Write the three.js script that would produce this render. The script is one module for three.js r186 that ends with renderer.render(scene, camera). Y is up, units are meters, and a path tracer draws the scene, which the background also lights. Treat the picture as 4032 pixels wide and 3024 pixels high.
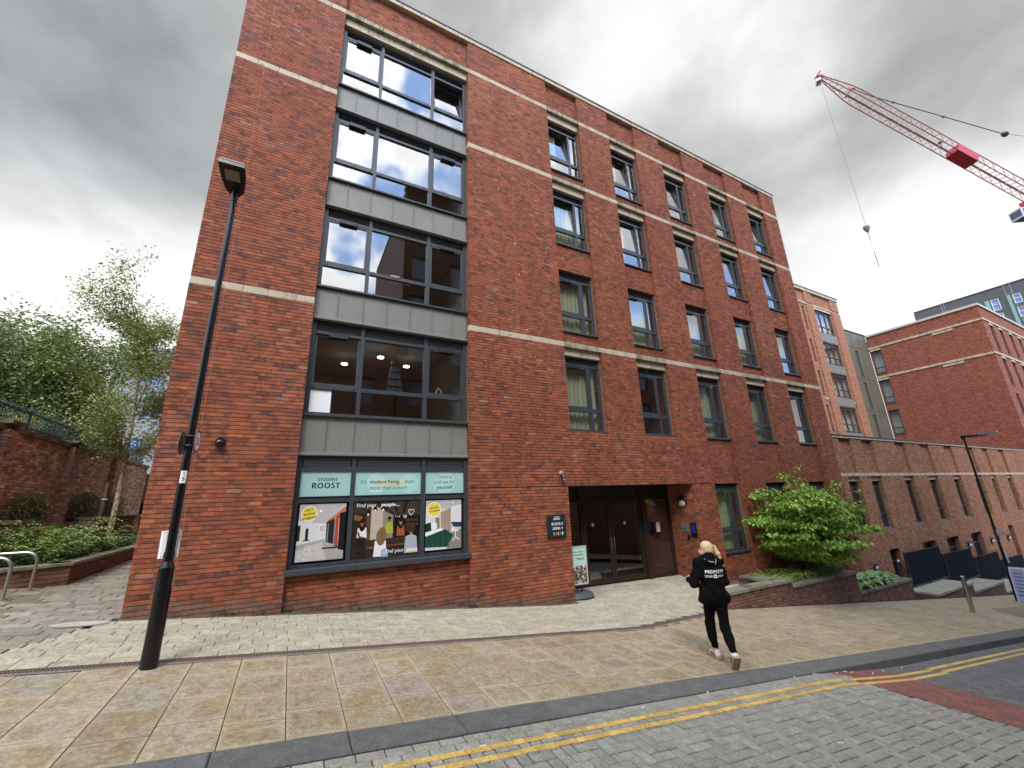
import * as THREE from 'three';
import { MarchingCubes } from 'three/addons/objects/MarchingCubes.js';

const scene = new THREE.Scene();
const renderer = new THREE.WebGLRenderer({ antialias: true });
renderer.setSize(1024, 768);
renderer.toneMapping = THREE.LinearToneMapping;
renderer.toneMappingExposure = 1.5;
renderer.shadowMap.enabled = true;

// ---------- camera: street level, wide lens, looking up and to the right along the facade ----------
const camera = new THREE.PerspectiveCamera(86.75, 1024 / 768, 0.05, 900);
camera.position.set(0, 1.75, 8.85);
camera.quaternion.setFromRotationMatrix(new THREE.Matrix4().makeBasis(
  new THREE.Vector3(0.88528637, -0.03397778, 0.46380336),
  new THREE.Vector3(-0.09795837, 0.96132577, 0.25740419),
  new THREE.Vector3(-0.45461215, -0.27330984, 0.84772019)));
const CAM = camera.position.clone();

// ---------- seeded random and noise ----------
function rnd(seed) { let a = seed | 0; return () => { a = (a + 0x6d2b79f5) | 0; let t = Math.imul(a ^ (a >>> 15), 1 | a); t = (t + Math.imul(t ^ (t >>> 7), 61 | t)) ^ t; return ((t ^ (t >>> 14)) >>> 0) / 4294967296; }; }
const R = rnd(7);
const rr = (a, b) => a + (b - a) * R();
const clamp = (x, a, b) => (x < a ? a : x > b ? b : x);
const mix = (a, b, t) => a + (b - a) * t;
const sst = (a, b, x) => { const t = clamp((x - a) / (b - a), 0, 1); return t * t * (3 - 2 * t); };
function hash3(x, y, z) { let h = Math.imul(x, 374761393) ^ Math.imul(y, 668265263) ^ Math.imul(z, 2147483647 - 1274126177); h = Math.imul(h ^ (h >>> 13), 1274126177); h ^= h >>> 16; return (h >>> 0) / 4294967296; }
function vn3(x, y, z) {
  const xi = Math.floor(x), yi = Math.floor(y), zi = Math.floor(z); let fx = x - xi, fy = y - yi, fz = z - zi;
  fx = fx * fx * (3 - 2 * fx); fy = fy * fy * (3 - 2 * fy); fz = fz * fz * (3 - 2 * fz);
  const a = mix(mix(hash3(xi, yi, zi), hash3(xi + 1, yi, zi), fx), mix(hash3(xi, yi + 1, zi), hash3(xi + 1, yi + 1, zi), fx), fy);
  const b = mix(mix(hash3(xi, yi, zi + 1), hash3(xi + 1, yi, zi + 1), fx), mix(hash3(xi, yi + 1, zi + 1), hash3(xi + 1, yi + 1, zi + 1), fx), fy);
  return mix(a, b, fz);
}
function fbm3(x, y, z, o) { let s = 0, a = 0.5, t = 0; for (let i = 0; i < o; i++) { s += a * vn3(x, y, z); t += a; a *= 0.5; x = x * 2.03 + 11.7; y = y * 2.03 + 5.3; z = z * 2.03 + 7.9; } return s / t; }
const s2l = (v) => { v /= 255; return v <= 0.04045 ? v / 12.92 : Math.pow((v + 0.055) / 1.055, 2.4); };
const rgb = (r, g, b) => [s2l(r), s2l(g), s2l(b)];

// ---------- sky: broken grey cloud with bright gaps, sunlit cloud and blue behind the camera ----------
const SUN = new THREE.Vector3(-0.34, 0.76, 0.55).normalize();
const clouds = '-0.40,0.65,-0.64,172 -0.30,0.70,-0.65,160 -0.19,0.75,-0.64,180 -0.39,0.57,-0.73,165 -0.28,0.62,-0.73,150 -0.19,0.64,-0.74,165 -0.41,0.47,-0.78,195 -0.33,0.51,-0.79,185 -0.23,0.54,-0.81,185 -0.38,0.43,-0.82,178 -0.28,0.46,-0.84,176 -0.41,0.37,-0.83,240 -0.36,0.37,-0.86,252 -0.28,0.40,-0.87,242 -0.40,0.30,-0.87,252 -0.30,0.30,-0.90,252 0.15,0.85,-0.50,185 0.27,0.85,-0.46,195 0.38,0.83,-0.41,236 0.33,0.81,-0.48,208 0.49,0.81,-0.34,226 0.49,0.77,-0.41,246 0.43,0.77,-0.47,226 0.58,0.75,-0.33,236 0.62,0.74,-0.26,236 0.70,0.67,-0.25,253 0.65,0.73,-0.21,216 0.72,0.68,-0.15,175 0.76,0.65,-0.09,168 0.80,0.60,-0.04,182 0.77,0.62,-0.15,163 0.83,0.55,-0.08,172 0.63,0.67,-0.39,192 0.59,0.66,-0.46,202 0.69,0.61,-0.39,176 0.73,0.61,-0.32,196 0.79,0.56,-0.25,176 0.83,0.53,-0.17,180 0.90,0.43,-0.10,238 0.81,0.51,-0.30,184 0.84,0.48,-0.25,216 0.90,0.39,-0.17,253 0.84,0.43,-0.34,218 0.90,0.36,-0.26,253 0.93,0.32,-0.17,253 0.87,0.37,-0.32,240 -0.41,0.40,-0.82,236 -0.38,0.39,-0.84,246 -0.33,0.40,-0.85,246 -0.28,0.42,-0.86,222 -0.23,0.42,-0.88,236 -0.20,0.38,-0.90,246 -0.24,0.34,-0.91,250 -0.41,0.34,-0.85,252 0.87,0.46,-0.17,246 0.88,0.42,-0.24,250 0.87,0.45,-0.20,240 0.88,0.48,-0.07,190 0.87,0.48,-0.11,205 0.87,0.42,-0.27,235 0.86,0.39,-0.33,232 0.93,0.35,-0.11,253 0.95,0.27,-0.14,253 0.91,0.30,-0.28,253'
  .split(' ').map((t) => { const v = t.split(',').map(Number); const l = Math.hypot(v[0], v[1], v[2]); return [v[0] / l, v[1] / l, v[2] / l, s2l(v[3]) * (v[3] > 238 ? 1.4 : 1.12) / 1.5]; });
function skyAt(x, y, z) {
  // gentle domain warp gives the cloud edges their shape
  const wx = (fbm3(x * 5 + 3, y * 7 + 1, z * 5, 3) - 0.5) * 0.12, wy = (fbm3(x * 5 - 9, y * 7 + 4, z * 5 + 8, 3) - 0.5) * 0.10, wz = (fbm3(x * 5, y * 7 - 6, z * 5 + 21, 3) - 0.5) * 0.12;
  let dx = x + wx, dy = y + wy, dz = z + wz; const dl = Math.hypot(dx, dy, dz); dx /= dl; dy /= dl; dz /= dl;
  let sw = 0, sv = 0;
  for (const c of clouds) { const d = dx * c[0] + dy * c[1] + dz * c[2]; if (d > 0.9) { const w = Math.exp((d - 1) * 210); sw += w; sv += w * c[3]; } }
  // the rest of the sky: the same broken cloud, brighter toward the veiled sun, with blue gaps
  const el = Math.max(y, 0.05);
  const gap = Math.exp((x * 0.17 + y * 0.68 + z * 0.713 - 1) * 120) * 0.085 + Math.exp((x * 0.42 + y * 0.74 + z * 0.525 - 1) * 200) * 0.08; // a break in the cloud that the bay glass mirrors
  const n = fbm3(x / (el + 0.25) * 2.6 + 4, 2.5, z / (el + 0.25) * 2.6 + 1, 5) + (fbm3(x * 13, y * 13 + 3, z * 13, 4) - 0.5) * 0.5 - gap;
  const sd = Math.max(0, x * SUN.x + y * SUN.y + z * SUN.z);
  const glow = 0.8 + 3.4 * Math.pow(sd, 2.6) * sst(-0.25, 0.35, z);
  const cl = sst(0.44, 0.58, n), dens = sst(0.52, 0.78, n);
  const back = sst(-0.15, 0.35, z);
  const cb = glow * mix(1.0, 0.62, dens), bl = 1.5 + 0.7 * sd;
  const k = mix(1, cl, back);
  let g = [mix(0.36 * bl, cb, k), mix(0.58 * bl, cb * 1.0, k), mix(1.05 * bl, cb * 1.01, k)];
  const w0 = 0.012, a = sw / (sw + w0), v = sw > 1e-9 ? sv / sw : 0;
  const det = 1 + ((fbm3(x * 8 + wx * 20, y * 17 + wy * 20, z * 8, 5) - 0.5) * 0.5 + (fbm3(x * 26, y * 44 + wx * 60, z * 26, 3) - 0.5) * 0.18) * (v > 0.62 ? 0.3 : 1);
  const t = clamp(v * 1.5, 0, 1), bq = sst(0.1, -0.3, x), c3 = [v * det * mix(mix(0.97, 0.93, bq), 1, t), v * det * mix(1.0, 1, t), v * det * mix(mix(0.98, 1.06, bq), 1, t)];
  return [mix(g[0], c3[0], a), mix(g[1], c3[1], a), mix(g[2], c3[2], a)];
}
{
  const W = 1536, H = 768, d = new Float32Array(W * H * 4);
  for (let j = 0; j < H; j++) {
    const e = ((j + 0.5) / H - 0.5) * Math.PI, y = Math.sin(e), c = Math.cos(e);
    for (let i = 0; i < W; i++) {
      const az = ((i + 0.5) / W - 0.5) * 2 * Math.PI, k = (j * W + i) * 4;
      const v = y > -0.04 ? skyAt(c * Math.cos(az), Math.max(y, 0.01), c * Math.sin(az)) : [0.16, 0.155, 0.145];
      d[k] = v[0]; d[k + 1] = v[1]; d[k + 2] = v[2]; d[k + 3] = 1;
    }
  }
  const t = new THREE.DataTexture(d, W, H, THREE.RGBAFormat, THREE.FloatType);
  t.mapping = THREE.EquirectangularReflectionMapping; t.magFilter = t.minFilter = THREE.LinearFilter; t.colorSpace = THREE.LinearSRGBColorSpace; t.needsUpdate = true;
  scene.background = t; scene.environment = t;
}
const sun = new THREE.DirectionalLight(0xfff4e4, 1.5);
sun.position.copy(SUN).multiplyScalar(120); sun.castShadow = true; sun.shadow.radius = 28;
sun.shadow.mapSize.set(4096, 4096);
Object.assign(sun.shadow.camera, { left: -60, right: 60, top: 60, bottom: -60, near: 1, far: 300 });
scene.add(sun); scene.add(sun.target);

// ================= helpers =================
const used = {};
function numbered(n) { used[n] = (used[n] ?? -1) + 1; return used[n] ? n + '_' + String(used[n]).padStart(3, '0') : n; }
function tag(o, label, category, group, kind) { if (label) o.userData.label = label; if (category) o.userData.category = category; if (group) o.userData.group = group; if (kind) o.userData.kind = kind; return o; }
function thing(name, label, category, group, pos) { const g = new THREE.Group(); g.name = numbered(name); tag(g, label, category, group); if (pos) g.position.set(...pos); scene.add(g); return g; }
function part(parent, name) { const g = new THREE.Group(); g.name = name; parent.add(g); return g; }
function structure(name, label, cat) { const g = new THREE.Group(); g.name = numbered(name); tag(g, label, cat, null, 'structure'); scene.add(g); return g; }
function put(parent, name, geo, mat) {
  const g = geo.build ? geo.build() : geo; const m = new THREE.Mesh(g, mat); m.name = parent === scene ? numbered(name) : name;
  m.castShadow = m.receiveShadow = true; parent.add(m); return m;
}
const V = (x, y, z) => new THREE.Vector3(x, y, z);
class Geo {
  constructor(warp) { this.p = []; this.n = []; this.u = []; this.c = []; this.i = []; this.col = [1, 1, 1]; this.warp = warp; this.uo = [0, 0]; this.m = null; }
  at(m) { this.m = m; return this; }
  tint(c) { this.col = c; return this; }
  v(x, y, z, nx, ny, nz, u, v) {
    if (this.m) { const e = this.m.elements, X = x, Y = y, Z = z; x = e[0] * X + e[4] * Y + e[8] * Z + e[12]; y = e[1] * X + e[5] * Y + e[9] * Z + e[13]; z = e[2] * X + e[6] * Y + e[10] * Z + e[14]; }
    if (this.warp) y += this.warp(x, z);
    this.p.push(x, y, z); this.u.push(u + this.uo[0], v + this.uo[1]); this.c.push(this.col[0], this.col[1], this.col[2]); return this.p.length / 3 - 1;
  }
  quad(a, b, c, d, uv) {
    const w = Math.hypot(b[0] - a[0], b[1] - a[1], b[2] - a[2]), h = Math.hypot(d[0] - a[0], d[1] - a[1], d[2] - a[2]); uv = uv || [0, 0, w, h];
    const k = this.v(a[0], a[1], a[2], 0, 0, 0, uv[0], uv[1]); this.v(b[0], b[1], b[2], 0, 0, 0, uv[2], uv[1]); this.v(c[0], c[1], c[2], 0, 0, 0, uv[2], uv[3]); this.v(d[0], d[1], d[2], 0, 0, 0, uv[0], uv[3]);
    this.i.push(k, k + 1, k + 2, k, k + 2, k + 3); return this;
  }
  tri(a, b, c) { const k = this.v(a[0], a[1], a[2], 0, 0, 0, a[0], a[1]); this.v(b[0], b[1], b[2], 0, 0, 0, b[0], b[1]); this.v(c[0], c[1], c[2], 0, 0, 0, c[0], c[1]); this.i.push(k, k + 1, k + 2); return this; }
  box(x0, x1, y0, y1, z0, z1, skip = '') {
    if (!skip.includes('f')) this.quad([x0, y0, z1], [x1, y0, z1], [x1, y1, z1], [x0, y1, z1]);
    if (!skip.includes('k')) this.quad([x1, y0, z0], [x0, y0, z0], [x0, y1, z0], [x1, y1, z0]);
    if (!skip.includes('r')) this.quad([x1, y0, z1], [x1, y0, z0], [x1, y1, z0], [x1, y1, z1]);
    if (!skip.includes('l')) this.quad([x0, y0, z0], [x0, y0, z1], [x0, y1, z1], [x0, y1, z0]);
    if (!skip.includes('t')) this.quad([x0, y1, z1], [x1, y1, z1], [x1, y1, z0], [x0, y1, z0]);
    if (!skip.includes('b')) this.quad([x0, y0, z0], [x1, y0, z0], [x1, y0, z1], [x0, y0, z1]);
    return this;
  }
  // box with chamfered front (z1) edges
  cbox(x0, x1, y0, y1, z0, z1, c = 0.006) {
    const a = [x0 + c, x1 - c, y0 + c, y1 - c], zc = z1 - c;
    this.quad([a[0], a[2], z1], [a[1], a[2], z1], [a[1], a[3], z1], [a[0], a[3], z1]);
    this.quad([x0, y0, zc], [x1, y0, zc], [a[1], a[2], z1], [a[0], a[2], z1]); this.quad([x1, y0, zc], [x1, y1, zc], [a[1], a[3], z1], [a[1], a[2], z1]);
    this.quad([x1, y1, zc], [x0, y1, zc], [a[0], a[3], z1], [a[1], a[3], z1]); this.quad([x0, y1, zc], [x0, y0, zc], [a[0], a[2], z1], [a[0], a[3], z1]);
    return this.box(x0, x1, y0, y1, z0, zc, 'f');
  }
  // paving piece: top with a small chamfer, sides, no bottom
  slab(x0, x1, z0, z1, top, th, c, uv) {
    const X0 = x0 + c, X1 = x1 - c, Z0 = z0 + c, Z1 = z1 - c, m = top - c, b = top - th;
    this.quad([X0, top, Z1], [X1, top, Z1], [X1, top, Z0], [X0, top, Z0], uv);
    const s = (p, q, P, Q) => this.quad([p[0], m, p[1]], [q[0], m, q[1]], [Q[0], top, Q[1]], [P[0], top, P[1]], uv && [uv[0], uv[1], uv[0] + 0.02, uv[1] + 0.02]).quad([p[0], b, p[1]], [q[0], b, q[1]], [q[0], m, q[1]], [p[0], m, p[1]], uv && [uv[0], uv[1], uv[0] + 0.02, uv[1] + 0.02]);
    s([x0, z1], [x1, z1], [X0, Z1], [X1, Z1]); s([x1, z1], [x1, z0], [X1, Z1], [X1, Z0]); s([x1, z0], [x0, z0], [X1, Z0], [X0, Z0]); s([x0, z0], [x0, z1], [X0, Z0], [X0, Z1]);
    return this;
  }
  add(g, m) {
    const P = g.attributes.position, U = g.attributes.uv, k = this.p.length / 3, o = this.m; this.m = m || null;
    for (let j = 0; j < P.count; j++) this.v(P.getX(j), P.getY(j), P.getZ(j), 0, 0, 0, U ? U.getX(j) : 0, U ? U.getY(j) : 0);
    if (g.index) for (let j = 0; j < g.index.count; j++) this.i.push(k + g.index.getX(j)); else for (let j = 0; j < P.count; j++) this.i.push(k + j);
    this.m = o; this.smooth = true; return this;
  }
  tube(pts, rad, seg = 8, caps = true) {
    const n = pts.length; let prev = null; const rings = []; this.smooth = true;
    for (let j = 0; j < n; j++) {
      const a = pts[Math.max(0, j - 1)], b = pts[Math.min(n - 1, j + 1)]; const t = V(b[0] - a[0], b[1] - a[1], b[2] - a[2]).normalize();
      let s = prev ? prev.clone().addScaledVector(t, -prev.dot(t)) : Math.abs(t.y) < 0.9 ? V(0, 1, 0).cross(t) : V(1, 0, 0).cross(t); s.normalize(); prev = s; const w = t.clone().cross(s);
      const r = typeof rad === 'number' ? rad : rad[j], ring = [];
      for (let k = 0; k <= seg; k++) { const q = k / seg * 2 * Math.PI, c = Math.cos(q) * r, d = Math.sin(q) * r; ring.push(this.v(pts[j][0] + s.x * c + w.x * d, pts[j][1] + s.y * c + w.y * d, pts[j][2] + s.z * c + w.z * d, 0, 0, 0, k / seg, j / n * 4)); }
      rings.push(ring);
    }
    for (let j = 0; j < n - 1; j++) for (let k = 0; k < seg; k++) { const a = rings[j][k], b = rings[j][k + 1], c = rings[j + 1][k + 1], d = rings[j + 1][k]; this.i.push(a, b, c, a, c, d); }
    if (caps) for (const [j, s] of [[0, -1], [n - 1, 1]]) { const o = this.v(...pts[j], 0, 0, 0, 0.5, 0.5), r0 = rings[j].map((q) => { const w = this.warp, m = this.m; this.warp = null; this.m = null; const k = this.v(this.p[q * 3], this.p[q * 3 + 1], this.p[q * 3 + 2], 0, 0, 0, 0, 0); this.warp = w; this.m = m; return k; }); for (let k = 0; k < seg; k++) s > 0 ? this.i.push(o, r0[k], r0[k + 1]) : this.i.push(o, r0[k + 1], r0[k]); }
    return this;
  }
  bar(a, b, w, h) { // rectangular bar from a to b
    const d = V(b[0] - a[0], b[1] - a[1], b[2] - a[2]), L = d.length(); d.normalize(); const up = Math.abs(d.y) > 0.95 ? V(1, 0, 0) : V(0, 1, 0), s = up.clone().cross(d).normalize(), u = d.clone().cross(s);
    const o = this.m; this.m = new THREE.Matrix4().makeBasis(s, u, d).setPosition(...a); this.box(-w / 2, w / 2, -h / 2, h / 2, 0, L); this.m = o; return this;
  }
  build() {
    const g = new THREE.BufferGeometry();
    g.setAttribute('position', new THREE.Float32BufferAttribute(this.p, 3)); g.setAttribute('uv', new THREE.Float32BufferAttribute(this.u, 2)); g.setAttribute('color', new THREE.Float32BufferAttribute(this.c, 3));
    g.setIndex(this.i); g.computeVertexNormals(); return g;
  }
}
const M4 = (x, y, z, ry = 0, rx = 0, rz = 0, s = 1) => new THREE.Matrix4().compose(V(x, y, z), new THREE.Quaternion().setFromEuler(new THREE.Euler(rx, ry, rz, 'YXZ')), Array.isArray(s) ? V(...s) : V(s, s, s));

// ---------- tileable texture noise ----------
function tn(x, y, p, seed) { const xi = Math.floor(x), yi = Math.floor(y); let fx = x - xi, fy = y - yi; fx = fx * fx * (3 - 2 * fx); fy = fy * fy * (3 - 2 * fy); const h = (a, b) => hash3(((a % p) + p) % p, ((b % p) + p) % p, seed); return mix(mix(h(xi, yi), h(xi + 1, yi), fx), mix(h(xi, yi + 1), h(xi + 1, yi + 1), fx), fy); }
function tf(u, v, p, o, seed) { let s = 0, a = 0.5, t = 0; for (let i = 0; i < o; i++) { s += a * tn(u * p, v * p, p, seed + i * 17); t += a; a *= 0.55; p *= 2; } return s / t; }
function tex(N, fn, size, data) {
  const d = new Uint8Array(N * N * 4);
  for (let j = 0; j < N; j++) for (let i = 0; i < N; i++) { const c = fn((i + 0.5) / N, (j + 0.5) / N), k = (j * N + i) * 4; if (typeof c === 'number') d[k] = d[k + 1] = d[k + 2] = clamp(c, 0, 1) * 255; else { d[k] = clamp(c[0], 0, 1) * 255; d[k + 1] = clamp(c[1], 0, 1) * 255; d[k + 2] = clamp(c[2], 0, 1) * 255; } d[k + 3] = 255; }
  const t = new THREE.DataTexture(d, N, N, THREE.RGBAFormat); t.wrapS = t.wrapT = THREE.RepeatWrapping; t.magFilter = THREE.LinearFilter; t.minFilter = THREE.LinearMipmapLinearFilter; t.generateMipmaps = true;
  if (!data) t.colorSpace = THREE.SRGBColorSpace; t.repeat.set(1 / size, 1 / size); t.needsUpdate = true; return t;
}
function canvasTex(w, h, draw) { const c = document.createElement('canvas'); c.width = w; c.height = h; const g = c.getContext('2d'); draw(g, w, h); const t = new THREE.CanvasTexture(c); t.colorSpace = THREE.SRGBColorSpace; t.anisotropy = 4; return t; }
const std = (o) => { const m = new THREE.MeshStandardMaterial({ roughness: 0.8, metalness: 0, ...o }); return m; };
const plain = (r, g, b, rough = 0.7, o = {}) => std({ color: new THREE.Color().setRGB(...rgb(r, g, b)), roughness: rough, ...o });

const T = {};
T.brick = tex(512, (u, v) => { const a = tf(u, v, 8, 4, 3), b = tf(u, v, 64, 3, 9), d = sst(0.52, 0.66, tf(u, v, 7, 4, 21)); const l = 0.9 + (a - 0.5) * 0.2 + (b - 0.5) * 0.24 - d * 0.17; return [l * (1 - 0.03 * d), l, l * (1 + 0.06 * d)]; }, 1.1);
T.brickB = tex(256, (u, v) => tf(u, v, 32, 4, 5), 0.6, true);
T.slab = tex(1024, (u, v) => { // sixteen weathered flagstone faces
  const cu = (u * 4) % 1, cv = (v * 4) % 1, id = Math.floor(u * 4) + Math.floor(v * 4) * 4;
  const a = tf(u, v, 12, 4, 31), b = tf(u, v, 96, 3, 37), c = tf(u, v, 40, 3, 41); const ex = Math.min(cu, 1 - cu, cv, 1 - cv) + (c - 0.5) * 0.16; const edge = 1 - sst(0.0, 0.13, ex);
  const br = sst(0.38, 0.66, a) * (0.55 + 0.45 * hash3(id, 3, 5)); const sp = tf(u, v, 160, 1, 43), l = 0.82 + (b - 0.5) * 0.3 + (c - 0.5) * 0.2 + (sp > 0.93 ? 0.14 : sp < 0.06 ? -0.16 : 0);
  const pale = edge * (0.35 + 0.65 * hash3(id, 9, 1));
  return [l * mix(mix(0.98, 0.92, br), 1.12, pale), l * mix(mix(0.97, 0.87, br), 1.11, pale), l * mix(mix(0.96, 0.78, br), 1.09, pale)];
}, 1);
T.pale = tex(512, (u, v) => { const a = tf(u, v, 6, 4, 51), b = tf(u, v, 80, 3, 57), c = tf(u * 1, v, 24, 3, 59), sp = tf(u, v, 128, 2, 63) > 0.74 ? -0.16 : 0; const l = 0.84 + (a - 0.5) * 0.2 + (b - 0.5) * 0.26 + (c - 0.5) * 0.16 + sp; return [l, l * 0.985, l * 0.95]; }, 1.3);
T.granite = tex(512, (u, v) => { const a = tf(u, v, 128, 3, 71), b = tf(u, v, 10, 4, 73), s = tf(u, v, 40, 3, 77); const l = 0.84 + (a - 0.5) * 0.34 + (b - 0.5) * 0.22 + (s - 0.5) * 0.14; return [l, l * 0.995, l * 0.955]; }, 0.9);
T.asph = tex(512, (u, v) => { const a = tf(u, v, 128, 2, 81), b = tf(u, v, 7, 4, 83); const l = 0.78 + (a - 0.5) * 0.8 + (b - 0.5) * 0.3; return [l, l, l]; }, 1.1);
T.granB = tex(256, (u, v) => tf(u, v, 64, 3, 91), 0.5, true);
T.stone = tex(512, (u, v) => { const a = tf(u, v, 5, 4, 101), b = tf(u, v, 64, 3, 103), st = sst(0.6, 0.75, tf(u * 1, v, 9, 4, 107)); const l = 0.9 + (a - 0.5) * 0.14 + (b - 0.5) * 0.14 - st * 0.16; return [l, l * 0.99, l * 0.96]; }, 1.7);
T.stained = tex(512, (u, v) => { const st = tf(u * 1, v * 0.12 + 0.3, 24, 4, 111), a = tf(u, v, 8, 4, 113), b = tf(u, v, 64, 3, 117); const s = sst(0.42, 0.62, st) * sst(0.3, 0.6, a); const l = 0.86 + (b - 0.5) * 0.16 - s * 0.26; return [l, l * 0.985, l * 0.95]; }, 1.9);
T.zinc = tex(512, (u, v) => { const a = tf(u, v, 3, 4, 121), b = tf(u, v * 0.25, 48, 3, 123), c = tf(u, v, 10, 4, 127); const l = 0.9 + (a - 0.5) * 0.08 + (b - 0.5) * 0.06 + (c - 0.5) * 0.05; return [l, l, l * 0.98]; }, 2.3);
T.bark = tex(256, (u, v) => { const a = tf(u, v, 8, 4, 131), b = tf(u, v, 24, 3, 133); const l = 0.7 + (a - 0.5) * 0.7 + (b - 0.5) * 0.5; return [l, l * 0.97, l * 0.92]; }, 1);
T.birch = tex(256, (u, v) => { const a = tf(u, v, 8, 4, 141), h = tf(u * 0.5, v, 32, 3, 143); const l = h > 0.62 ? 0.35 : 0.9 + (a - 0.5) * 0.3; return [l, l * 0.97, l * 0.9]; }, 1);
T.oldbrick = tex(512, (u, v) => { const a = tf(u, v, 5, 4, 151), w = sst(0.56, 0.72, tf(u, v * 0.35, 10, 4, 153)), b = tf(u, v, 64, 3, 157); const l = 0.84 + (a - 0.5) * 0.4 + (b - 0.5) * 0.3; return [l + w * 0.3, l + w * 0.33, l + w * 0.33]; }, 4.2);
T.dirt = tex(256, (u, v) => { const a = tf(u, v, 24, 4, 161); const l = 0.6 + (a - 0.5) * 0.9; return [l, l * 0.95, l * 0.88]; }, 0.7);
T.leaf = tex(128, (u, v) => { const a = tf(u, v, 6, 3, 171); const l = 0.8 + (a - 0.5) * 0.5; return [l, l, l]; }, 1);

const vc = (o) => std({ vertexColors: true, ...o });
const M = {
  brick: vc({ map: T.brick, bumpMap: T.brickB, bumpScale: 0.002, roughness: 0.86 }),
  mortar: plain(150, 118, 92, 0.95, { map: T.pale }),
  slab: vc({ map: T.slab, bumpMap: T.granB, bumpScale: 0.002, roughness: 0.85 }),
  pale: vc({ map: T.pale, bumpMap: T.granB, bumpScale: 0.002, roughness: 0.85 }),
  sett: vc({ map: T.granite, bumpMap: T.granB, bumpScale: 0.002, roughness: 0.9 }),
  joint: plain(112, 104, 88, 0.95, { map: T.dirt }),
  jointDark: plain(62, 58, 52, 0.95, { map: T.dirt }),
  jointPale: plain(138, 130, 114, 0.95, { map: T.dirt }),
  asph: plain(124, 124, 123, 0.9, { map: T.asph, bumpMap: T.granB, bumpScale: 0.003 }),
  redtar: plain(160, 104, 94, 0.9, { map: T.asph, bumpMap: T.granB, bumpScale: 0.003 }),
  yellow: vc({ map: T.pale, roughness: 0.7 }),
  stone: plain(205, 192, 168, 0.8, { map: T.stone }),
  stained: plain(186, 176, 152, 0.85, { map: T.stained }),
  coping: plain(150, 147, 132, 0.85, { map: T.stained }),
  frame: plain(58, 63, 66, 0.42),
  dark: plain(30, 32, 34, 0.5),
  zinc: plain(140, 139, 133, 0.55, { map: T.zinc, metalness: 0.1 }),
  black: plain(16, 16, 17, 0.28),
  iron: plain(112, 92, 80, 0.7),
  steel: plain(176, 176, 172, 0.22, { metalness: 0.95 }),
  white: plain(232, 232, 228, 0.6),
  glass: new THREE.MeshPhysicalMaterial({ color: new THREE.Color(0.93, 0.96, 0.95), roughness: 0.0, transmission: 1, thickness: 0, ior: 2.7 }),
  frost: new THREE.MeshPhysicalMaterial({ color: new THREE.Color(0.62, 0.66, 0.64), roughness: 0.05, ior: 2.1 }),
  bronze: plain(62, 54, 44, 0.4, { metalness: 0.5 }),
  plaster: plain(186, 182, 170, 0.9),
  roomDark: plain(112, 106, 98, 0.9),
  curtain: new THREE.MeshPhysicalMaterial({ color: new THREE.Color().setRGB(...rgb(176, 182, 150)), roughness: 0.95, transmission: 0.2, thickness: 0, side: THREE.DoubleSide }),
};

// ---------- ground height ----------
function gy(x, z) { const xe = x < -8 ? -8 + (x + 8) * 0.25 : x > 44 ? 44 + (x - 44) * 0.2 : x; return 0.002 - 0.108 * xe - 0.02 * clamp(z, -14, 12); }
const drainZ = (x) => (x < 6.3 ? 2.06 : 2.06 - 0.25 * (x - 6.3));
function foreY(x, z) { // height in metres of the forecourt surface: it ramps from the street slope up to the level door sill (geometry only, no colour)
  const slopeY = gy(x, z); if (x < 4.8) return slopeY;
  const edgeX = Math.min(x, 9.7), edgeZ = drainZ(edgeX), edgeY = gy(edgeX, edgeZ), sillY = -0.60 - 0.016 * (x - 7);
  const rampY = edgeY + (sillY - edgeY) * clamp((edgeZ - z) / (edgeZ + 1.05), 0, 1);
  return slopeY + (rampY - slopeY) * sst(4.8, 7.2, x);
}
const dist = (x, y, z) => Math.hypot(x - CAM.x, y - CAM.y, z - CAM.z);
// a surface of separate pieces: the nearest 300 are meshes of their own, the rest one mesh
function pieces(parent, name, cells, mat, warp, limit = 300) {
  cells.forEach((c) => { c.d = dist((c.x0 + c.x1) / 2, warp((c.x0 + c.x1) / 2, (c.z0 + c.z1) / 2), (c.z0 + c.z1) / 2); });
  cells.sort((a, b) => a.d - b.d);
  const rest = new Geo(warp);
  cells.forEach((c, i) => {
    const g = i < limit ? new Geo(warp) : rest; g.tint(c.col); if (!c.uv) g.uo = c.uo || [0, 0];
    if (c.skew) g.at(c.skew);
    g.slab(c.x0, c.x1, c.z0, c.z1, c.h || 0, c.th || 0.05, c.ch || 0.004, c.uv); g.uo = [0, 0];
    if (i < limit) put(parent, name, g, mat);
  });
  if (cells.length > limit) tag(put(parent, name + 's_beyond', rest, mat), null, null, null, 'stuff');
}

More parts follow.
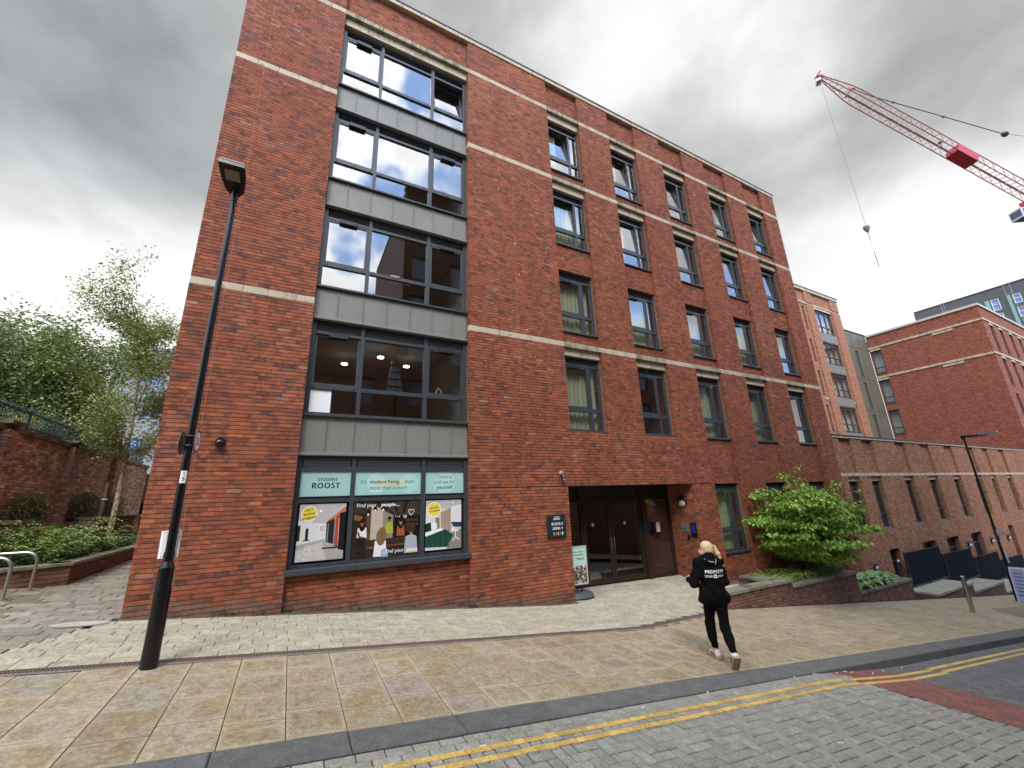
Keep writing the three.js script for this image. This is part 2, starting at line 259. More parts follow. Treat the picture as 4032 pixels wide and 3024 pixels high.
// ================= ground, pavements, road =================
function sheet(name, x0, x1, z0, z1, h, mat, warp, nx = 40, nz = 6, label, cat, zf) {
  const g = new Geo(warp || gy); // zf(x): front/back limits that follow a line
  for (let i = 0; i < nx; i++) for (let j = 0; j < nz; j++) {
    const a = mix(x0, x1, i / nx), b = mix(x0, x1, (i + 1) / nx); const Z = (x, t) => { const [p, q] = zf ? zf(x) : [z0, z1]; return mix(p, q, t); };
    g.quad([a, h, Z(a, (j + 1) / nz)], [b, h, Z(b, (j + 1) / nz)], [b, h, Z(b, j / nz)], [a, h, Z(a, j / nz)], [a, Z(a, (j + 1) / nz), b, Z(a, j / nz)]);
  }
  const m = put(scene, name, g, mat); tag(m, label, cat, null, 'structure'); return m;
}
{ // terrain sheet out to the horizon
  const g = new Geo(gy), xs = [-320, -120, -60, -30, -18, -8, 0, 10, 20, 32, 44, 60, 110, 320], zs = [-320, -140, -70, -30, -14, -6, 0, 5, 12, 20, 40, 90, 320];
  for (let i = 0; i < xs.length - 1; i++) for (let j = 0; j < zs.length - 1; j++) g.quad([xs[i], -0.4, zs[j + 1]], [xs[i + 1], -0.4, zs[j + 1]], [xs[i + 1], -0.4, zs[j]], [xs[i], -0.4, zs[j]]);
  tag(put(scene, 'ground', g, plain(110, 106, 96, 0.95, { map: T.dirt })), 'bare earth below the paving', 'ground', null, 'structure');
}
const hr = (x) => -0.016 - 0.115 * sst(6.7, 9.6, x); // road surface below the kerb top
const roadW = (x, z) => gy(x, z) + hr(x);

// --- flagstone pavement
{
  const pav = structure('pavement', 'tan stone flag pavement between drain and kerb', 'pavement');
  const g = new Geo(gy); const xs = []; for (let x = -9; x < 62; x += 0.5) xs.push(x);
  for (let i = 0; i < xs.length - 1; i++) { const a = xs[i], b = xs[i + 1], A = a > 9.6 ? 1.25 : drainZ(a) + 0.13, B = b > 9.6 ? 1.25 : drainZ(b) + 0.13; g.quad([a, -0.010, 4.37], [b, -0.010, 4.37], [b, -0.010, B], [a, -0.010, A], [a, 4.37, b, A]); }
  put(pav, 'bedding', g, M.joint);
  const cells = [], q = rnd(41);
  for (let i = -18; i < 110; i++) {
    const x0 = -0.33 + i * 0.488, x1 = x0 + 0.488, xm = (x0 + x1) / 2, zs = (xm > 9.6 ? 1.22 : drainZ(xm) + 0.2); let z1 = 4.365 - (((i % 2) + 2) % 2 ? 0 : 0), k = 0;
    const first = ((i % 2) + 2) % 2 ? 0.39 : 0.345 + q() * 0.05;
    while (z1 > zs + 0.03) {
      const L = k === 0 ? (((i % 2) + 2) % 2 ? 0.33 : 0.40) : 0.555; const z0 = Math.max(zs, z1 - L - (k === 0 && ((i % 2) + 2) % 2 ? 0.22 : 0)); k++;
      const t = q(), w = q(); let c = t < 0.3 ? [192, 180, 154] : t < 0.6 ? [186, 173, 145] : t < 0.85 ? [180, 167, 140] : [182, 173, 153];
      const tu = Math.floor(q() * 4) / 4, tv = Math.floor(q() * 4) / 4;
      cells.push({ x0: x0 + 0.0035, x1: x1 - 0.0035, z0: z0 + 0.007, z1: z1 - 0.007, h: (w - 0.5) * 0.006, th: 0.03, ch: 0.004, col: rgb(...c), uv: [tu + 0.004, tv + 0.004, tu + 0.246, tv + 0.246] });
      z1 = z0;
    }
  }
  pieces(pav, 'paving_slab', cells, M.slab, gy, 300);
}
// --- darker resin bay beyond the steel bollard
sheet('resin_bay', 19.9, 27, 2.9, 4.36, 0.008, plain(150, 138, 112, 0.9, { map: T.asph }), gy, 14, 3, 'brown resin surfaced bay in the pavement beside the steel bollard', 'pavement', (x) => [2.75 + Math.max(0, 21.2 - x) * 0.9, 4.36]);

// --- pale forecourt setts
{
  const fc = structure('forecourt', 'pale grey setts laid in rows along the brick facade', 'paving');
  const g = new Geo(foreY);
  for (let x = -2.12; x < 12.3; x += 0.3) { const b = Math.min(12.36, x + 0.3), z0 = x > 6.1 && b < 11.1 ? -1.2 : -0.12, e = (t) => (t > 9.62 ? 1.02 : drainZ(t)); for (let j = 0; j < 6; j++) { const A = (t) => mix(z0, e(x), t), B = (t) => mix(z0, e(b), t); g.quad([x, -0.012, A((j + 1) / 6)], [b, -0.012, B((j + 1) / 6)], [b, -0.012, B(j / 6)], [x, -0.012, A(j / 6)], [x, A((j + 1) / 6), b, A(j / 6)]); } }
  put(fc, 'bedding', g, M.jointPale);
  const cells = [], q = rnd(43);
  for (let r = 0; r < 18; r++) {
    const z1 = 2.055 - r * 0.19, z0 = z1 - 0.19; let x = -3.2 + q() * 0.4;
    while (x < 12.3) {
      let L = 0.3 + q() * 0.16, x0 = x, x1 = x + L; x = x1;
      const lo = z0 < -0.02 ? 6.29 : z1 > 0.0 ? -2.1 - Math.max(0, z1) * 0.42 : -2.1; if (x1 < lo + 0.05) continue; x0 = Math.max(x0, lo);
      const zl = z0 < -0.02 ? Math.max(z0, -1.02) : z0; if (zl > z1 - 0.04) continue; if (z0 < -0.02 && (x1 > 10.94)) { if (x0 > 10.85) continue; x1 = 10.94; }
      let ze = Math.min(z1, (x1 > 9.62 ? 1.0 : drainZ(x1) - 0.005)); if (ze - zl < 0.04) continue; if (x1 > 12.2) continue;
      const t = q(); const c = t < 0.5 ? [200, 194, 176] : t < 0.85 ? [196, 189, 171] : [192, 186, 169];
      cells.push({ x0: x0 + 0.004, x1: x1 - 0.004, z0: zl + 0.0022, z1: ze - 0.0022, h: (q() - 0.5) * 0.005, th: 0.03, ch: 0.004, col: rgb(...c), uo: [q() * 9, q() * 9] });
    }
  }
  pieces(fc, 'sett', cells, M.pale, foreY, 300);
}
// --- alley paving beside the building, greyer and uneven
{
  const al = structure('alley_path', 'grey uneven setts in the alley beside the building', 'path');
  const g = new Geo(gy); for (let i = 0; i < 14; i++) for (let j = 0; j < 16; j++) { const x0 = -9.2 + i * 0.51, z0 = -9.5 + j * 0.72; g.quad([x0, -0.014, z0 + 0.72], [x0 + 0.51, -0.014, z0 + 0.72], [x0 + 0.51, -0.014, z0], [x0, -0.014, z0], [x0, z0, x0 + 0.51, z0 + 0.72]); }
  put(al, 'bedding', g, M.jointDark);
  const cells = [], q = rnd(47);
  for (let r = 0; r < 60; r++) {
    const z1 = 2.055 - r * 0.19, z0 = z1 - 0.19; let x = -9.1 + q() * 0.4;
    while (x < -2.08) {
      const L = 0.3 + q() * 0.16; let x0 = x, x1 = x + L; x = x1; const hi = z1 > 0 ? -2.11 - z1 * 0.42 : -2.11; if (x0 > hi - 0.05) continue; x1 = Math.min(x1, hi);
      if (z1 < -2.5 && x1 < -3.7) continue; const t = q(); let c = t < 0.4 ? [166, 160, 148] : t < 0.8 ? [156, 151, 140] : [174, 169, 158]; if (x1 < -3.3 && q() < 0.6) c = [146, 136, 112];
      const k = x1 < -2.4 ? 0.014 : 0.006;
      cells.push({ x0: x0 + 0.005, x1: x1 - 0.005, z0: z0 + 0.004, z1: z1 - 0.004, h: (q() - 0.5) * k, th: 0.04, ch: 0.005, col: rgb(...c), uo: [q() * 9, q() * 9] });
    }
  }
  pieces(al, 'sett', cells, M.pale, gy, 300);
}
// --- slot drain between forecourt and pavement
{
  const dr = structure('drain_channel', 'cast iron grated drain channel across the pavement', 'drain');
  const pts = []; for (let x = -9; x < 6.3; x += 0.5) pts.push(x); pts.push(6.3); for (let x = 6.8; x < 9.7; x += 0.48) pts.push(x);
  const ch = new Geo(gy), ed = new Geo(gy);
  for (let i = 0; i < pts.length - 1; i++) {
    const a = pts[i], b = pts[i + 1], A = drainZ(a), B = drainZ(b);
    ch.quad([a, -0.034, A + 0.135], [b, -0.034, B + 0.135], [b, -0.034, B], [a, -0.034, A]);
    ed.quad([a, -0.001, A + 0.195], [b, -0.001, B + 0.195], [b, -0.001, B + 0.135], [a, -0.001, A + 0.135]);
    const gr = new Geo(gy), P = (t, s) => [mix(a, b, t), mix(A, B, t) + s];
    const strip = (t0, t1, s0, s1) => { const p = P(t0, s0), q = P(t1, s0), r = P(t1, s1), s = P(t0, s1); gr.quad([s[0], -0.002, s[1]], [r[0], -0.002, r[1]], [q[0], -0.002, q[1]], [p[0], -0.002, p[1]]); gr.quad([s[0], -0.022, s[1]], [r[0], -0.022, r[1]], [r[0], -0.002, r[1]], [s[0], -0.002, s[1]]); gr.quad([q[0], -0.022, q[1]], [r[0], -0.022, r[1]], [r[0], -0.002, r[1]], [q[0], -0.002, q[1]]); gr.quad([p[0], -0.022, p[1]], [s[0], -0.022, s[1]], [s[0], -0.002, s[1]], [p[0], -0.002, p[1]]); };
    strip(0.004, 0.996, 0.001, 0.014); strip(0.004, 0.996, 0.06, 0.074); strip(0.004, 0.996, 0.118, 0.134); for (let k = 0; k <= 15; k++) strip(0.004 + k * 0.065, 0.028 + k * 0.065, 0.014, 0.118);
    put(dr, 'grate', gr, M.iron);
  }
  put(dr, 'channel', ch, M.dark); put(dr, 'concrete_edge', ed, plain(150, 140, 138, 0.9, { map: T.pale }));
}
// --- kerb
{
  const kb = structure('kerb', 'wide grey granite kerb beside the road', 'kerb'), q = rnd(53);
  for (let i = -10; i < 60; i++) {
    const x0 = 0.645 + i * 0.998, g = new Geo(gy), c = 108 + q() * 12; g.tint(rgb(c, c + 2, c + 2)); g.uo = [q() * 5, q() * 5];
    g.slab(x0 + 0.003, x0 + 0.995, 4.372, 4.718, 0.001 + (q() - 0.5) * 0.003, 0.22, 0.012); put(kb, 'kerb_stone', g, M.sett);
  }
}
// --- road
const redL = (z) => 7.55 + 0.18 * (z - 5.0), redR = (z) => 8.95 + 0.3 * (z - 5.2);
{
  const rd = structure('road', 'block paved raised crossing running into asphalt road', 'road');
  const base = new Geo(roadW), red = new Geo(roadW), as = new Geo(roadW);
  for (let i = 0; i < 26; i++) for (let j = 0; j < 9; j++) { const x0 = -12 + i * 0.78, z0 = 4.72 + j * 0.72; base.quad([x0, -0.012, z0 + 0.72], [x0 + 0.78, -0.012, z0 + 0.72], [x0 + 0.78, -0.012, z0], [x0, -0.012, z0], [x0, z0, x0 + 0.78, z0 + 0.72]); }
  for (let j = 0; j < 12; j++) { const z0 = 4.72 + j * 0.54, z1 = z0 + 0.54; for (let k = 0; k < 4; k++) { const A = (z) => mix(redL(z), redR(z), k / 4), B = (z) => mix(redL(z), redR(z), (k + 1) / 4); red.quad([A(z1), 0.0, z1], [B(z1), 0.0, z1], [B(z0), 0.0, z0], [A(z0), 0.0, z0], [A(z1), z1, B(z1), z0]); }
    for (let k = 0; k < 60; k++) { const A = (z) => (k ? redR(z) + k * 1.0 : redR(z)), B = (z) => redR(z) + (k + 1) * 1.0; as.quad([A(z1), 0.001, z1], [B(z1), 0.001, z1], [B(z0), 0.001, z0], [A(z0), 0.001, z0], [A(z1), z1, B(z1), z0]); } }
  put(rd, 'bedding', base, M.jointDark); put(rd, 'red_ramp', red, M.redtar); put(rd, 'asphalt', as, M.asph);
  const cells = [], q = rnd(59), L = 0.23, w = 0.115, col = () => { const t = q(), v = 160 + q() * 16; return t < 0.12 ? rgb(v + 6, v + 2, v - 8) : rgb(v, v - 1, v - 8); };
  // two stretcher courses along the kerb
  for (let r = 0; r < 2; r++) for (let x = -9 + r * 0.11; x < 7.5; x += L) cells.push({ x0: x + 0.004, x1: x + L - 0.004, z0: 4.725 + r * w + 0.004, z1: 4.725 + (r + 1) * w - 0.004, h: (q() - 0.5) * 0.003, th: 0.04, ch: 0.006, col: col(), uo: [q() * 9, q() * 9] });
  // herringbone
  const z00 = 4.725 + 2 * w;
  for (let a = -60; a < 90; a++) for (let b = -10; b < 60; b++) {
    // unit: one block lying along x and one along z, stepping diagonally
    const k = b, bx = -1 + (a * 4 - k) * w, bz = z00 + k * w;
    const H = { x0: bx, x1: bx + L, z0: bz, z1: bz + w }, Vt = { x0: bx + L, x1: bx + L + w, z0: bz, z1: bz + L };
    for (const c of [H, Vt]) {
      if (c.x1 < -4.5 || c.z0 > 8.9) continue; const zc = Math.max(c.z0, z00); if (c.z1 - zc < 0.05) continue; const xr = redL((zc + c.z1) / 2); if (c.x0 > xr - 0.06) continue;
      cells.push({ x0: c.x0 + 0.005, x1: Math.min(c.x1, xr) - 0.005, z0: zc + 0.005, z1: c.z1 - 0.005, h: (q() - 0.5) * 0.005, th: 0.04, ch: 0.007, col: col(), uo: [q() * 9, q() * 9] });
    }
  }
  pieces(rd, 'sett', cells, M.sett, roadW, 300);
}
// --- double yellow lines, one thermoplastic patch for each block they cross
for (const [zc, n] of [[4.985, 0], [5.135, 1]]) {
  const g = new Geo(roadW), q = rnd(61 + n);
  for (let x = -3; x < 58;) {
    const onSett = x < 7.5, L = onSett ? (q() < 0.5 ? 0.112 : 0.226) : 1.2, c = 0.93 + q() * 0.14, z = zc + (x > 7.4 ? 0.03 : 0) + (x > 9 ? -0.04 : 0), w = 0.034 + (onSett ? (q() - 0.5) * 0.006 : 0), a = (q() - 0.5) * (onSett ? 0.008 : 0);
    g.tint(rgb(232 * c, 196 * c, 112 * c)); g.uo = [q() * 5, q() * 5]; const e = onSett ? 0.002 + q() * 0.003 : 0;
    g.slab(x + e, x + L - e, z - w + a, z + w + a, 0.0065, 0.007, 0.002); x += L;
  }
  tag(put(scene, 'yellow_line', g, M.yellow), 'yellow painted no parking line along the kerb', 'road marking', 'double yellow lines', 'structure');
}
// --- far side of the street, behind the camera
sheet('far_pavement', -30, 60, 11.2, 15, 0.10, plain(150, 142, 124, 0.9, { map: T.pale }), gy, 30, 2, 'paved footway on the other side of the street', 'pavement');
sheet('side_street', -40, -12, 4.72, 11.2, -0.02, M.asph, gy, 14, 4, 'grey road continuing uphill', 'road');

// ================= brickwork =================
T.wall = tex(1024, (u, v) => { // a field of small far-off bricks: 12 courses by 4 bricks to 0.9 m
  const cy = v * 32, r = Math.floor(cy), cx = u * 11 + (r % 2) * 0.5, i = Math.floor(cx) % 11, fx = cx % 1, fy = cy % 1; const jt = fx < 0.045 || fy < 0.13;
  if (jt) { const m = 0.5 + (tf(u, v, 64, 2, 3) - 0.5) * 0.2; return [m * 1.02, m * 0.9, m * 0.82]; }
  const h = hash3(i, r, 77), b = tf(u, v, 64, 3, 9), l = 0.84 + (h - 0.5) * 0.24 + (b - 0.5) * 0.2; return [l, l * (0.97 + 0.06 * hash3(i, r, 5)), l];
}, 2.43);
const farBrick = (r, g, b) => plain(r, g, b, 0.9, { map: T.wall });
const palette = {
  main: (q) => { const t = q(), k = 0.88 + q() * 0.24; const c = t < 0.5 ? [160, 87, 55] : t < 0.72 ? [167, 93, 57] : t < 0.88 ? [147, 79, 53] : t < 0.97 ? [132, 75, 56] : t < 0.985 ? [112, 76, 66] : [180, 108, 70]; return rgb(...c.map((v) => v * Math.sqrt(k))); },
  annexe: (q) => { const t = q(), k = 0.88 + q() * 0.24; const c = t < 0.5 ? [182, 126, 92] : t < 0.8 ? [190, 132, 96] : t < 0.95 ? [168, 116, 86] : [150, 106, 84]; return rgb(...c.map((v) => v * Math.sqrt(k))); },
  low: (q) => { const t = q(), k = 0.85 + q() * 0.3; const c = t < 0.5 ? [128, 90, 78] : t < 0.8 ? [138, 98, 84] : [114, 82, 74]; return rgb(...c.map((v) => v * Math.sqrt(k))); },
  old: (q) => { const t = q(), k = 0.85 + q() * 0.3; const c = t < 0.45 ? [176, 140, 118] : t < 0.75 ? [192, 162, 140] : t < 0.9 ? [154, 116, 100] : [204, 186, 166]; return rgb(...c.map((v) => v * Math.sqrt(k))); },
};
// rects: [plane origin, u direction, s0, s1, t0, t1]; every brick is cut to its rect
function bricks(parent, faces, pal, mat, { limit = 300, tint, seed = 5, low, joints } = {}) {
  const q = rnd(seed), list = [];
  for (const [o, u, s0, s1, t0, t1] of faces) {
    for (let j = Math.floor(t0 / 0.075); j * 0.075 < t1; j++) {
      const b0 = Math.max(t0 + 0.002, j * 0.075 + 0.005), b1 = Math.min(t1 - 0.002, j * 0.075 + 0.07); if (b1 - b0 < 0.012) continue; const off = (((j % 2) + 2) % 2) * 0.1125;
      for (let i = Math.floor((s0 - off) / 0.225) - 1; i * 0.225 + off < s1; i++) {
        const a0 = Math.max(s0 + 0.001, i * 0.225 + off + 0.005), a1 = Math.min(s1 - 0.001, i * 0.225 + off + 0.22); if (a1 - a0 < 0.02) continue;
        const s = (a0 + a1) / 2, x = o[0] + u[0] * s, z = o[2] + u[2] * s, y = (b0 + b1) / 2; if (low && b1 < low(x, z)) continue;
        let c = pal(q); { const bt = (fbm3(x * 0.55, y * 0.5, z * 0.55 + seed, 3) - 0.5), st = Math.max(0, fbm3(x * 2.6 + 9, y * 0.7, z * 2.6 + seed, 4) - 0.6) * 1.4; c = [c[0] * (1 + bt * 0.34) + st * 0.1, c[1] * (1 + bt * 0.5) + st * 0.1, c[2] * (1 + bt * 0.55) + st * 0.09]; } if (tint) c = tint(c, x, y, z, q);
        list.push({ o, u, a0, a1, b0, b1, c, d: dist(x, y, z), e: (q() - 0.5) * 0.003, j: a1 + 0.012 < s1, uv: [q() * 7, q() * 7] });
      }
    }
  }
  list.sort((a, b) => a.d - b.d);
  const rest = new Geo(), perp = new Geo();
  list.forEach((b, k) => {
    const g = k < limit ? new Geo() : rest, n = [-b.u[2], 0, b.u[0]]; // outward normal for u: u x up
    g.at(new THREE.Matrix4().makeBasis(V(...b.u), V(0, 1, 0), V(-b.u[2], 0, b.u[0])).setPosition(b.o[0], 0, b.o[2]));
    g.tint(b.c); g.uo = b.uv; g.box(b.a0, b.a1, b.b0, b.b1, -0.05, b.e, 'k'); g.uo = [0, 0];
    if (k < limit) put(parent, 'brick', g, mat);
    if (b.j) { perp.at(g.m).quad([b.a1, b.b0, -0.004], [b.a1 + 0.01, b.b0, -0.004], [b.a1 + 0.01, b.b1, -0.004], [b.a1, b.b1, -0.004]).quad([b.a1, b.b0, -0.03], [b.a1 + 0.01, b.b0, -0.03], [b.a1 + 0.01, b.b0, -0.004], [b.a1, b.b0, -0.004]); }
  });
  tag(put(parent, 'mortar_perpends', perp, joints || M.mortar), null, null, null, 'stuff');
  if (list.length > limit) tag(put(parent, 'bricks_beyond', rest, mat), null, null, null, 'stuff');
}
const bands = (t0, t1, bs) => { let r = [[t0, t1]]; for (const [a, b] of bs) r = r.flatMap(([p, q]) => (b <= p || a >= q ? [[p, q]] : [[p, a], [b, q]].filter(([m, n]) => n - m > 0.02))); return r; };
const UX = [1, 0, 0], UZ = [0, 0, 1], UZm = [0, 0, -1]; // normals: UX -> +z ; UZ -> -x ; UZm -> +x

// ================= windows =================
function louvre(parent, x0, x1, y0, y1, z, n = 5) {
  for (let k = 0; k < n; k++) { const y = mix(y0, y1, (k + 0.5) / n), s = (y1 - y0) / n; put(parent, 'louvre_slat', new Geo().at(M4((x0 + x1) / 2, y, z, 0, -0.7)).box(-(x1 - x0) / 2, (x1 - x0) / 2, -s * 0.4, s * 0.4, -0.006, 0.006), M.frame); }
  put(parent, 'louvre_back', new Geo().box(x0, x1, y0, y1, z - 0.09, z - 0.06), M.dark);
}
function room(parent, x0, x1, y0, y1, z0, z1, mat) { // inward facing box, open at the window side z1
  const g = new Geo(), t = 0.06; g.box(x0 - t, x1 + t, y0 - t, y0, z0, z1).box(x0 - t, x1 + t, y1, y1 + t, z0, z1).box(x0 - t, x0, y0, y1, z0, z1).box(x1, x1 + t, y0, y1, z0, z1).box(x0 - t, x1 + t, y0 - t, y1 + t, z0 - t, z0);
  put(parent, 'room_wall', g, mat);
}
function curtain(parent, x0, x1, y0, y1, z, amp, mat) {
  const g = new Geo(), n = Math.max(6, Math.round((x1 - x0) / 0.035)), P = (i) => { const x = mix(x0, x1, i / n); return [x, z + Math.sin(x * 41 + y0) * amp + Math.sin(x * 17) * amp * 0.6]; };
  for (let i = 0; i < n; i++) { const a = P(i), b = P(i + 1); g.quad([a[0], y0, a[1]], [b[0], y0, b[1]], [b[0], y1, b[1]], [a[0], y1, a[1]]); }
  put(parent, 'curtain', g, mat || M.curtain);
}
const pane = (p, x0, x1, y0, y1, z, m, mat) => put(p, 'pane', new Geo().at(m || null).quad([x0, y0, z], [x1, y0, z], [x1, y1, z], [x0, y1, z]), mat || M.glass);
// casement of the bedroom windows: w wide, h tall, base at the underside of the sill, z = 0 is the pier face
function smallWindow(parent, w, h, tilt, fill, roomMat) {
  const g = part(parent, 'window'), f = new Geo(), mx = w * 0.71, tr = 0.59, hd = h - 0.27, zf = -0.2, zb = -0.27;
  put(g, 'window_sill', new Geo().cbox(-0.012, w + 0.012, 0.0, 0.045, -0.3, -0.055, 0.006), M.frame);
  f.box(0, 0.075, 0.045, h, zb, zf).box(w - 0.065, w, 0.045, h, zb, zf).box(0.075, w - 0.065, 0.045, 0.105, zb, zf).box(0.075, w - 0.065, tr, tr + 0.115, zb, zf + 0.004).box(0.075, w - 0.065, hd, h - 0.2, zb, zf + 0.004).box(mx - 0.035, mx + 0.035, 0.105, tr, zb, zf + 0.002).box(mx - 0.035, mx + 0.035, tr + 0.115, hd, zb, zf + 0.002).box(0.075, w - 0.065, h - 0.012, h, zb, zf);
  put(g, 'frame', f, M.frame);
  louvre(g, 0.08, w - 0.07, h - 0.195, h - 0.014, zf - 0.02, 5);
  pane(g, 0.075, mx - 0.03, 0.1, tr + 0.005, -0.235); pane(g, mx + 0.03, w - 0.06, 0.1, tr + 0.005, -0.235); pane(g, mx + 0.03, w - 0.06, tr + 0.11, hd + 0.005, -0.235);
  const T0 = M4(0, tr + 0.115, -0.215, 0, -tilt), sx0 = 0.08, sx1 = mx - 0.038, sh = hd - tr - 0.12;
  put(g, 'sash', new Geo().at(T0).box(sx0, sx0 + 0.045, 0, sh, -0.04, 0.012).box(sx1 - 0.045, sx1, 0, sh, -0.04, 0.012).box(sx0 + 0.045, sx1 - 0.045, 0, 0.05, -0.04, 0.012).box(sx0 + 0.045, sx1 - 0.045, sh - 0.05, sh, -0.04, 0.012), M.frame);
  pane(g, sx0 + 0.04, sx1 - 0.04, 0.045, sh - 0.045, -0.01, T0);
  put(g, 'opener', new Geo().at(T0).cbox(sx0 + 0.14, sx0 + 0.52, sh - 0.06, sh + 0.05, -0.03, 0.06, 0.01), M.dark);
  room(g, -0.35, w + 0.45, -0.65, h + 0.1, -3.2, -0.31, roomMat || M.plaster);
  if (fill === 1) { curtain(g, 0.02, w - 0.02, 0.0, h - 0.15, -0.42, 0.02); }
  if (fill === 2) { curtain(g, 0.02, w * 0.42, 0.0, h - 0.15, -0.42, 0.022); curtain(g, w * 0.8, w, 0.0, h - 0.15, -0.42, 0.022); }
  if (fill === 3) { curtain(g, w * 0.66, w, 0.0, h - 0.15, -0.42, 0.022); }
  return g;
}
// three light window of the common rooms, 3.53 m wide
const BX = [0, 0.088, 1.004, 1.083, 2.445, 2.541, 3.441, 3.529];
function bayWindow(parent, h, opts = {}) {
  const g = part(parent, 'window'), f = new Geo(), gf = !!opts.gf, z0 = -0.29, z1 = gf ? -0.15 : -0.2, sill = gf ? 0.1 : 0.05, low = gf ? 0.16 : 0.095, tr = gf ? [1.255, 1.365] : [0.595, 0.68], hd = gf ? 1.855 : h - 0.30, lv = gf ? [1.935, 2.1] : [h - 0.235, h - 0.03];
  put(g, 'window_sill', new Geo().cbox(gf ? -0.02 : 0.002, gf ? 3.55 : 3.527, 0, sill - 0.002, -0.34, gf ? 0.03 : -0.075, 0.006), M.frame);
  for (const [a, b] of [[0, 1], [2, 3], [4, 5], [6, 7]]) f.box(BX[a], BX[b], sill, h, z0, z1);
  for (const [a, b] of [[1, 2], [3, 4], [5, 6]]) { const x0 = BX[a], x1 = BX[b]; f.box(x0, x1, sill, low, z0, z1 + 0.003).box(x0, x1, tr[0], tr[1], z0, z1 + 0.003).box(x0, x1, hd, lv[0], z0, z1 + 0.003).box(x0, x1, lv[1], h, z0, z1 + 0.003); louvre(g, x0 + 0.02, x1 - 0.02, lv[0], lv[1], z1 - 0.01, 5);
    if (!opts.gf) pane(g, x0, x1, low, tr[0], -0.24); }
  put(g, 'frame', f, M.frame);
  // small drainage caps along the rails
  const cap = new Geo(); for (const [a, b] of [[1, 2], [3, 4], [5, 6]]) for (const t of [0.08, 0.5, 0.92]) for (const y of [tr[0] + 0.03, low - 0.03]) { const x = mix(BX[a], BX[b], t); cap.box(x - 0.022, x + 0.022, y, y + 0.012, z1 + 0.002, z1 + 0.012); }
  put(g, 'drain_cap', cap, M.dark);
  if (opts.gf) return { g, tr, low, hd };
  for (const [a, b, n] of [[1, 2, 0], [3, 4, 1], [5, 6, 2]]) {
    const x0 = BX[a], x1 = BX[b], tl = (opts.tilt || [0, 0, 0])[n];
    if (n === 1) { pane(g, x0, x1, tr[1], hd, -0.24); continue; }
    const T0 = M4(0, tr[1], -0.22, 0, -tl), sh = hd - tr[1];
    put(g, 'sash', new Geo().at(T0).box(x0 + 0.004, x0 + 0.045, 0.003, sh - 0.003, -0.04, 0.014).box(x1 - 0.045, x1 - 0.004, 0.003, sh - 0.003, -0.04, 0.014).box(x0 + 0.045, x1 - 0.045, 0.003, 0.045, -0.04, 0.014).box(x0 + 0.045, x1 - 0.045, sh - 0.045, sh - 0.003, -0.04, 0.014), M.frame);
    pane(g, x0 + 0.04, x1 - 0.04, 0.04, sh - 0.04, -0.012, T0);
    const xm = (x0 + x1) / 2; put(g, 'opener', new Geo().at(T0).cbox(xm - 0.2, xm + 0.2, sh - 0.06, sh + 0.055, -0.03, 0.075, 0.01), M.dark);
  }
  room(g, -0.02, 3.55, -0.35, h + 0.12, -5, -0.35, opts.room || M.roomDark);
  return { g, tr, low, hd };
}
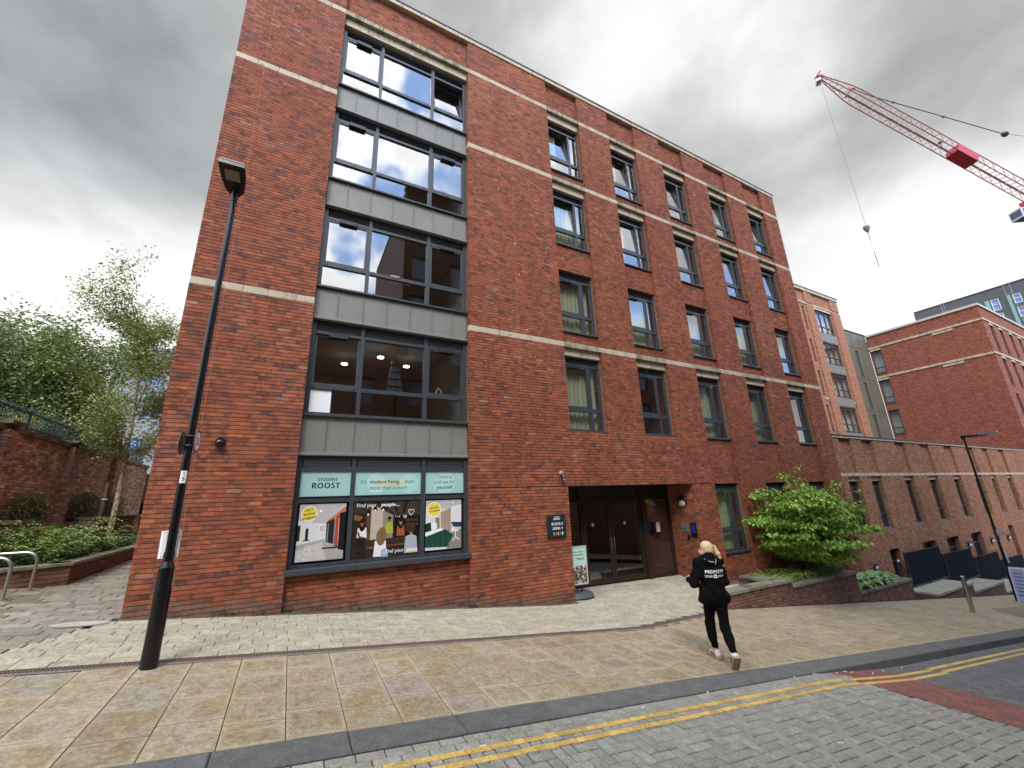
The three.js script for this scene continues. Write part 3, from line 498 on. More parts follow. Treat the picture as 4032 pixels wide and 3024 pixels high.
// printed vinyl of the ground floor window and its posters
function printPlate(parent, name, x0, x1, y0, y1, z, t, label, rough = 0.25) {
  const m = new THREE.MeshPhysicalMaterial({ map: t, roughness: rough, clearcoat: 0.6, clearcoatRoughness: 0.03 });
  const g = new Geo().quad([x0, y0, z], [x1, y0, z], [x1, y1, z], [x0, y1, z], [0, 0, 1, 1]); g.uo = [0, 0]; g.box(x0, x1, y0, y1, z - 0.006, z - 0.0005, 'f');
  const o = put(parent, name, g, m); if (label) o.userData.label = label; return o;
}
function makeVinyl(g) {
  const font = (b, s) => (b ? 'bold ' : '') + s + 'px sans-serif', teal = '#a3cbc2', ink = '#1d2b33';
  const cx = (c, txt, x, y) => { c.textAlign = 'center'; c.fillText(txt, x, y); };
  const blob = (c, col, x, y, r, a) => { c.globalAlpha = a; c.fillStyle = col; c.beginPath(); c.arc(x, y, r, 0, 7); c.fill(); c.globalAlpha = 1; };
  const top = [1.37, 1.852];
  printPlate(g, 'vinyl_print', BX[1] + 0.005, BX[2] - 0.002, ...top, -0.18, canvasTex(720, 376, (c, w, h) => { c.fillStyle = teal; c.fillRect(0, 0, w, h); c.fillStyle = ink; c.font = font(1, 66); cx(c, 'STUDENT', w * 0.53, 150); c.font = font(1, 116); c.save(); c.translate(w * 0.5, 258); c.scale(1.12, 1); cx(c, 'ROOST', 0, 0); c.restore(); }), 'teal print reading STUDENT ROOST');
  printPlate(g, 'vinyl_print', BX[3] + 0.002, BX[4] - 0.002, ...top, -0.18, canvasTex(1064, 376, (c, w, h) => {
    c.fillStyle = teal; c.fillRect(0, 0, w, h); blob(c, '#bfe3dc', 330, 190, 150, 0.5); blob(c, '#bfe3dc', 860, 190, 160, 0.4); c.fillStyle = '#eec95a'; c.fillRect(330, 176, 440, 34);
    c.fillStyle = ink; c.textAlign = 'left'; c.font = font(0, 74); c.fillText("It's", 84, 196); c.font = font(1, 72); c.fillText('student living', 226, 196, 540); c.font = font(0, 74); c.fillText("that's", 786, 196, 210); cx(c, 'more than a room', w * 0.5, 292); c.fillStyle = '#eef6f2'; c.fillRect(232, 306, 190, 8);
  }), "teal print reading It's student living that's more than a room");
  printPlate(g, 'vinyl_print', BX[5] + 0.002, BX[6] - 0.005, ...top, -0.18, canvasTex(700, 376, (c, w, h) => { c.fillStyle = teal; c.fillRect(0, 0, w, h); blob(c, '#b7dfd6', 350, 200, 190, 0.6); c.fillStyle = ink; c.font = font(0, 74); cx(c, 'Come in', 350, 122); cx(c, 'and see for', 350, 212); c.font = font(1, 74); cx(c, 'yourself', 350, 300); c.strokeStyle = '#e8f4f0'; c.lineWidth = 8; for (const [a, b, d, e] of [[560, 70, 580, 20], [590, 90, 640, 60], [600, 120, 660, 124]]) { c.beginPath(); c.moveTo(a, b); c.lineTo(d, e); c.stroke(); } }), 'teal print reading Come in and see for yourself');
  const noise = (c, w, h, a, q) => { for (let k = 0; k < 900; k++) { c.globalAlpha = a * q(); c.fillStyle = q() < 0.5 ? '#000' : '#fff'; c.fillRect(q() * w, q() * h, 6 + q() * 40, 2 + q() * 14); } c.globalAlpha = 1; };
  const badge = (c, x, y, r, lines, s) => { c.fillStyle = '#fff'; c.beginPath(); c.arc(x, y, r + 7, 0, 7); c.fill(); c.fillStyle = '#e6cf4e'; c.beginPath(); c.arc(x, y, r, 0, 7); c.fill(); c.save(); c.translate(x, y); c.rotate(-0.12); c.fillStyle = '#3a3620'; c.font = font(1, s); lines.forEach((t, i) => cx(c, t, 0, (i - (lines.length - 1) / 2) * s * 1.1 + s * 0.35)); c.restore(); };
  const poly = (c, col, ...p) => { c.fillStyle = col; c.beginPath(); p.forEach(([x, y], i) => (i ? c.lineTo(x, y) : c.moveTo(x, y))); c.closePath(); c.fill(); };
  // gym
  printPlate(g, 'poster', 0.13, 0.955, 0.205, 1.225, -0.17, canvasTex(560, 700, (c, w, h) => {
    const q = rnd(5); c.fillStyle = '#c9c8c6'; c.fillRect(0, 0, w, h); poly(c, '#b9b7b4', [0, 0], [w, 0], [w, 150], [300, 250], [0, 200]); poly(c, '#d8d6d2', [0, 200], [300, 250], [330, 440], [0, 500]); poly(c, '#a7a49e', [0, 500], [330, 440], [w, 520], [w, h], [0, h]); poly(c, '#c2bfb8', [0, 560], [300, 470], [360, h], [0, h]);
    poly(c, '#c4512f', [560, 40], [560, 150], [350, 240], [350, 210]); poly(c, '#d7734e', [560, 60], [560, 90], [380, 200], [380, 188]); poly(c, '#efeae2', [250, 250], [320, 262], [320, 350], [250, 360]); c.fillStyle = '#77756f'; for (let k = 0; k < 4; k++) c.fillRect(260 + k * 15, 270, 7, 76);
    poly(c, '#2b2a2a', [330, 230], [440, 190], [450, 520], [340, 480]); poly(c, '#b0472c', [440, 170], [480, 160], [484, 560], [446, 540]); poly(c, '#1b1c1e', [486, 120], [560, 110], [560, 600], [490, 580]); c.fillStyle = '#8f9498'; c.fillRect(428, 140, 14, 420); c.fillRect(350, 250, 9, 240); c.fillStyle = '#26282a'; c.fillRect(300, 545, 220, 20); c.fillRect(92, 300, 34, 150); c.fillRect(0, 260, 30, 190); c.fillRect(70, 440, 76, 12);
    blob(c, '#ffffff', 250, 90, 16, 0.9); noise(c, w, h, 0.05, q); c.strokeStyle = '#eeeeec'; c.lineWidth = 5; c.beginPath(); c.arc(130, 590, 38, 0, 7); c.stroke(); c.beginPath(); c.arc(130, 536, 26, 2.6, 6.8); c.stroke(); c.beginPath(); c.moveTo(40, 640); c.lineTo(110, 680); c.stroke(); c.beginPath(); c.arc(34, 628, 18, 0, 7); c.stroke(); c.beginPath(); c.arc(112, 682, 18, 0, 7); c.stroke();
    badge(c, 118, 118, 88, ['24/7', 'onsite', 'support'], 44);
  }), 'poster of a gym with a yellow badge');
  // friends in a bar
  printPlate(g, 'poster', 1.087, 2.441, 0.165, 1.25, -0.17, canvasTex(920, 736, (c, w, h) => {
    const q = rnd(9); c.fillStyle = '#2a2623'; c.fillRect(0, 0, w, h); poly(c, '#3b352f', [0, 0], [w, 0], [w, 210], [560, 200], [0, 150]); for (let k = 0; k < 9; k++) poly(c, k % 2 ? '#1b1917' : '#46403a', [k * 110 - 60, 0], [k * 110 - 20, 0], [500 + k * 26, 200], [486 + k * 26, 200]);
    poly(c, '#b9ada0', [240, 60], [400, 110], [400, 600], [240, 620]); poly(c, '#8f8272', [400, 130], [540, 200], [540, 560], [400, 600]); poly(c, '#5b4029', [180, 140], [236, 120], [236, 560], [180, 560]); poly(c, '#7b5c3c', [20, 170], [130, 200], [120, 260], [20, 240]); c.fillStyle = '#171514'; c.fillRect(560, 220, 360, 300); c.fillStyle = '#4b3d33'; for (let k = 0; k < 14; k++) c.fillRect(720 + (k % 5) * 38, 250 + Math.floor(k / 5) * 60, 24, 44);
    for (const [x, y, r] of [[200, 150, 30], [290, 100, 34], [400, 95, 36]]) { poly(c, '#141414', [x - r, y + 26], [x - r * 0.35, y - 34], [x + r * 0.35, y - 34], [x + r, y + 26]); blob(c, '#fff3da', x, y + 26, 13, 0.95); }
    for (let k = 0; k < 10; k++) blob(c, '#ffe9c4', 520 + q() * 380, 170 + q() * 60, 6, 0.8);
    const person = (x, y, s, skin, hair, top, long) => { poly(c, top, [x - 70 * s, y + 230 * s], [x - 58 * s, y + 70 * s], [x, y + 48 * s], [x + 58 * s, y + 70 * s], [x + 72 * s, y + 230 * s]); c.fillStyle = hair; if (long) { c.beginPath(); c.ellipse(x, y + 30 * s, 46 * s, 86 * s, 0, 0, 7); c.fill(); } c.fillStyle = skin; c.beginPath(); c.ellipse(x, y, 31 * s, 40 * s, 0, 0, 7); c.fill(); c.fillRect(x - 12 * s, y + 30 * s, 24 * s, 24 * s); c.fillStyle = hair; c.beginPath(); c.ellipse(x, y - 20 * s, 34 * s, 26 * s, 0, 0, 7); c.fill(); };
    person(130, 280, 0.95, '#8a5a40', '#1c1512', '#e2ded8', true); poly(c, '#7a4d36', [72, 400], [92, 480], [200, 500], [196, 478], [110, 450], [92, 390]); poly(c, '#1f1d1d', [60, 470], [190, 480], [190, h], [70, h]);
    person(490, 250, 0.8, '#8a5f45', '#191412', '#a8a83a', false); person(650, 290, 0.82, '#a8765a', '#241a16', '#a5523a', true); poly(c, '#3a2c22', [180, 510], [760, 490], [800, 580], [180, 600]); poly(c, '#6b3f2c', [200, 590], [720, 575], [720, 600], [200, 615]);
    person(380, 440, 1.25, '#b98a6c', '#7a5a3c', '#e7e4e0', true); c.fillStyle = '#80603f'; c.beginPath(); c.ellipse(392, 470, 62, 120, 0.1, 0, 7); c.fill(); poly(c, '#9fb2c4', [400, 640], [470, 620], [490, h], [390, h]); person(800, 400, 1.35, '#a9795c', '#3a2c24', '#a9adb6', false); c.fillStyle = '#3d2e25'; c.beginPath(); c.ellipse(796, 380, 62, 62, 0, 0, 7); c.fill();
    noise(c, w, h, 0.06, q); c.strokeStyle = '#f2f2ef'; c.lineWidth = 7; const heart = (x, y, s) => { c.beginPath(); c.moveTo(x, y + 30 * s); c.bezierCurveTo(x - 60 * s, y - 10 * s, x - 20 * s, y - 50 * s, x, y - 14 * s); c.bezierCurveTo(x + 22 * s, y - 54 * s, x + 64 * s, y - 8 * s, x, y + 30 * s); c.stroke(); }; heart(794, 164, 1.2); heart(706, 226, 0.62);
    c.fillStyle = '#fff'; c.textAlign = 'left'; c.font = font(0, 62); c.fillText('Find your', 40, 76, 320); c.font = font(1, 62); c.fillText('people...', 366, 76, 290); c.font = font(0, 60); c.fillText('...find your', 410, 690, 320); c.font = font(1, 60); c.fillText('place', 744, 690, 156); c.fillStyle = '#e6cf4e'; c.fillRect(744, 702, 160, 8);
  }), 'poster of people in a bar reading Find your people find your place');
  // bedroom
  printPlate(g, 'poster', 2.572, 3.382, 0.205, 1.222, -0.17, canvasTex(560, 700, (c, w, h) => {
    const q = rnd(12); c.fillStyle = '#cfcdca'; c.fillRect(0, 0, w, h); poly(c, '#b8b6b4', [0, 0], [w, 0], [w, 60], [330, 130], [0, 90]); poly(c, '#dad8d4', [0, 90], [180, 130], [180, 400], [0, 420]); poly(c, '#a8927a', [230, 180], [390, 110], [390, 470], [240, 420]); poly(c, '#8f7a64', [150, 240], [215, 250], [215, 420], [150, 410]); poly(c, '#e2e0dd', [392, 100], [w, 60], [w, 330], [392, 330]); poly(c, '#2c3a5a', [400, 320], [w, 330], [w, 400], [400, 390]); poly(c, '#8b8680', [380, 480], [w, 420], [w, h], [300, h]);
    poly(c, '#17382c', [0, 330], [80, 310], [90, 430], [0, 450]); poly(c, '#e9e8e6', [84, 330], [170, 320], [180, 400], [90, 420]); poly(c, '#eeedeb', [0, 450], [230, 400], [300, 430], [0, 520]); poly(c, '#1f4a3a', [0, 510], [300, 420], [430, 500], [400, 560], [330, h - 30], [0, h - 40]); for (let k = 0; k < 9; k++) poly(c, k % 2 ? '#1a4032' : '#265643', [k * 44, 500 - k * 9], [k * 44 + 10, 498 - k * 9], [k * 40 + 40, 670], [k * 40 + 24, 670]); poly(c, '#d9d6d2', [0, h - 40], [330, h - 30], [330, h], [0, h]);
    c.strokeStyle = '#f4f4f2'; c.lineWidth = 12; c.beginPath(); c.moveTo(390, 350); c.quadraticCurveTo(440, 380, 430, 440); c.lineTo(520, 450); c.moveTo(470, 450); c.lineTo(470, 540); c.lineTo(420, 590); c.moveTo(470, 540); c.lineTo(530, 580); c.stroke(); blob(c, '#fff', 420, 40, 12, 0.9); noise(c, w, h, 0.05, q); badge(c, 128, 128, 98, ['All bills', 'included'], 40);
  }), 'poster of a bedroom with a yellow badge');
  const lip = new Geo(); for (const [a, b] of [[1, 2], [3, 4], [5, 6]]) lip.box(BX[a] + 0.01, BX[b] - 0.01, 1.362, 1.37, -0.16, -0.12); put(g, 'bead', lip, M.dark);
}

// ================= main building =================
const SCA = [14.58, 14.73], SCB = [11.70, 11.85], SCC = [5.90, 6.05], TOP = 15.85;
const COL = [6.475, 9.225, 11.98, 14.72, 17.45], CW = 1.35, BL = 0.044, BR = 3.573;
const ROWS = [[12.18, 14.32], [9.35, 11.46], [6.395, 8.46], [3.47, 5.68], [-0.10, 2.02]];
const building = thing('apartment_building', 'five storey red brick student block with grey bay windows and pale stone bands', 'building');
{
  const b = building, mort = new Geo(), front = [], sc = [SCA, SCB, SCC];
  const F = (x0, x1, y0, y1) => { for (const [p, q] of bands(y0, y1, sc)) front.push([[0, 0, 0], UX, x0, x1, p, q]); mort.box(x0 + 0.011, x1 - 0.011, y0, y1, -0.3, -0.036); };
  const P = (x0, x1, y0, y1) => { for (const [p, q] of bands(y0, y1, sc)) front.push([[0, 0, -0.11], UX, x0, x1, p, q]); mort.box(x0 - 0.004, x1 + 0.004, y0, y1, -0.42, -0.146); };
  const rev = (x, y0, y1, right) => { for (const [p, q] of bands(y0, y1, sc)) front.push(right ? [[x, 0, 0], UZ, -0.11, -0.051, p, q] : [[x, 0, 0], UZm, 0.051, 0.11, p, q]); };
  F(-2.1, BL, -1.2, TOP); F(BR, COL[0], 2.04, TOP); F(BR, 6.27, -1.6, 2.04);
  const re = COL.map((c) => c + CW);
  F(re[0], COL[1], 2.04, TOP); F(COL[0], re[0], 2.04, 3.47); F(COL[1], re[1], 2.04, 3.47); F(re[1], COL[2], 2.04, TOP); F(10.96, COL[2], -2, 2.04);
  F(re[2], COL[3], -2.6, TOP); F(re[3], COL[4], -2.8, TOP); F(re[4], 19.94, -3.2, TOP);
  COL.forEach((c, i) => {
    P(c, re[i], 14.73, TOP); P(c, re[i], 11.85, 12.18); P(c, re[i], 8.46, 9.35); P(c, re[i], 6.05, 6.395);
    if (i > 1) { P(c, re[i], 2.02, 3.47); P(c, re[i], -3, -0.1); }
    const y0 = i > 1 ? -3 : 3.47; rev(re[i], y0, TOP, true); rev(c, y0, TOP, false);
  });
  P(BL, BR, 14.73, TOP); P(BL, BR, -1.5, 0.566); rev(BR, -1.5, TOP, true); rev(BL, -1.5, TOP, false);
  // entrance recess: brick right jamb and left jamb
  front.push([[10.96, 0, 0], UZ, -1.05, -0.051, -1.5, 2.04], [[6.27, 0, 0], UZm, 0.051, 1.05, -1.5, 2.04], [[0, 0, 0.0], UX, 0, 0, 0, 0]);
  mort.box(10.971, 11.3, -2, 2.03, -1.2, -0.301).box(5.95, 6.259, -1.6, 2.03, -1.2, -0.301);
  const wall = put(b, 'wall', mort, M.mortar);
  const gl = (x) => gy(x, 0);
  bricks(wall, front, palette.main, M.brick, { seed: 11, low: (x, z) => (z < -0.2 ? -0.9 : gl(x) - 0.05),
    tint: (c, x, y, z, q) => { const h = y - gl(x); if (h < 0.11 + q() * 0.12 && z > -0.2) { const t = 0.55 + q() * 0.3, gcol = rgb(126, 102, 86); return c.map((v, n) => mix(v, gcol[n], t)); } if (q() < 0.008) { const w = rgb(176, 140, 120); return c.map((v, n) => mix(v, w[n], 0.5)); } return c; } });
  // shell behind the facade
  const sh = new Geo(); sh.box(-2.085, -1.8, -1, TOP, -14, -0.3).box(19.6, 19.925, -3, TOP, -14, -0.3).box(-2.085, 19.925, -3, TOP, -14.3, -14).box(-2.0, 19.85, TOP - 0.6, TOP - 0.3, -14, -0.43);
  put(b, 'side_wall', sh, farBrick(168, 92, 70));
  const fl = new Geo(); fl.box(-1.79, 19.59, 2.2, 2.4, -13.9, -5.2); put(b, 'floor_slab', fl, M.plaster);
  // string courses
  const scourse = (y, spans) => {
    const p = part(b, 'string_course'), q = rnd(Math.round(y * 10));
    for (const [x0, x1, bay] of spans) { const n = Math.max(1, Math.round((x1 - x0) / 0.46)); for (let k = 0; k < n; k++) { const a = mix(x0, x1, k / n), e = mix(x0, x1, (k + 1) / n), g = new Geo(); g.uo = [q() * 6, q() * 6]; g.cbox(a + 0.0025, e - 0.0025, y[0], y[1], -0.125, 0.003 + (q() - 0.5) * 0.002, 0.004); put(p, 'stone', g, bay ? M.stained : M.stone); } }
  };
  const piers = [[BR, COL[0]], [re[0], COL[1]], [re[1], COL[2]], [re[2], COL[3]], [re[3], COL[4]], [re[4], 19.94]], bays = COL.map((c, i) => [c, re[i], true]);
  scourse(SCA, [[-2.1, BL], [BL, BR, true], ...piers, ...bays]); scourse(SCB, [[-2.1, BL], ...piers, ...bays]); scourse(SCC, [[-2.1, BL], ...piers, ...bays]);
  const lin = part(b, 'lintel');
  const lint = (x0, x1, y0, y1, n) => { for (let k = 0; k < n; k++) { const g = new Geo(); g.uo = [R() * 5, R() * 5]; g.cbox(mix(x0, x1, k / n) + 0.003, mix(x0, x1, (k + 1) / n) - 0.003, y0, y1, -0.27, -0.1, 0.004); put(lin, 'stone', g, M.stone); } };
  COL.forEach((c, i) => { lint(c + 0.005, re[i] - 0.005, 14.32, 14.578, 2); lint(c + 0.005, re[i] - 0.005, 11.46, 11.698, 2); lint(c + 0.005, re[i] - 0.005, 5.68, 5.898, 2); });
  lint(BL + 0.005, BR - 0.005, 14.33, 14.578, 6);
  // parapet
  const cop = part(b, 'parapet_coping');
  for (let k = 0; k < 37; k++) { const x = -2.13 + k * 0.598, g = new Geo(); g.uo = [R() * 5, R() * 5]; g.cbox(x + 0.003, Math.min(19.97, x + 0.595), 15.855, 16.0, -0.35, 0.028, 0.006); put(cop, 'stone', g, M.stone); }
  put(b, 'parapet_capping', new Geo().cbox(-2.16, 20.0, 16.002, 16.055, -0.42, 0.05, 0.01), plain(96, 100, 102, 0.4, { metalness: 0.3 }));
  // movement joints and lightning conductor
  for (const [x, y0] of [[-1.535, 0.2], [5.0, 2.0]]) put(b, 'movement_joint', new Geo().box(x - 0.006, x + 0.006, y0, TOP, -0.02, 0.001), plain(150, 100, 78, 0.9));
  { const lc = new Geo(); lc.box(19.0, 19.02, -1.6, TOP, 0.004, 0.012); for (let y = -1; y < 15.8; y += 0.95) lc.box(18.99, 19.03, y, y + 0.04, 0.0035, 0.03); put(b, 'lightning_conductor', lc, plain(178, 112, 84, 0.5, { metalness: 0.4 })); }
  { const drop = new Geo(), q = rnd(3); for (let k = 0; k < 46; k++) { const x = rr(4, 18.6), y = rr(3.2, 11); drop.box(x, x + rr(0.01, 0.035), y, y + rr(0.015, 0.045), 0.0016, 0.0035); } put(b, 'mortar_spots', drop, plain(206, 196, 180, 0.9)); }
  // bedroom windows
  const fills = [[2, 2, 2, 3, 2], [1, 2, 2, 2, 2], [1, 1, 1, 1, 1], [1, 0, 1, 1, 1], [0, 0, 1, 2, 1]];
  const tilts = [[0.16, 0.13, 0.13, 0.10, 0.10], [0.12, 0.07, 0.07, 0.06, 0.06], [0, 0, 0, 0, 0], [0, 0, 0, 0, 0], [0, 0, 0, 0, 0]];
  ROWS.forEach(([y0, y1], r) => COL.forEach((c, i) => {
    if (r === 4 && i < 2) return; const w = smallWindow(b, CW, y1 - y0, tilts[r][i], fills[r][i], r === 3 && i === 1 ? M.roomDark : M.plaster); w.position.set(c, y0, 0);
  }));
  // grey bay windows and seamed zinc spandrels
  const bay = [[12.20, 2.09], [9.27, 2.16], [6.385, 2.12], [3.505, 2.12]];
  bay.forEach(([y, h], k) => {
    const wd = k === 0 ? bayWindow(b, h, { tilt: [0, 0, 0.2] }) : bayWindow(b, h, k === 3 ? { tilt: [0.03, 0, 0] } : {}); wd.g.position.set(BL, y, 0);
    const lowY = [11.46, 8.535, 5.655, 2.745][k], sp = part(b, 'spandrel_panel'), xs = [BL + 0.01, 0.5, 1.03, 1.563, 2.097, 2.633, 3.155, BR - 0.01];
    for (let i = 0; i < 7; i++) { const g = new Geo(); g.uo = [R() * 4, R() * 4]; const t = (R() - 0.5) * 0.006; g.quad([xs[i], lowY + 0.03, -0.15 + t], [xs[i + 1], lowY + 0.03, -0.15 - t], [xs[i + 1], y - 0.002, -0.15 + t], [xs[i], y - 0.002, -0.15 - t]); g.box(xs[i], xs[i + 1], lowY + 0.03, y - 0.002, -0.2, -0.16, 'f'); put(sp, 'zinc_sheet', g, M.zinc); if (i) put(sp, 'standing_seam', new Geo().box(xs[i] - 0.006, xs[i] + 0.006, lowY + 0.03, y - 0.004, -0.158, -0.122), M.zinc); }
    put(sp, 'drip_flashing', new Geo().cbox(BL + 0.002, BR - 0.002, lowY - 0.03, lowY + 0.03, -0.32, -0.085, 0.008), M.zinc);
    if (k === 3) { // lit common room: paper sheet in the lower light, glowing ceiling lamps, model tower on the sill
      put(wd.g, 'paper_sheet', new Geo().box(0.1, 0.5, 0.11, 0.585, -0.238, -0.234), plain(236, 238, 236, 0.7));
      const mt = new Geo(); for (let j = 0; j < 9; j++) { const s = 0.16 * (1 - j / 10) + 0.03; mt.box(1.85 - s, 1.85 + s, 0.69 + j * 0.095, 0.69 + j * 0.095 + (j % 2 ? 0.05 : 0.085), -0.62 - s, -0.62 + s); } put(wd.g, 'model_tower', mt, plain(40, 52, 62, 0.4));
      put(wd.g, 'star_ornament', new Geo().box(2.75, 3.0, 0.69, 0.74, -0.42, -0.34).tube([[2.8, 0.74, -0.38], [2.83, 0.84, -0.38], [2.88, 0.9, -0.38], [2.93, 0.84, -0.38], [2.97, 0.74, -0.38]], 0.012, 5), plain(206, 196, 160, 0.6));
      for (const [x, yy, z] of [[0.9, 1.98, -2.6], [2.5, 1.98, -2.2], [1.7, 1.98, -1.7]]) { put(wd.g, 'ceiling_lamp', new Geo().add(new THREE.CylinderGeometry(0.085, 0.085, 0.03, 20), M4(x, yy, z)), std({ color: 0xffffff, emissive: 0xfff2dc, emissiveIntensity: 3.2 })); const l = new THREE.PointLight(0xfff0d8, 0.15, 0, 2); l.position.set(x, yy - 0.06, z); l.shadow.radius = 4; l.castShadow = true; wd.g.add(l); }
    }
    if (k === 2) { put(wd.g, 'mug_box', new Geo().box(1.6, 1.82, 0.682, 0.8, -0.5, -0.34), plain(206, 196, 168, 0.6)); put(wd.g, 'mug_box', new Geo().box(1.98, 2.12, 0.682, 0.75, -0.5, -0.36), M.white); }
  });
  { // shop window with printed vinyl
    const wd = bayWindow(b, 2.14, { gf: true }); wd.g.position.set(BL, 0.566, 0); put(wd.g, 'backing', new Geo().box(0.03, 3.5, 0.06, 1.85, -0.34, -0.3), M.dark);
    makeVinyl(wd.g);
  }
  b.userData.entranceDone = true;
}

// ================= entrance =================
{
  const e = part(building, 'entrance'), z = -1.05, y0 = -0.64, f = new Geo();
  // sloping threshold, transom, posts
  const Y = (x) => -0.60 - 0.016 * (x - 7);
  f.box(6.29, 10.95, 1.6, 1.68, z - 0.06, z + 0.03).box(6.29, 10.95, 1.96, 2.035, z - 0.06, z + 0.03);
  for (const [a, b] of [[6.29, 6.36], [7.34, 7.44], [9.66, 9.86], [10.87, 10.95]]) f.box(a, b, Y(a) - 0.1, 1.6, z - 0.06, z + (a === 9.66 ? 0.1 : 0.03)).box(a, b, 1.68, 1.96, z - 0.06, z + 0.03);
  f.box(6.36, 7.34, Y(7) - 0.1, Y(7) + 0.11, z - 0.05, z + 0.02).box(9.86, 10.87, Y(10) - 0.1, Y(10) + 0.1, z - 0.05, z + 0.02);
  put(e, 'frame', f, M.bronze);
  for (const [a, b] of [[7.45, 8.42], [8.44, 9.65]]) {
    const d = new Geo(), yb = Y(a) + 0.005; d.box(a, a + 0.075, yb, 1.595, z - 0.03, z + 0.035).box(b - 0.075, b, yb, 1.595, z - 0.03, z + 0.035).box(a + 0.075, b - 0.075, 1.5, 1.595, z - 0.03, z + 0.035).box(a + 0.075, b - 0.075, yb, yb + 0.13, z - 0.03, z + 0.035);
    put(e, 'door', d, M.bronze); pane(e, a + 0.07, b - 0.07, yb + 0.12, 1.51, z);
  }
  pane(e, 6.35, 7.35, Y(7) + 0.1, 1.61, z - 0.01); pane(e, 9.85, 10.88, Y(10) + 0.09, 1.61, z - 0.01); for (const [a, c] of [[6.36, 7.34], [7.44, 9.66], [9.86, 10.87]]) put(e, 'transom_panel', new Geo().box(a, c, 1.68, 1.96, z - 0.04, z - 0.02), plain(40, 37, 34, 0.5));
  put(e, 'door_handle', new Geo().tube([[8.38, 0.28, z + 0.05], [8.38, 0.6, z + 0.05]], 0.014, 8).tube([[8.49, 0.28, z + 0.05], [8.49, 0.6, z + 0.05]], 0.014, 8), M.steel);
  const stick = (x, y, r) => put(e, 'sticker', new Geo().add(new THREE.CylinderGeometry(r, r, 0.003, 20), M4(x, y, z + 0.006, 0, Math.PI / 2)), plain(206, 178, 174, 0.6));
  stick(7.78, 0.97, 0.05); stick(8.99, 0.96, 0.05);
  printPlate(e, 'warning_sticker', 9.88, 10.12, 1.49, 1.59, z + 0.012, canvasTex(192, 80, (c, w, h) => { c.fillStyle = '#dccf3a'; c.fillRect(0, 0, w, h); c.fillStyle = '#222'; c.beginPath(); c.moveTo(34, 14); c.lineTo(60, 64); c.lineTo(8, 64); c.fill(); c.fillRect(76, 18, 104, 14); c.fillRect(76, 46, 104, 14); }));
  put(e, 'paper_notice', new Geo().box(10.28, 10.44, 0.62, 0.9, z + 0.002, z + 0.005), plain(206, 208, 206, 0.8));
  // lobby behind the glass
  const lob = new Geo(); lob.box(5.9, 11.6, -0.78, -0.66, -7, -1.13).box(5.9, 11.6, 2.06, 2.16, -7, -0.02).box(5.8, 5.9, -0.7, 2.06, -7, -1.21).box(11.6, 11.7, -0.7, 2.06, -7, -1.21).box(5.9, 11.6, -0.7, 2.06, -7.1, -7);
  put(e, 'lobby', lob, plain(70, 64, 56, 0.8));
  put(e, 'reception_desk', new Geo().cbox(7.2, 9.0, -0.66, 0.35, -4.6, -3.9, 0.02), plain(58, 50, 44, 0.5));
  put(e, 'column', new Geo().cbox(8.2, 8.5, -0.66, 2.06, -3.0, -2.7, 0.01), plain(120, 92, 70, 0.7));
  put(e, 'notice_board', new Geo().box(11.55, 11.59, 0.2, 1.5, -3.2, -1.7), plain(112, 92, 74, 0.8));
  put(e, 'fire_point', new Geo().cbox(10.25, 10.55, -0.1, 0.4, -1.9, -1.7, 0.02), plain(150, 46, 34, 0.5));
  put(e, 'soffit', new Geo().box(6.26, 10.97, 2.041, 2.06, -1.13, -0.012), plain(62, 56, 50, 0.8));
}

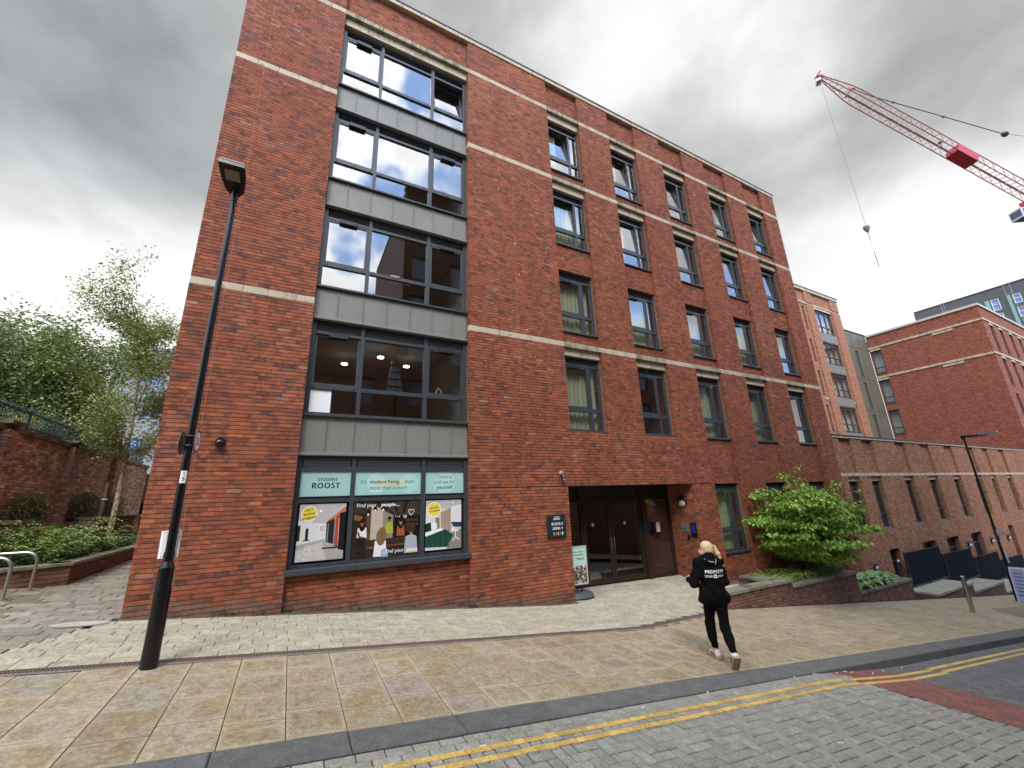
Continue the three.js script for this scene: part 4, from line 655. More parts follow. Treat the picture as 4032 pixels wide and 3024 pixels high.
// ================= the lower wing and the blocks beyond =================
const annexe = thing('brick_wing', 'low brown brick wing with slit windows stepping down the hill', 'building');
{
  const b = annexe, mort = new Geo(), faces = [], top = 3.82, X1 = 48.3, sc = [[2.21, 2.33]];
  const cols = [[20.42, 21.45], [22.38, 23.4], [25.68, 26.72], [28.42, 29.6], [31.57, 32.7], [34.68, 35.85], [37.35, 38.3], [40.3, 41.3]];
  const F = (x0, x1, y0, y1) => { for (const [p, q] of bands(y0, y1, sc)) faces.push([[0, 0, -0.004], UX, x0, x1, p, q]); mort.box(x0, x1, y0, y1, -0.3, -0.04); };
  const P = (x0, x1, y0, y1) => { for (const [p, q] of bands(y0, y1, sc)) faces.push([[0, 0, -0.11], UX, x0, x1, p, q]); mort.box(x0 - 0.004, x1 + 0.004, y0, y1, -0.42, -0.146); };
  // openings low on the wall: doors and windows under y = -0.75
  const lows = [[22.33, 23.23, -2.3, -0.8], [25.5, 27.08, -2.7, -0.76], [28.28, 29.85, -2.9, -0.75], [31.45, 33.0, -3.3, -0.75], [37.36, 38.2, -3.9, -0.7]];
  let px0 = 19.945; const wallX = (x0, x1, y1) => { let cuts = lows.filter((l) => l[0] < x1 && l[1] > x0); let x = x0; for (const l of cuts) { if (l[0] > x) F(x, l[0], -6, y1); F(Math.max(l[0], x), Math.min(l[1], x1), l[3], y1); F(Math.max(l[0], x), Math.min(l[1], x1), -6, l[2]); x = Math.min(l[1], x1); } if (x < x1) F(x, x1, -6, y1); };
  cols.forEach(([a, c], i) => {
    F(px0, a, -0.02, top); P(a, c, 2.33, top); px0 = c;
    faces.push([[c, 0, 0], UZ, -0.11, -0.055, -0.02, 2.21], [[c, 0, 0], UZ, -0.11, -0.055, 2.33, top]);
  });
  F(px0, X1, -0.02, top); wallX(19.945, X1, -0.02);
  const wall = put(b, 'wall', mort, M.mortar);
  bricks(wall, faces, palette.annexe, M.brick, { seed: 23, limit: 150, low: (x, z) => gy(x, 0) - 0.3 });
  const s = part(b, 'string_course'), cp = part(b, 'parapet_coping');
  for (let x = 19.95; x < 48; x += 0.6) { put(s, 'stone', new Geo().cbox(x + 0.003, x + 0.597, 2.21, 2.33, -0.125, 0.002, 0.004), M.stone); put(cp, 'stone', new Geo().cbox(x + 0.003, x + 0.597, 3.822, 3.9, -0.35, 0.03, 0.006), M.stone); }
  put(b, 'parapet_capping', new Geo().cbox(19.95, 48.2, 3.902, 3.96, -0.4, 0.05, 0.01), M.dark);
  const lt = part(b, 'lintel');
  cols.forEach(([a, c]) => {
    const w = c - a, g = part(b, 'window'); g.position.set(a, 0, 0); put(lt, 'stone', new Geo().cbox(a + 0.005, c - 0.005, 2.0, 2.207, -0.27, -0.1, 0.004), M.stone);
    put(g, 'window_sill', new Geo().cbox(-0.012, w + 0.012, -0.02, 0.05, -0.3, -0.055, 0.006), plain(96, 98, 96, 0.5));
    put(g, 'frame', new Geo().box(0, 0.07, 0.05, 1.998, -0.27, -0.2).box(w - 0.07, w, 0.05, 1.998, -0.27, -0.2).box(0.07, w - 0.07, 0.05, 0.11, -0.27, -0.2).box(0.07, w - 0.07, 0.55, 0.63, -0.27, -0.197).box(0.07, w - 0.07, 1.72, 1.78, -0.27, -0.197).box(w / 2 - 0.03, w / 2 + 0.03, 0.11, 0.55, -0.27, -0.198).box(w / 2 - 0.03, w / 2 + 0.03, 0.63, 1.72, -0.27, -0.198), M.frame);
    louvre(g, 0.07, w - 0.07, 1.785, 1.985, -0.22, 4); pane(g, 0.06, w / 2 - 0.025, 0.1, 1.73, -0.235); pane(g, w / 2 + 0.025, w - 0.06, 0.1, 1.73, -0.235);
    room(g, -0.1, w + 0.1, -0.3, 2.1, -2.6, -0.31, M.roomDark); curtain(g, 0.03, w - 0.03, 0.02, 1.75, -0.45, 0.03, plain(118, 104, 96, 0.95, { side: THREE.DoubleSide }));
  });
  lows.forEach(([a, c, y0, y1], i) => { const g = part(b, i === 0 || i === 4 ? 'door' : 'window'); put(g, 'frame', new Geo().box(a, a + 0.07, y0, y1, -0.3, -0.2).box(c - 0.07, c, y0, y1, -0.3, -0.2).box(a + 0.07, c - 0.07, y1 - 0.1, y1, -0.3, -0.2).box(a + 0.07, c - 0.07, y1 - 0.55, y1 - 0.48, -0.3, -0.2).box(a + 0.07, c - 0.07, y0, y0 + 0.1, -0.3, -0.2), M.frame); put(g, i === 0 || i === 4 ? 'panel' : 'pane', new Geo().box(a + 0.07, c - 0.07, y0 + 0.1, y1 - 0.1, -0.27, -0.25), plain(34, 35, 36, 0.12)); });
  put(b, 'roof', new Geo().box(19.95, 48.3, 3.4, 3.5, -7.7, -0.43), plain(92, 92, 90, 0.9)); put(b, 'rear_wall', new Geo().box(19.95, 48.3, -6, 3.4, -7.72, -7.4), farBrick(150, 100, 80));
}
// simple window for far blocks, built in 3D: frame, panes, sill; base at its sill
function farWindow(parent, w, h, nx, low, m, u) { // m places the window in the wall plane, z = 0 is the wall face
  const g = part(parent, 'window'), f = new Geo().at(m); f.box(0, 0.08, 0, h, -0.2, -0.1).box(w - 0.08, w, 0, h, -0.2, -0.1).box(0.08, w - 0.08, 0, 0.08, -0.2, -0.1).box(0.08, w - 0.08, h - 0.22, h, -0.2, -0.1);
  if (low) f.box(0.08, w - 0.08, low, low + 0.09, -0.2, -0.098); for (let k = 1; k < nx; k++) f.box(w * k / nx - 0.04, w * k / nx + 0.04, 0.08, h - 0.22, -0.2, -0.099); put(g, 'frame', f, M.frame);
  for (let k = 0; k < nx; k++) put(g, 'pane', new Geo().at(m).quad([w * k / nx, 0.05, -0.15], [w * (k + 1) / nx, 0.05, -0.15], [w * (k + 1) / nx, h - 0.2, -0.15], [w * k / nx, h - 0.2, -0.15]), M.glass);
  put(g, 'room_box', new Geo().at(m).box(0.0, w, 0.0, h, -0.62, -0.6, '').box(0, 0.02, 0, h, -0.6, -0.2).box(w - 0.02, w, 0, h, -0.6, -0.2).box(0, w, 0, 0.02, -0.6, -0.2).box(0, w, h - 0.02, h, -0.6, -0.2), M.plaster);
  put(g, 'window_sill', new Geo().at(m).box(-0.03, w + 0.03, -0.07, 0, -0.2, 0.03), M.frame); return g;
}
const wallX = (m, x0, x1, y0, y1, holes, g, t = 0.3) => { // wall panel in plane m with rectangular openings
  const xs = [...new Set([x0, x1, ...holes.flatMap((h) => [h[0], h[1]])])].sort((a, b) => a - b); g.at(m);
  for (let i = 0; i < xs.length - 1; i++) { const hs = holes.filter((h) => h[0] < xs[i + 1] - 0.001 && h[1] > xs[i] + 0.001).sort((a, b) => a[2] - b[2]); let y = y0; for (const h of hs) { if (h[2] > y) g.box(xs[i], xs[i + 1], y, h[2], -t, 0); y = h[3]; } if (y < y1) g.box(xs[i], xs[i + 1], y, y1, -t, 0); }
};
{ // tall block of paler brick set back behind the wing
  const Z = -7.73, b = thing('pale_brick_block', 'taller block of paler orange brick with stacked bay windows, set back above the low wing', 'building');
  const X0 = 36.6, X1 = 44.1, m = M4(0, 0, Z), wx = [39.75, 42.55], ys = [[15.05, 17.2], [12.15, 14.1], [9.2, 11.25], [6.2, 8.3]], holes = ys.map(([a, c]) => [wx[0], wx[1], a, c]), g = new Geo();
  const slit = ys.map(([a, c]) => [37.75, 38.1, a, c]); wallX(m, X0, X1, -6, 18.7, [...holes, ...slit], g); put(b, 'wall', g, farBrick(188, 130, 98));
  slit.forEach(([a, c, y0, y1]) => farWindow(b, c - a, y1 - y0, 1, 0, M4(a, y0, Z)));
  ys.forEach(([y0, y1], k) => { farWindow(b, wx[1] - wx[0], y1 - y0, 3, 0.6, M4(wx[0], y0, Z)); const nb = [14.1, 11.25, 8.3, 5.2][k], sp = part(b, 'spandrel_panel'); for (let i = 0; i < 6; i++) { const a = mix(wx[0], wx[1], i / 6), c = mix(wx[0], wx[1], (i + 1) / 6); put(sp, 'zinc_sheet', new Geo().box(a + 0.012, c - 0.012, nb + 0.08, y0 - 0.08, Z + 0.002, Z + 0.03), M.zinc); } });
  const st = part(b, 'string_course'); for (const [x0, x1, y] of [[X0, X1, 17.45], [37.9, 39.7, 8.75], [42.6, X1, 8.75]]) put(st, 'stone', new Geo().box(x0, x1, y, y + 0.15, Z - 0.1, Z + 0.06), M.stone); put(st, 'stone', new Geo().box(wx[0] - 0.02, wx[1] + 0.02, 17.2, 17.4, Z - 0.05, Z + 0.035), M.stone);
  // projecting piers either side of the window stack
  for (const [x0, x1] of [[38.4, 39.55], [42.7, X1]]) put(b, 'pier', new Geo().box(x0, x1, -5, 17.44, Z - 0.05, Z + 0.11).box(x0, x1, 17.61, 18.7, Z - 0.05, Z + 0.11), farBrick(190, 132, 100));
  put(b, 'parapet_capping', new Geo().box(X0 - 0.1, X1 + 0.1, 18.72, 18.95, Z - 0.4, Z + 0.16), M.stone); put(b, 'parapet_edge', new Geo().box(X0 - 0.12, X1 + 0.12, 18.96, 19.06, Z - 0.4, Z + 0.18), M.dark); put(b, 'side_wall', new Geo().box(X1 - 0.3, X1, -6, 18.7, Z - 9, Z - 0.31).box(X0, X0 + 0.3, -6, 18.7, Z - 9, Z - 0.31).box(X0, X1, 18.1, 18.3, Z - 9, Z - 0.31), farBrick(190, 132, 108));
}
{ // grey clad link
  const Z = -7.73, b = thing('clad_link_block', 'grey brown panel clad link with narrow dark windows between the brick blocks', 'building'), m = M4(0, 0, Z), g = new Geo();
  const sl = [[45.5, 46.0, 11.6, 14.1], [45.5, 46.0, 8.6, 11.0], [45.5, 46.0, 5.4, 8.0]]; wallX(m, 44.12, 48.35, -6, 15.95, sl, g); put(b, 'wall', g, plain(112, 110, 96, 0.5, { map: T.zinc }));
  sl.forEach(([a, c, y0, y1]) => farWindow(b, c - a, y1 - y0, 1, 0, M4(a, y0, Z))); put(b, 'parapet_capping', new Geo().box(44.1, 48.35, 15.96, 16.06, Z - 0.4, Z + 0.05), M.dark); put(b, 'roof', new Geo().box(44.12, 48.35, 15.5, 15.6, Z - 9, Z - 0.3), M.dark);
  const pj = new Geo(); for (const y of [5.2, 8.3, 11.3, 14.4]) pj.box(44.14, 48.33, y, y + 0.03, Z + 0.002, Z + 0.012); for (const x of [45.3, 46.7]) pj.box(x, x + 0.025, -4, 15.9, Z + 0.003, Z + 0.013); put(b, 'panel_joint', pj, plain(70, 68, 60, 0.7));
}
{ // red brick end block whose long blank side faces up the street
  const X = 48.4, b = thing('end_brick_block', 'large red brick block with a long blank side wall beyond the low wing', 'building');
  const m = new THREE.Matrix4().makeBasis(V(0, 0, 1), V(0, 1, 0), V(-1, 0, 0)).setPosition(X, 0, 0), wz = [-7.65, -6.85], ys = [[12.1, 14.3], [9.2, 11.4], [6.3, 8.5]], g = new Geo();
  wallX(m, -7.72, -0.402, -7, 15.8, ys.map(([a, c]) => [wz[0], wz[1], a, c]), g); put(b, 'wall', g, farBrick(168, 98, 76));
  ys.forEach(([a, c]) => farWindow(b, wz[1] - wz[0], c - a, 1, 0.5, new THREE.Matrix4().makeTranslation(0, a, 0).multiply(m).multiply(M4(wz[0], 0, 0))));
  const f = new Geo(), fx = [49.8, 52.2, 54.7, 57.2, 59.8], fh = fx.flatMap((x) => [[x, x + 0.9, 12.1, 14.3], [x, x + 0.9, 9.2, 11.4], [x, x + 0.9, 6.3, 8.5], [x, x + 0.9, 3.3, 5.5]]); wallX(M4(0, 0, -0.1), X, 64, -7, 15.8, fh, f); put(b, 'front_wall', f, farBrick(168, 98, 76)); fh.forEach(([a, c, y0, y1]) => farWindow(b, c - a, y1 - y0, 2, 0.6, M4(a, y0, -0.1)));
  const st = part(b, 'string_course'); for (const y of [14.55, 11.63]) { put(st, 'stone', new Geo().box(X - 0.06, X + 0.1, y, y + 0.17, -7.72, -0.04), M.stone); put(st, 'stone', new Geo().box(X + 0.1, 64, y, y + 0.17, -0.2, -0.04), M.stone); }
  for (const y of [14.32, 11.4]) for (const [z0, z1] of [[-3.15, -1.85], [-7.66, -6.84]]) put(st, 'stone', new Geo().box(X - 0.045, X + 0.1, y, y + 0.16, z0, z1), M.stone);
  fx.forEach((x) => { for (const y of [14.31, 11.41]) put(st, 'stone', new Geo().box(x, x + 0.9, y, y + 0.18, -0.2, -0.06), M.stone); });
  put(b, 'parapet_capping', new Geo().box(X - 0.1, X + 0.4, 15.81, 16.0, -7.72, 0.0).box(X + 0.4, 64, 15.81, 16.0, -0.4, 0.0), plain(190, 180, 166, 0.7)); put(b, 'roof', new Geo().box(X + 0.3, 64, 15.3, 15.5, -9, -0.4), M.dark); const pl = new Geo(); for (const z of [-5.9, -3.9, -2.0]) pl.box(X - 0.012, X + 0.05, -6, 15.79, z, z + 0.05); put(b, 'movement_joint', pl, farBrick(150, 90, 74));
}
{ // dark tower far behind with bright windows
  const X = 90, b = thing('dark_clad_tower', 'far dark grey building with blue reflecting windows, scaffold against it', 'building'), g = new Geo();
  const m = new THREE.Matrix4().makeBasis(V(0, 0, 1), V(0, 1, 0), V(-1, 0, 0)).setPosition(X, 0, 0), wins = [[-6.35, -5.55, 26.25, 27.95], [-4.2, -3.45, 26.5, 27.9], [-4.2, -3.4, 24.4, 25.85], [-6.35, -5.6, 24.3, 25.7], [-1.9, -1.1, 26.5, 27.9], [-1.9, -1.1, 24.4, 25.85]];
  wallX(m, -14.7, 6, -8, 29.65, wins, g); put(b, 'wall', g, plain(98, 102, 104, 0.8, { map: T.zinc }));
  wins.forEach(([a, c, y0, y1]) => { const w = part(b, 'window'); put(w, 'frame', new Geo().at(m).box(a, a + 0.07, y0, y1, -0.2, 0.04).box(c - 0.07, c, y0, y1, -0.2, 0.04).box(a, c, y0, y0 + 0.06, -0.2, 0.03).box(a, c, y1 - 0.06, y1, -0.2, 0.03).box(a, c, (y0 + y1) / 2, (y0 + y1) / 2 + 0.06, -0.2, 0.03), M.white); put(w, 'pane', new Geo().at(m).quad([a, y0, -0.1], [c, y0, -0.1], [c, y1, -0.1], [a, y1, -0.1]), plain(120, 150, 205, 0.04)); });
  for (const [z0, z1, y0, y1] of [[-6.95, -6.5, 26.2, 28.05], [-4.75, -4.4, 22, 28.0]]) put(b, 'teal_panel', new Geo().at(m).box(z0, z1, y0, y1, 0.002, 0.05), plain(126, 176, 172, 0.5));
  const sc = new Geo(); for (const z of [-4.6, -4.0, -11.3, -11.0]) sc.tube([[X - 0.6, 20, z], [X - 0.6, z < -9 ? 30.1 : 30.4, z]], 0.03, 5); for (let y = 22; y < 30; y += 1) sc.tube([[X - 0.6, y, -4.7], [X - 0.6, y, -3.9]], 0.025, 5); put(b, 'scaffold_pole', sc, plain(150, 150, 146, 0.5)); put(b, 'parapet_capping', new Geo().box(X - 0.1, X + 1, 29.66, 29.8, -14.8, 6), plain(90, 92, 92, 0.5)); put(b, 'side_wall', new Geo().box(X + 0.3, X + 14, -8, 29.6, -14.9, -14.6), plain(100, 104, 106, 0.8));
}
{ // buildings across the street, behind the camera: the windows mirror them
  const mk = (name, label, x0, x1, h, z, col, cols, rows) => {
    const b = thing(name, label, 'building'), g = new Geo(), m = new THREE.Matrix4().makeBasis(V(-1, 0, 0), V(0, 1, 0), V(0, 0, -1)).setPosition(0, 0, z), wins = [];
    for (let i = 0; i < cols; i++) for (let j = 0; j < rows; j++) { const x = -x1 + (i + 0.35) * (x1 - x0) / cols, y = 1.6 + j * 2.95; wins.push([x, x + 1.3, y, y + 1.7]); }
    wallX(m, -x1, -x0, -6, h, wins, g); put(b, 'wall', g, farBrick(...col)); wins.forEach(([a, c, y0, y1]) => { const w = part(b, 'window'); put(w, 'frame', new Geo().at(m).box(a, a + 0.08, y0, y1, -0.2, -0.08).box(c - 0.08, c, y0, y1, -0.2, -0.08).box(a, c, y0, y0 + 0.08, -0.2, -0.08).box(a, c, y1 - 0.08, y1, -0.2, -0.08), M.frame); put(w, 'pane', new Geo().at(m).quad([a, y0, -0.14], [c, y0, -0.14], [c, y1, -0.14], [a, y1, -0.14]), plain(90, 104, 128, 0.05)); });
    put(b, 'parapet_capping', new Geo().box(x0 - 0.1, x1 + 0.1, h, h + 0.2, z - 0.1, z + 0.5), M.stone); put(b, 'side_wall', new Geo().box(x0, x0 + 0.3, -6, h, z + 0.31, z + 12).box(x1 - 0.3, x1, -6, h, z + 0.31, z + 12).box(x0, x1, h - 0.5, h - 0.3, z + 0.31, z + 12), farBrick(...col));
  };
  mk('opposite_tower', 'tall dark brick block on the other side of the street mirrored in the windows', 5.2, 22, 23.5, 15.2, [112, 78, 66], 6, 7);
  mk('opposite_block', 'long brown brick block on the other side of the street right of the tall one', 22.2, 44, 16.2, 15.4, [126, 90, 74], 8, 5);
  mk('opposite_terrace', 'lower brick building on the other side of the street left of the tall block', -22, 5.1, 13.2, 15.6, [132, 92, 74], 8, 4);
}

// ================= planters, steps and screens along the facade =================
function lowWall(parent, face, o, u, s0, s1, yTop, yBot, th, cop, seed, pal = palette.low) { // brick wall with a brick face and a stone coping in pieces
  const m = new THREE.Matrix4().makeBasis(V(...u), V(0, 1, 0), V(-u[2], 0, u[0])).setPosition(...o), g = new Geo().at(m); g.box(s0 + 0.01, s1 - 0.01, yBot, yTop, -th + 0.012, -0.034);
  const w = put(parent, 'wall', g, M.mortar); bricks(w, [[o, u, s0, s1, yBot, yTop]], pal, M.brick, { seed, limit: 60 });
  if (cop) { const n = Math.max(1, Math.round((s1 - s0) / 0.75)), p = part(parent, 'coping'); for (let k = 0; k < n; k++) { const c = new Geo().at(m); c.uo = [R() * 5, R() * 5]; const a = mix(s0 - 0.03, s1 + 0.03, k / n), b = mix(s0 - 0.03, s1 + 0.03, (k + 1) / n); c.cbox(a + 0.003, b - 0.003, yTop + 0.001, yTop + cop, -th - 0.04, 0.035, 0.008); put(p, 'coping_stone', c, M.coping); } }
}
{
  const a = thing('brick_planter', 'low brick planter with stone coping next to the entrance, holding the small tree', 'planter');
  lowWall(a, 0, [0, 0, 1.2], UX, 9.72, 13.0, -0.812, -1.9, 0.3, 0.082, 31); lowWall(a, 0, [0, 0, 1.2], UX, 13.02, 16.62, -0.966, -2.3, 0.3, 0.086, 32);
  lowWall(a, 0, [12.45, 0, 0], UZ, 0.02, 0.9, -0.812, -1.4, 0.3, 0.082, 33); lowWall(a, 0, [16.62, 0, 1.2], UZm, 0.0, 1.15, -0.966, -2.3, 0.3, 0, 36);
  put(a, 'soil', new Geo().box(12.74, 16.4, -1.6, -0.98, 0.0, 0.93), plain(58, 48, 38, 0.95, { map: T.dirt }));
  const b = thing('brick_planter', 'lower brick planter with stone coping filled with broad strap leaves', 'planter');
  lowWall(b, 0, [0, 0, 1.2], UX, 16.64, 20.33, -1.59, -2.7, 0.3, 0.09, 34); lowWall(b, 0, [20.33, 0, 1.2], UZm, 0.0, 1.15, -1.59, -2.7, 0.3, 0.09, 35);
  put(b, 'soil', new Geo().box(16.66, 20.05, -2.2, -1.62, 0.0, 0.93), plain(58, 48, 38, 0.95, { map: T.dirt }));
}
{ // stepped stone slabs with brick fronts, dark screens behind them
  const S = [[22.12, 25.68, -2.25], [25.74, 29.2, -2.58], [29.16, 33.0, -3.03], [33.0, 36.8, -3.45]];
  S.forEach(([x0, x1, y], k) => {
    const t = thing('stone_step', ['wide pale stone slab on brick, highest of the stepped row beside the dark screens', 'wide pale stone slab on brick, second down in the stepped row behind the bollard', 'wide pale stone slab on brick, third down in the stepped row', 'wide pale stone slab on brick, lowest of the stepped row'][k], 'step', 'stepped slabs below the dark screens');
    lowWall(t, 0, [0, 0, 1.2], UX, x0, x1, y - 0.085, y - 1.3, 0.3, 0, 50 + k); if (k === 0) lowWall(t, 0, [22.13, 0, 0.3], UZ, 0, 0.89, y - 0.085, y - 0.9, 0.2, 0, 56);
    const p = part(t, 'slab'); for (let i = 0; i < 4; i++) { const g = new Geo(); g.uo = [R() * 5, R() * 5]; const a = mix(x0 - 0.02, x1, i / 4), b = mix(x0 - 0.02, x1, (i + 1) / 4); g.slab(a + 0.002, b - 0.002, 0.26, 1.235, y, 0.083, 0.006); put(p, 'slab_stone', g, plain(176, 175, 160, 0.85, { map: T.pale })); }
  });
  const Pn = [[22.72, 26.25, -0.93], [26.36, 29.78, -1.28], [29.82, 33.2, -1.72], [33.3, 36.7, -2.16]];
  Pn.forEach(([x0, x1, y], k) => {
    const t = thing('screen_panel', ['solid dark navy screen, tallest step of the row, with a handrail at its end', 'solid dark navy screen, second step down of the row', 'solid dark navy screen, third step down behind the street lamp', 'solid dark navy screen, last step down of the row'][k], 'fence', 'stepped dark screens'), yb = S[k][2];
    put(t, 'panel', new Geo().box(x0 + 0.04, x1 - 0.02, yb + 0.06, y - 0.03, 0.275, 0.3), new THREE.MeshPhysicalMaterial({ color: new THREE.Color().setRGB(...rgb(24, 31, 40)), roughness: 0.9, specularIntensity: 0.15 })); put(t, 'post', new Geo().box(x0, x0 + 0.05, yb, y, 0.26, 0.31), M.black); put(t, 'top_rail', new Geo().box(x0 + 0.05, x1, y - 0.03, y, 0.262, 0.312), M.black); put(t, 'bottom_rail', new Geo().box(x0 + 0.05, x1, yb + 0.02, yb + 0.07, 0.262, 0.33), plain(46, 48, 50, 0.5));
    put(t, 'foot', new Geo().box((x0 + x1) / 2 - 0.2, (x0 + x1) / 2 - 0.16, yb, yb + 0.22, 0.34, 0.37), M.black);
  });
  const h = thing('handrail', 'sloping black handrail with a pale end cap by the basement door', 'handrail'); put(h, 'rail', new Geo().tube([[21.95, -1.18, 0.35], [22.75, -1.85, 0.3]], 0.025, 8), M.black); put(h, 'end_cap', new Geo().add(new THREE.SphereGeometry(0.045, 12, 8), M4(21.93, -1.16, 0.35)), M.white); put(h, 'post', new Geo().tube([[21.97, -1.2, 0.35], [21.97, -2.4, 0.35]], 0.022, 8), M.black);
}
{ const t = thing('access_cover', 'pale oval stone cover in the alley paving at the corner of the building', 'cover', null, [-2.45, gy(-2.45, 0.28) + 0.006, 0.28]); put(t, 'lid', new Geo().add(new THREE.CylinderGeometry(0.2, 0.2, 0.012, 24), M4(0, 0, 0, 0.2, 0, -0.108, [1.5, 1, 0.75])), plain(206, 202, 190, 0.85, { map: T.pale })); put(t, 'rim', new Geo().add(new THREE.CylinderGeometry(0.215, 0.215, 0.006, 24), M4(0, -0.004, 0, 0.2, 0, -0.108, [1.5, 1, 0.75])), plain(150, 146, 136, 0.9)); }
// bulkhead lamps on the wing and beside the entrance
function bulkhead(x, y, z, ry, label, s = 1) {
  const t = thing('bulkhead_lamp', label, 'wall lamp', 'bulkhead lamps', [x, y, z]); t.rotation.y = ry; t.scale.setScalar(s);
  put(t, 'housing', new Geo().add(new THREE.SphereGeometry(0.14, 20, 12, 0, Math.PI * 2, 0, Math.PI / 2), M4(0, 0, 0, 0, Math.PI / 2, 0, [1, 0.5, 1])), M.black);
  put(t, 'diffuser', new Geo().add(new THREE.SphereGeometry(0.115, 20, 12, 0, Math.PI * 2, 0, Math.PI * 0.45), M4(0, -0.035, 0.02, 0, Math.PI / 2 + 0.25, 0, [1, 0.75, 0.8])), plain(196, 192, 182, 0.4)); put(t, 'hood', new Geo().add(new THREE.TorusGeometry(0.135, 0.03, 8, 20, Math.PI), M4(0, 0.0, 0.05)), M.black);
}
bulkhead(20.77, -1.3, 0.01, 0, 'round black wall lamp low on the brown wing beside the strap leaf planter'); bulkhead(30.74, -1.23, 0.01, 0, 'round black wall lamp on the wing between two basement windows', 1.2); bulkhead(34.0, -1.26, 0.01, 0, 'round black wall lamp on the wing left of the street lamp pole', 1.2); bulkhead(36.7, -1.29, 0.01, 0, 'round black wall lamp on the wing right of the street lamp pole', 1.2);
bulkhead(10.955, 1.5, -0.47, -Math.PI / 2, 'round black wall lamp with pale glass inside the entrance recess', 1.15);
{ const t = thing('intercom_plate', 'square steel intercom plate on the brick jamb of the entrance', 'intercom', null, [10.95, 0.75, -0.52]); put(t, 'plate', new Geo().at(M4(0, 0, 0, -Math.PI / 2)).cbox(-0.12, 0.12, -0.15, 0.13, -0.01, 0.015, 0.004), plain(140, 142, 142, 0.35, { metalness: 0.6 })); put(t, 'button', new Geo().at(M4(-0.016, -0.05, 0, -Math.PI / 2)).box(-0.02, 0.02, -0.02, 0.02, 0, 0.006), M.dark); }
{ const t = thing('entry_keypad', 'tall dark blue access control panel beside the intercom plate', 'door panel', null, [10.95, 0.68, -0.2]); put(t, 'case', new Geo().at(M4(0, 0, 0, -Math.PI / 2)).cbox(-0.1, 0.1, -0.22, 0.2, -0.01, 0.03, 0.006), M.black); put(t, 'screen', new Geo().at(M4(-0.031, 0, 0, -Math.PI / 2)).box(-0.07, 0.07, -0.1, 0.17, 0, 0.003), plain(36, 48, 120, 0.15)); }
{ const t = thing('door_bell', 'small black call button below the intercom plate', 'bell', null, [10.95, 0.46, -0.42]); put(t, 'case', new Geo().at(M4(0, 0, 0, -Math.PI / 2)).cbox(-0.045, 0.045, -0.06, 0.06, -0.01, 0.03, 0.006), M.black); put(t, 'button', new Geo().at(M4(-0.032, 0, 0, -Math.PI / 2)).box(-0.015, 0.015, -0.02, 0.02, 0, 0.005), M.steel); }
{ // building sign
  const t = thing('building_sign', 'dark square wall sign reading STUDENT ROOST BLOCK 2 LEVEL 1 left of the entrance', 'sign', null, [5.83, 1.09, 0]);
  put(t, 'backing', new Geo().cbox(-0.262, 0.262, -0.26, 0.26, 0.004, 0.05, 0.006), plain(30, 36, 44, 0.4));
  const tx = canvasTex(512, 512, (c, w, h) => { c.fillStyle = '#20282f'; c.fillRect(0, 0, w, h); c.fillStyle = '#eef0f0'; c.textAlign = 'center'; c.font = 'bold 34px sans-serif'; c.fillText('STUDENT', 256, 56); c.font = 'bold 62px sans-serif'; c.fillText('ROOST', 256, 112); c.font = 'bold 84px sans-serif'; c.fillText('BLOCK 2', 262, 232, 360); c.fillText('LEVEL 1', 270, 336, 310); const cols = ['#8fa3ad', '#c96a45', '#d8b15a', '#6c7a80', '#e6e2d8']; cols.forEach((k, i) => { const x = 140 + i * 62, y = 470; c.fillStyle = k; c.fillRect(x, y - 60, 34, 60); c.beginPath(); c.moveTo(x - 4, y - 58); c.lineTo(x + 17, y - 86); c.lineTo(x + 38, y - 58); c.fill(); c.fillStyle = '#20282f'; c.fillRect(x + 12, y - 22, 10, 22); }); });
  put(t, 'face', new Geo().quad([-0.256, -0.254, 0.0515], [0.256, -0.254, 0.0515], [0.256, 0.254, 0.0515], [-0.256, 0.254, 0.0515], [0, 0, 1, 1]), std({ map: tx, roughness: 0.45 }));
}
{ const t = thing('security_camera', 'small wall camera above the dark wall sign', 'camera', null, [6.07, 2.3, 0]); put(t, 'bracket', new Geo().add(new THREE.CylinderGeometry(0.05, 0.05, 0.05, 16), M4(0, 0.06, 0.03, 0, Math.PI / 2)), plain(190, 186, 176, 0.5)); put(t, 'body', new Geo().tube([[0, 0.05, 0.06], [0, -0.02, 0.11], [0, -0.1, 0.14]], [0.03, 0.04, 0.036], 12), M.black); put(t, 'lens', new Geo().add(new THREE.CylinderGeometry(0.025, 0.025, 0.02, 12), M4(0, -0.112, 0.146, 0, 0.35)), plain(220, 216, 206, 0.3)); }
{ const t = thing('dome_camera', 'black dome camera high on the brick pier beside the street lamp', 'camera', null, [-1.21, 2.89, 0]); put(t, 'dome', new Geo().add(new THREE.SphereGeometry(0.075, 20, 14), M4(0, 0, 0.07)), plain(20, 20, 22, 0.12)); put(t, 'base', new Geo().add(new THREE.CylinderGeometry(0.075, 0.085, 0.06, 20), M4(0, 0.02, 0.03, 0, Math.PI / 2)), M.black); }
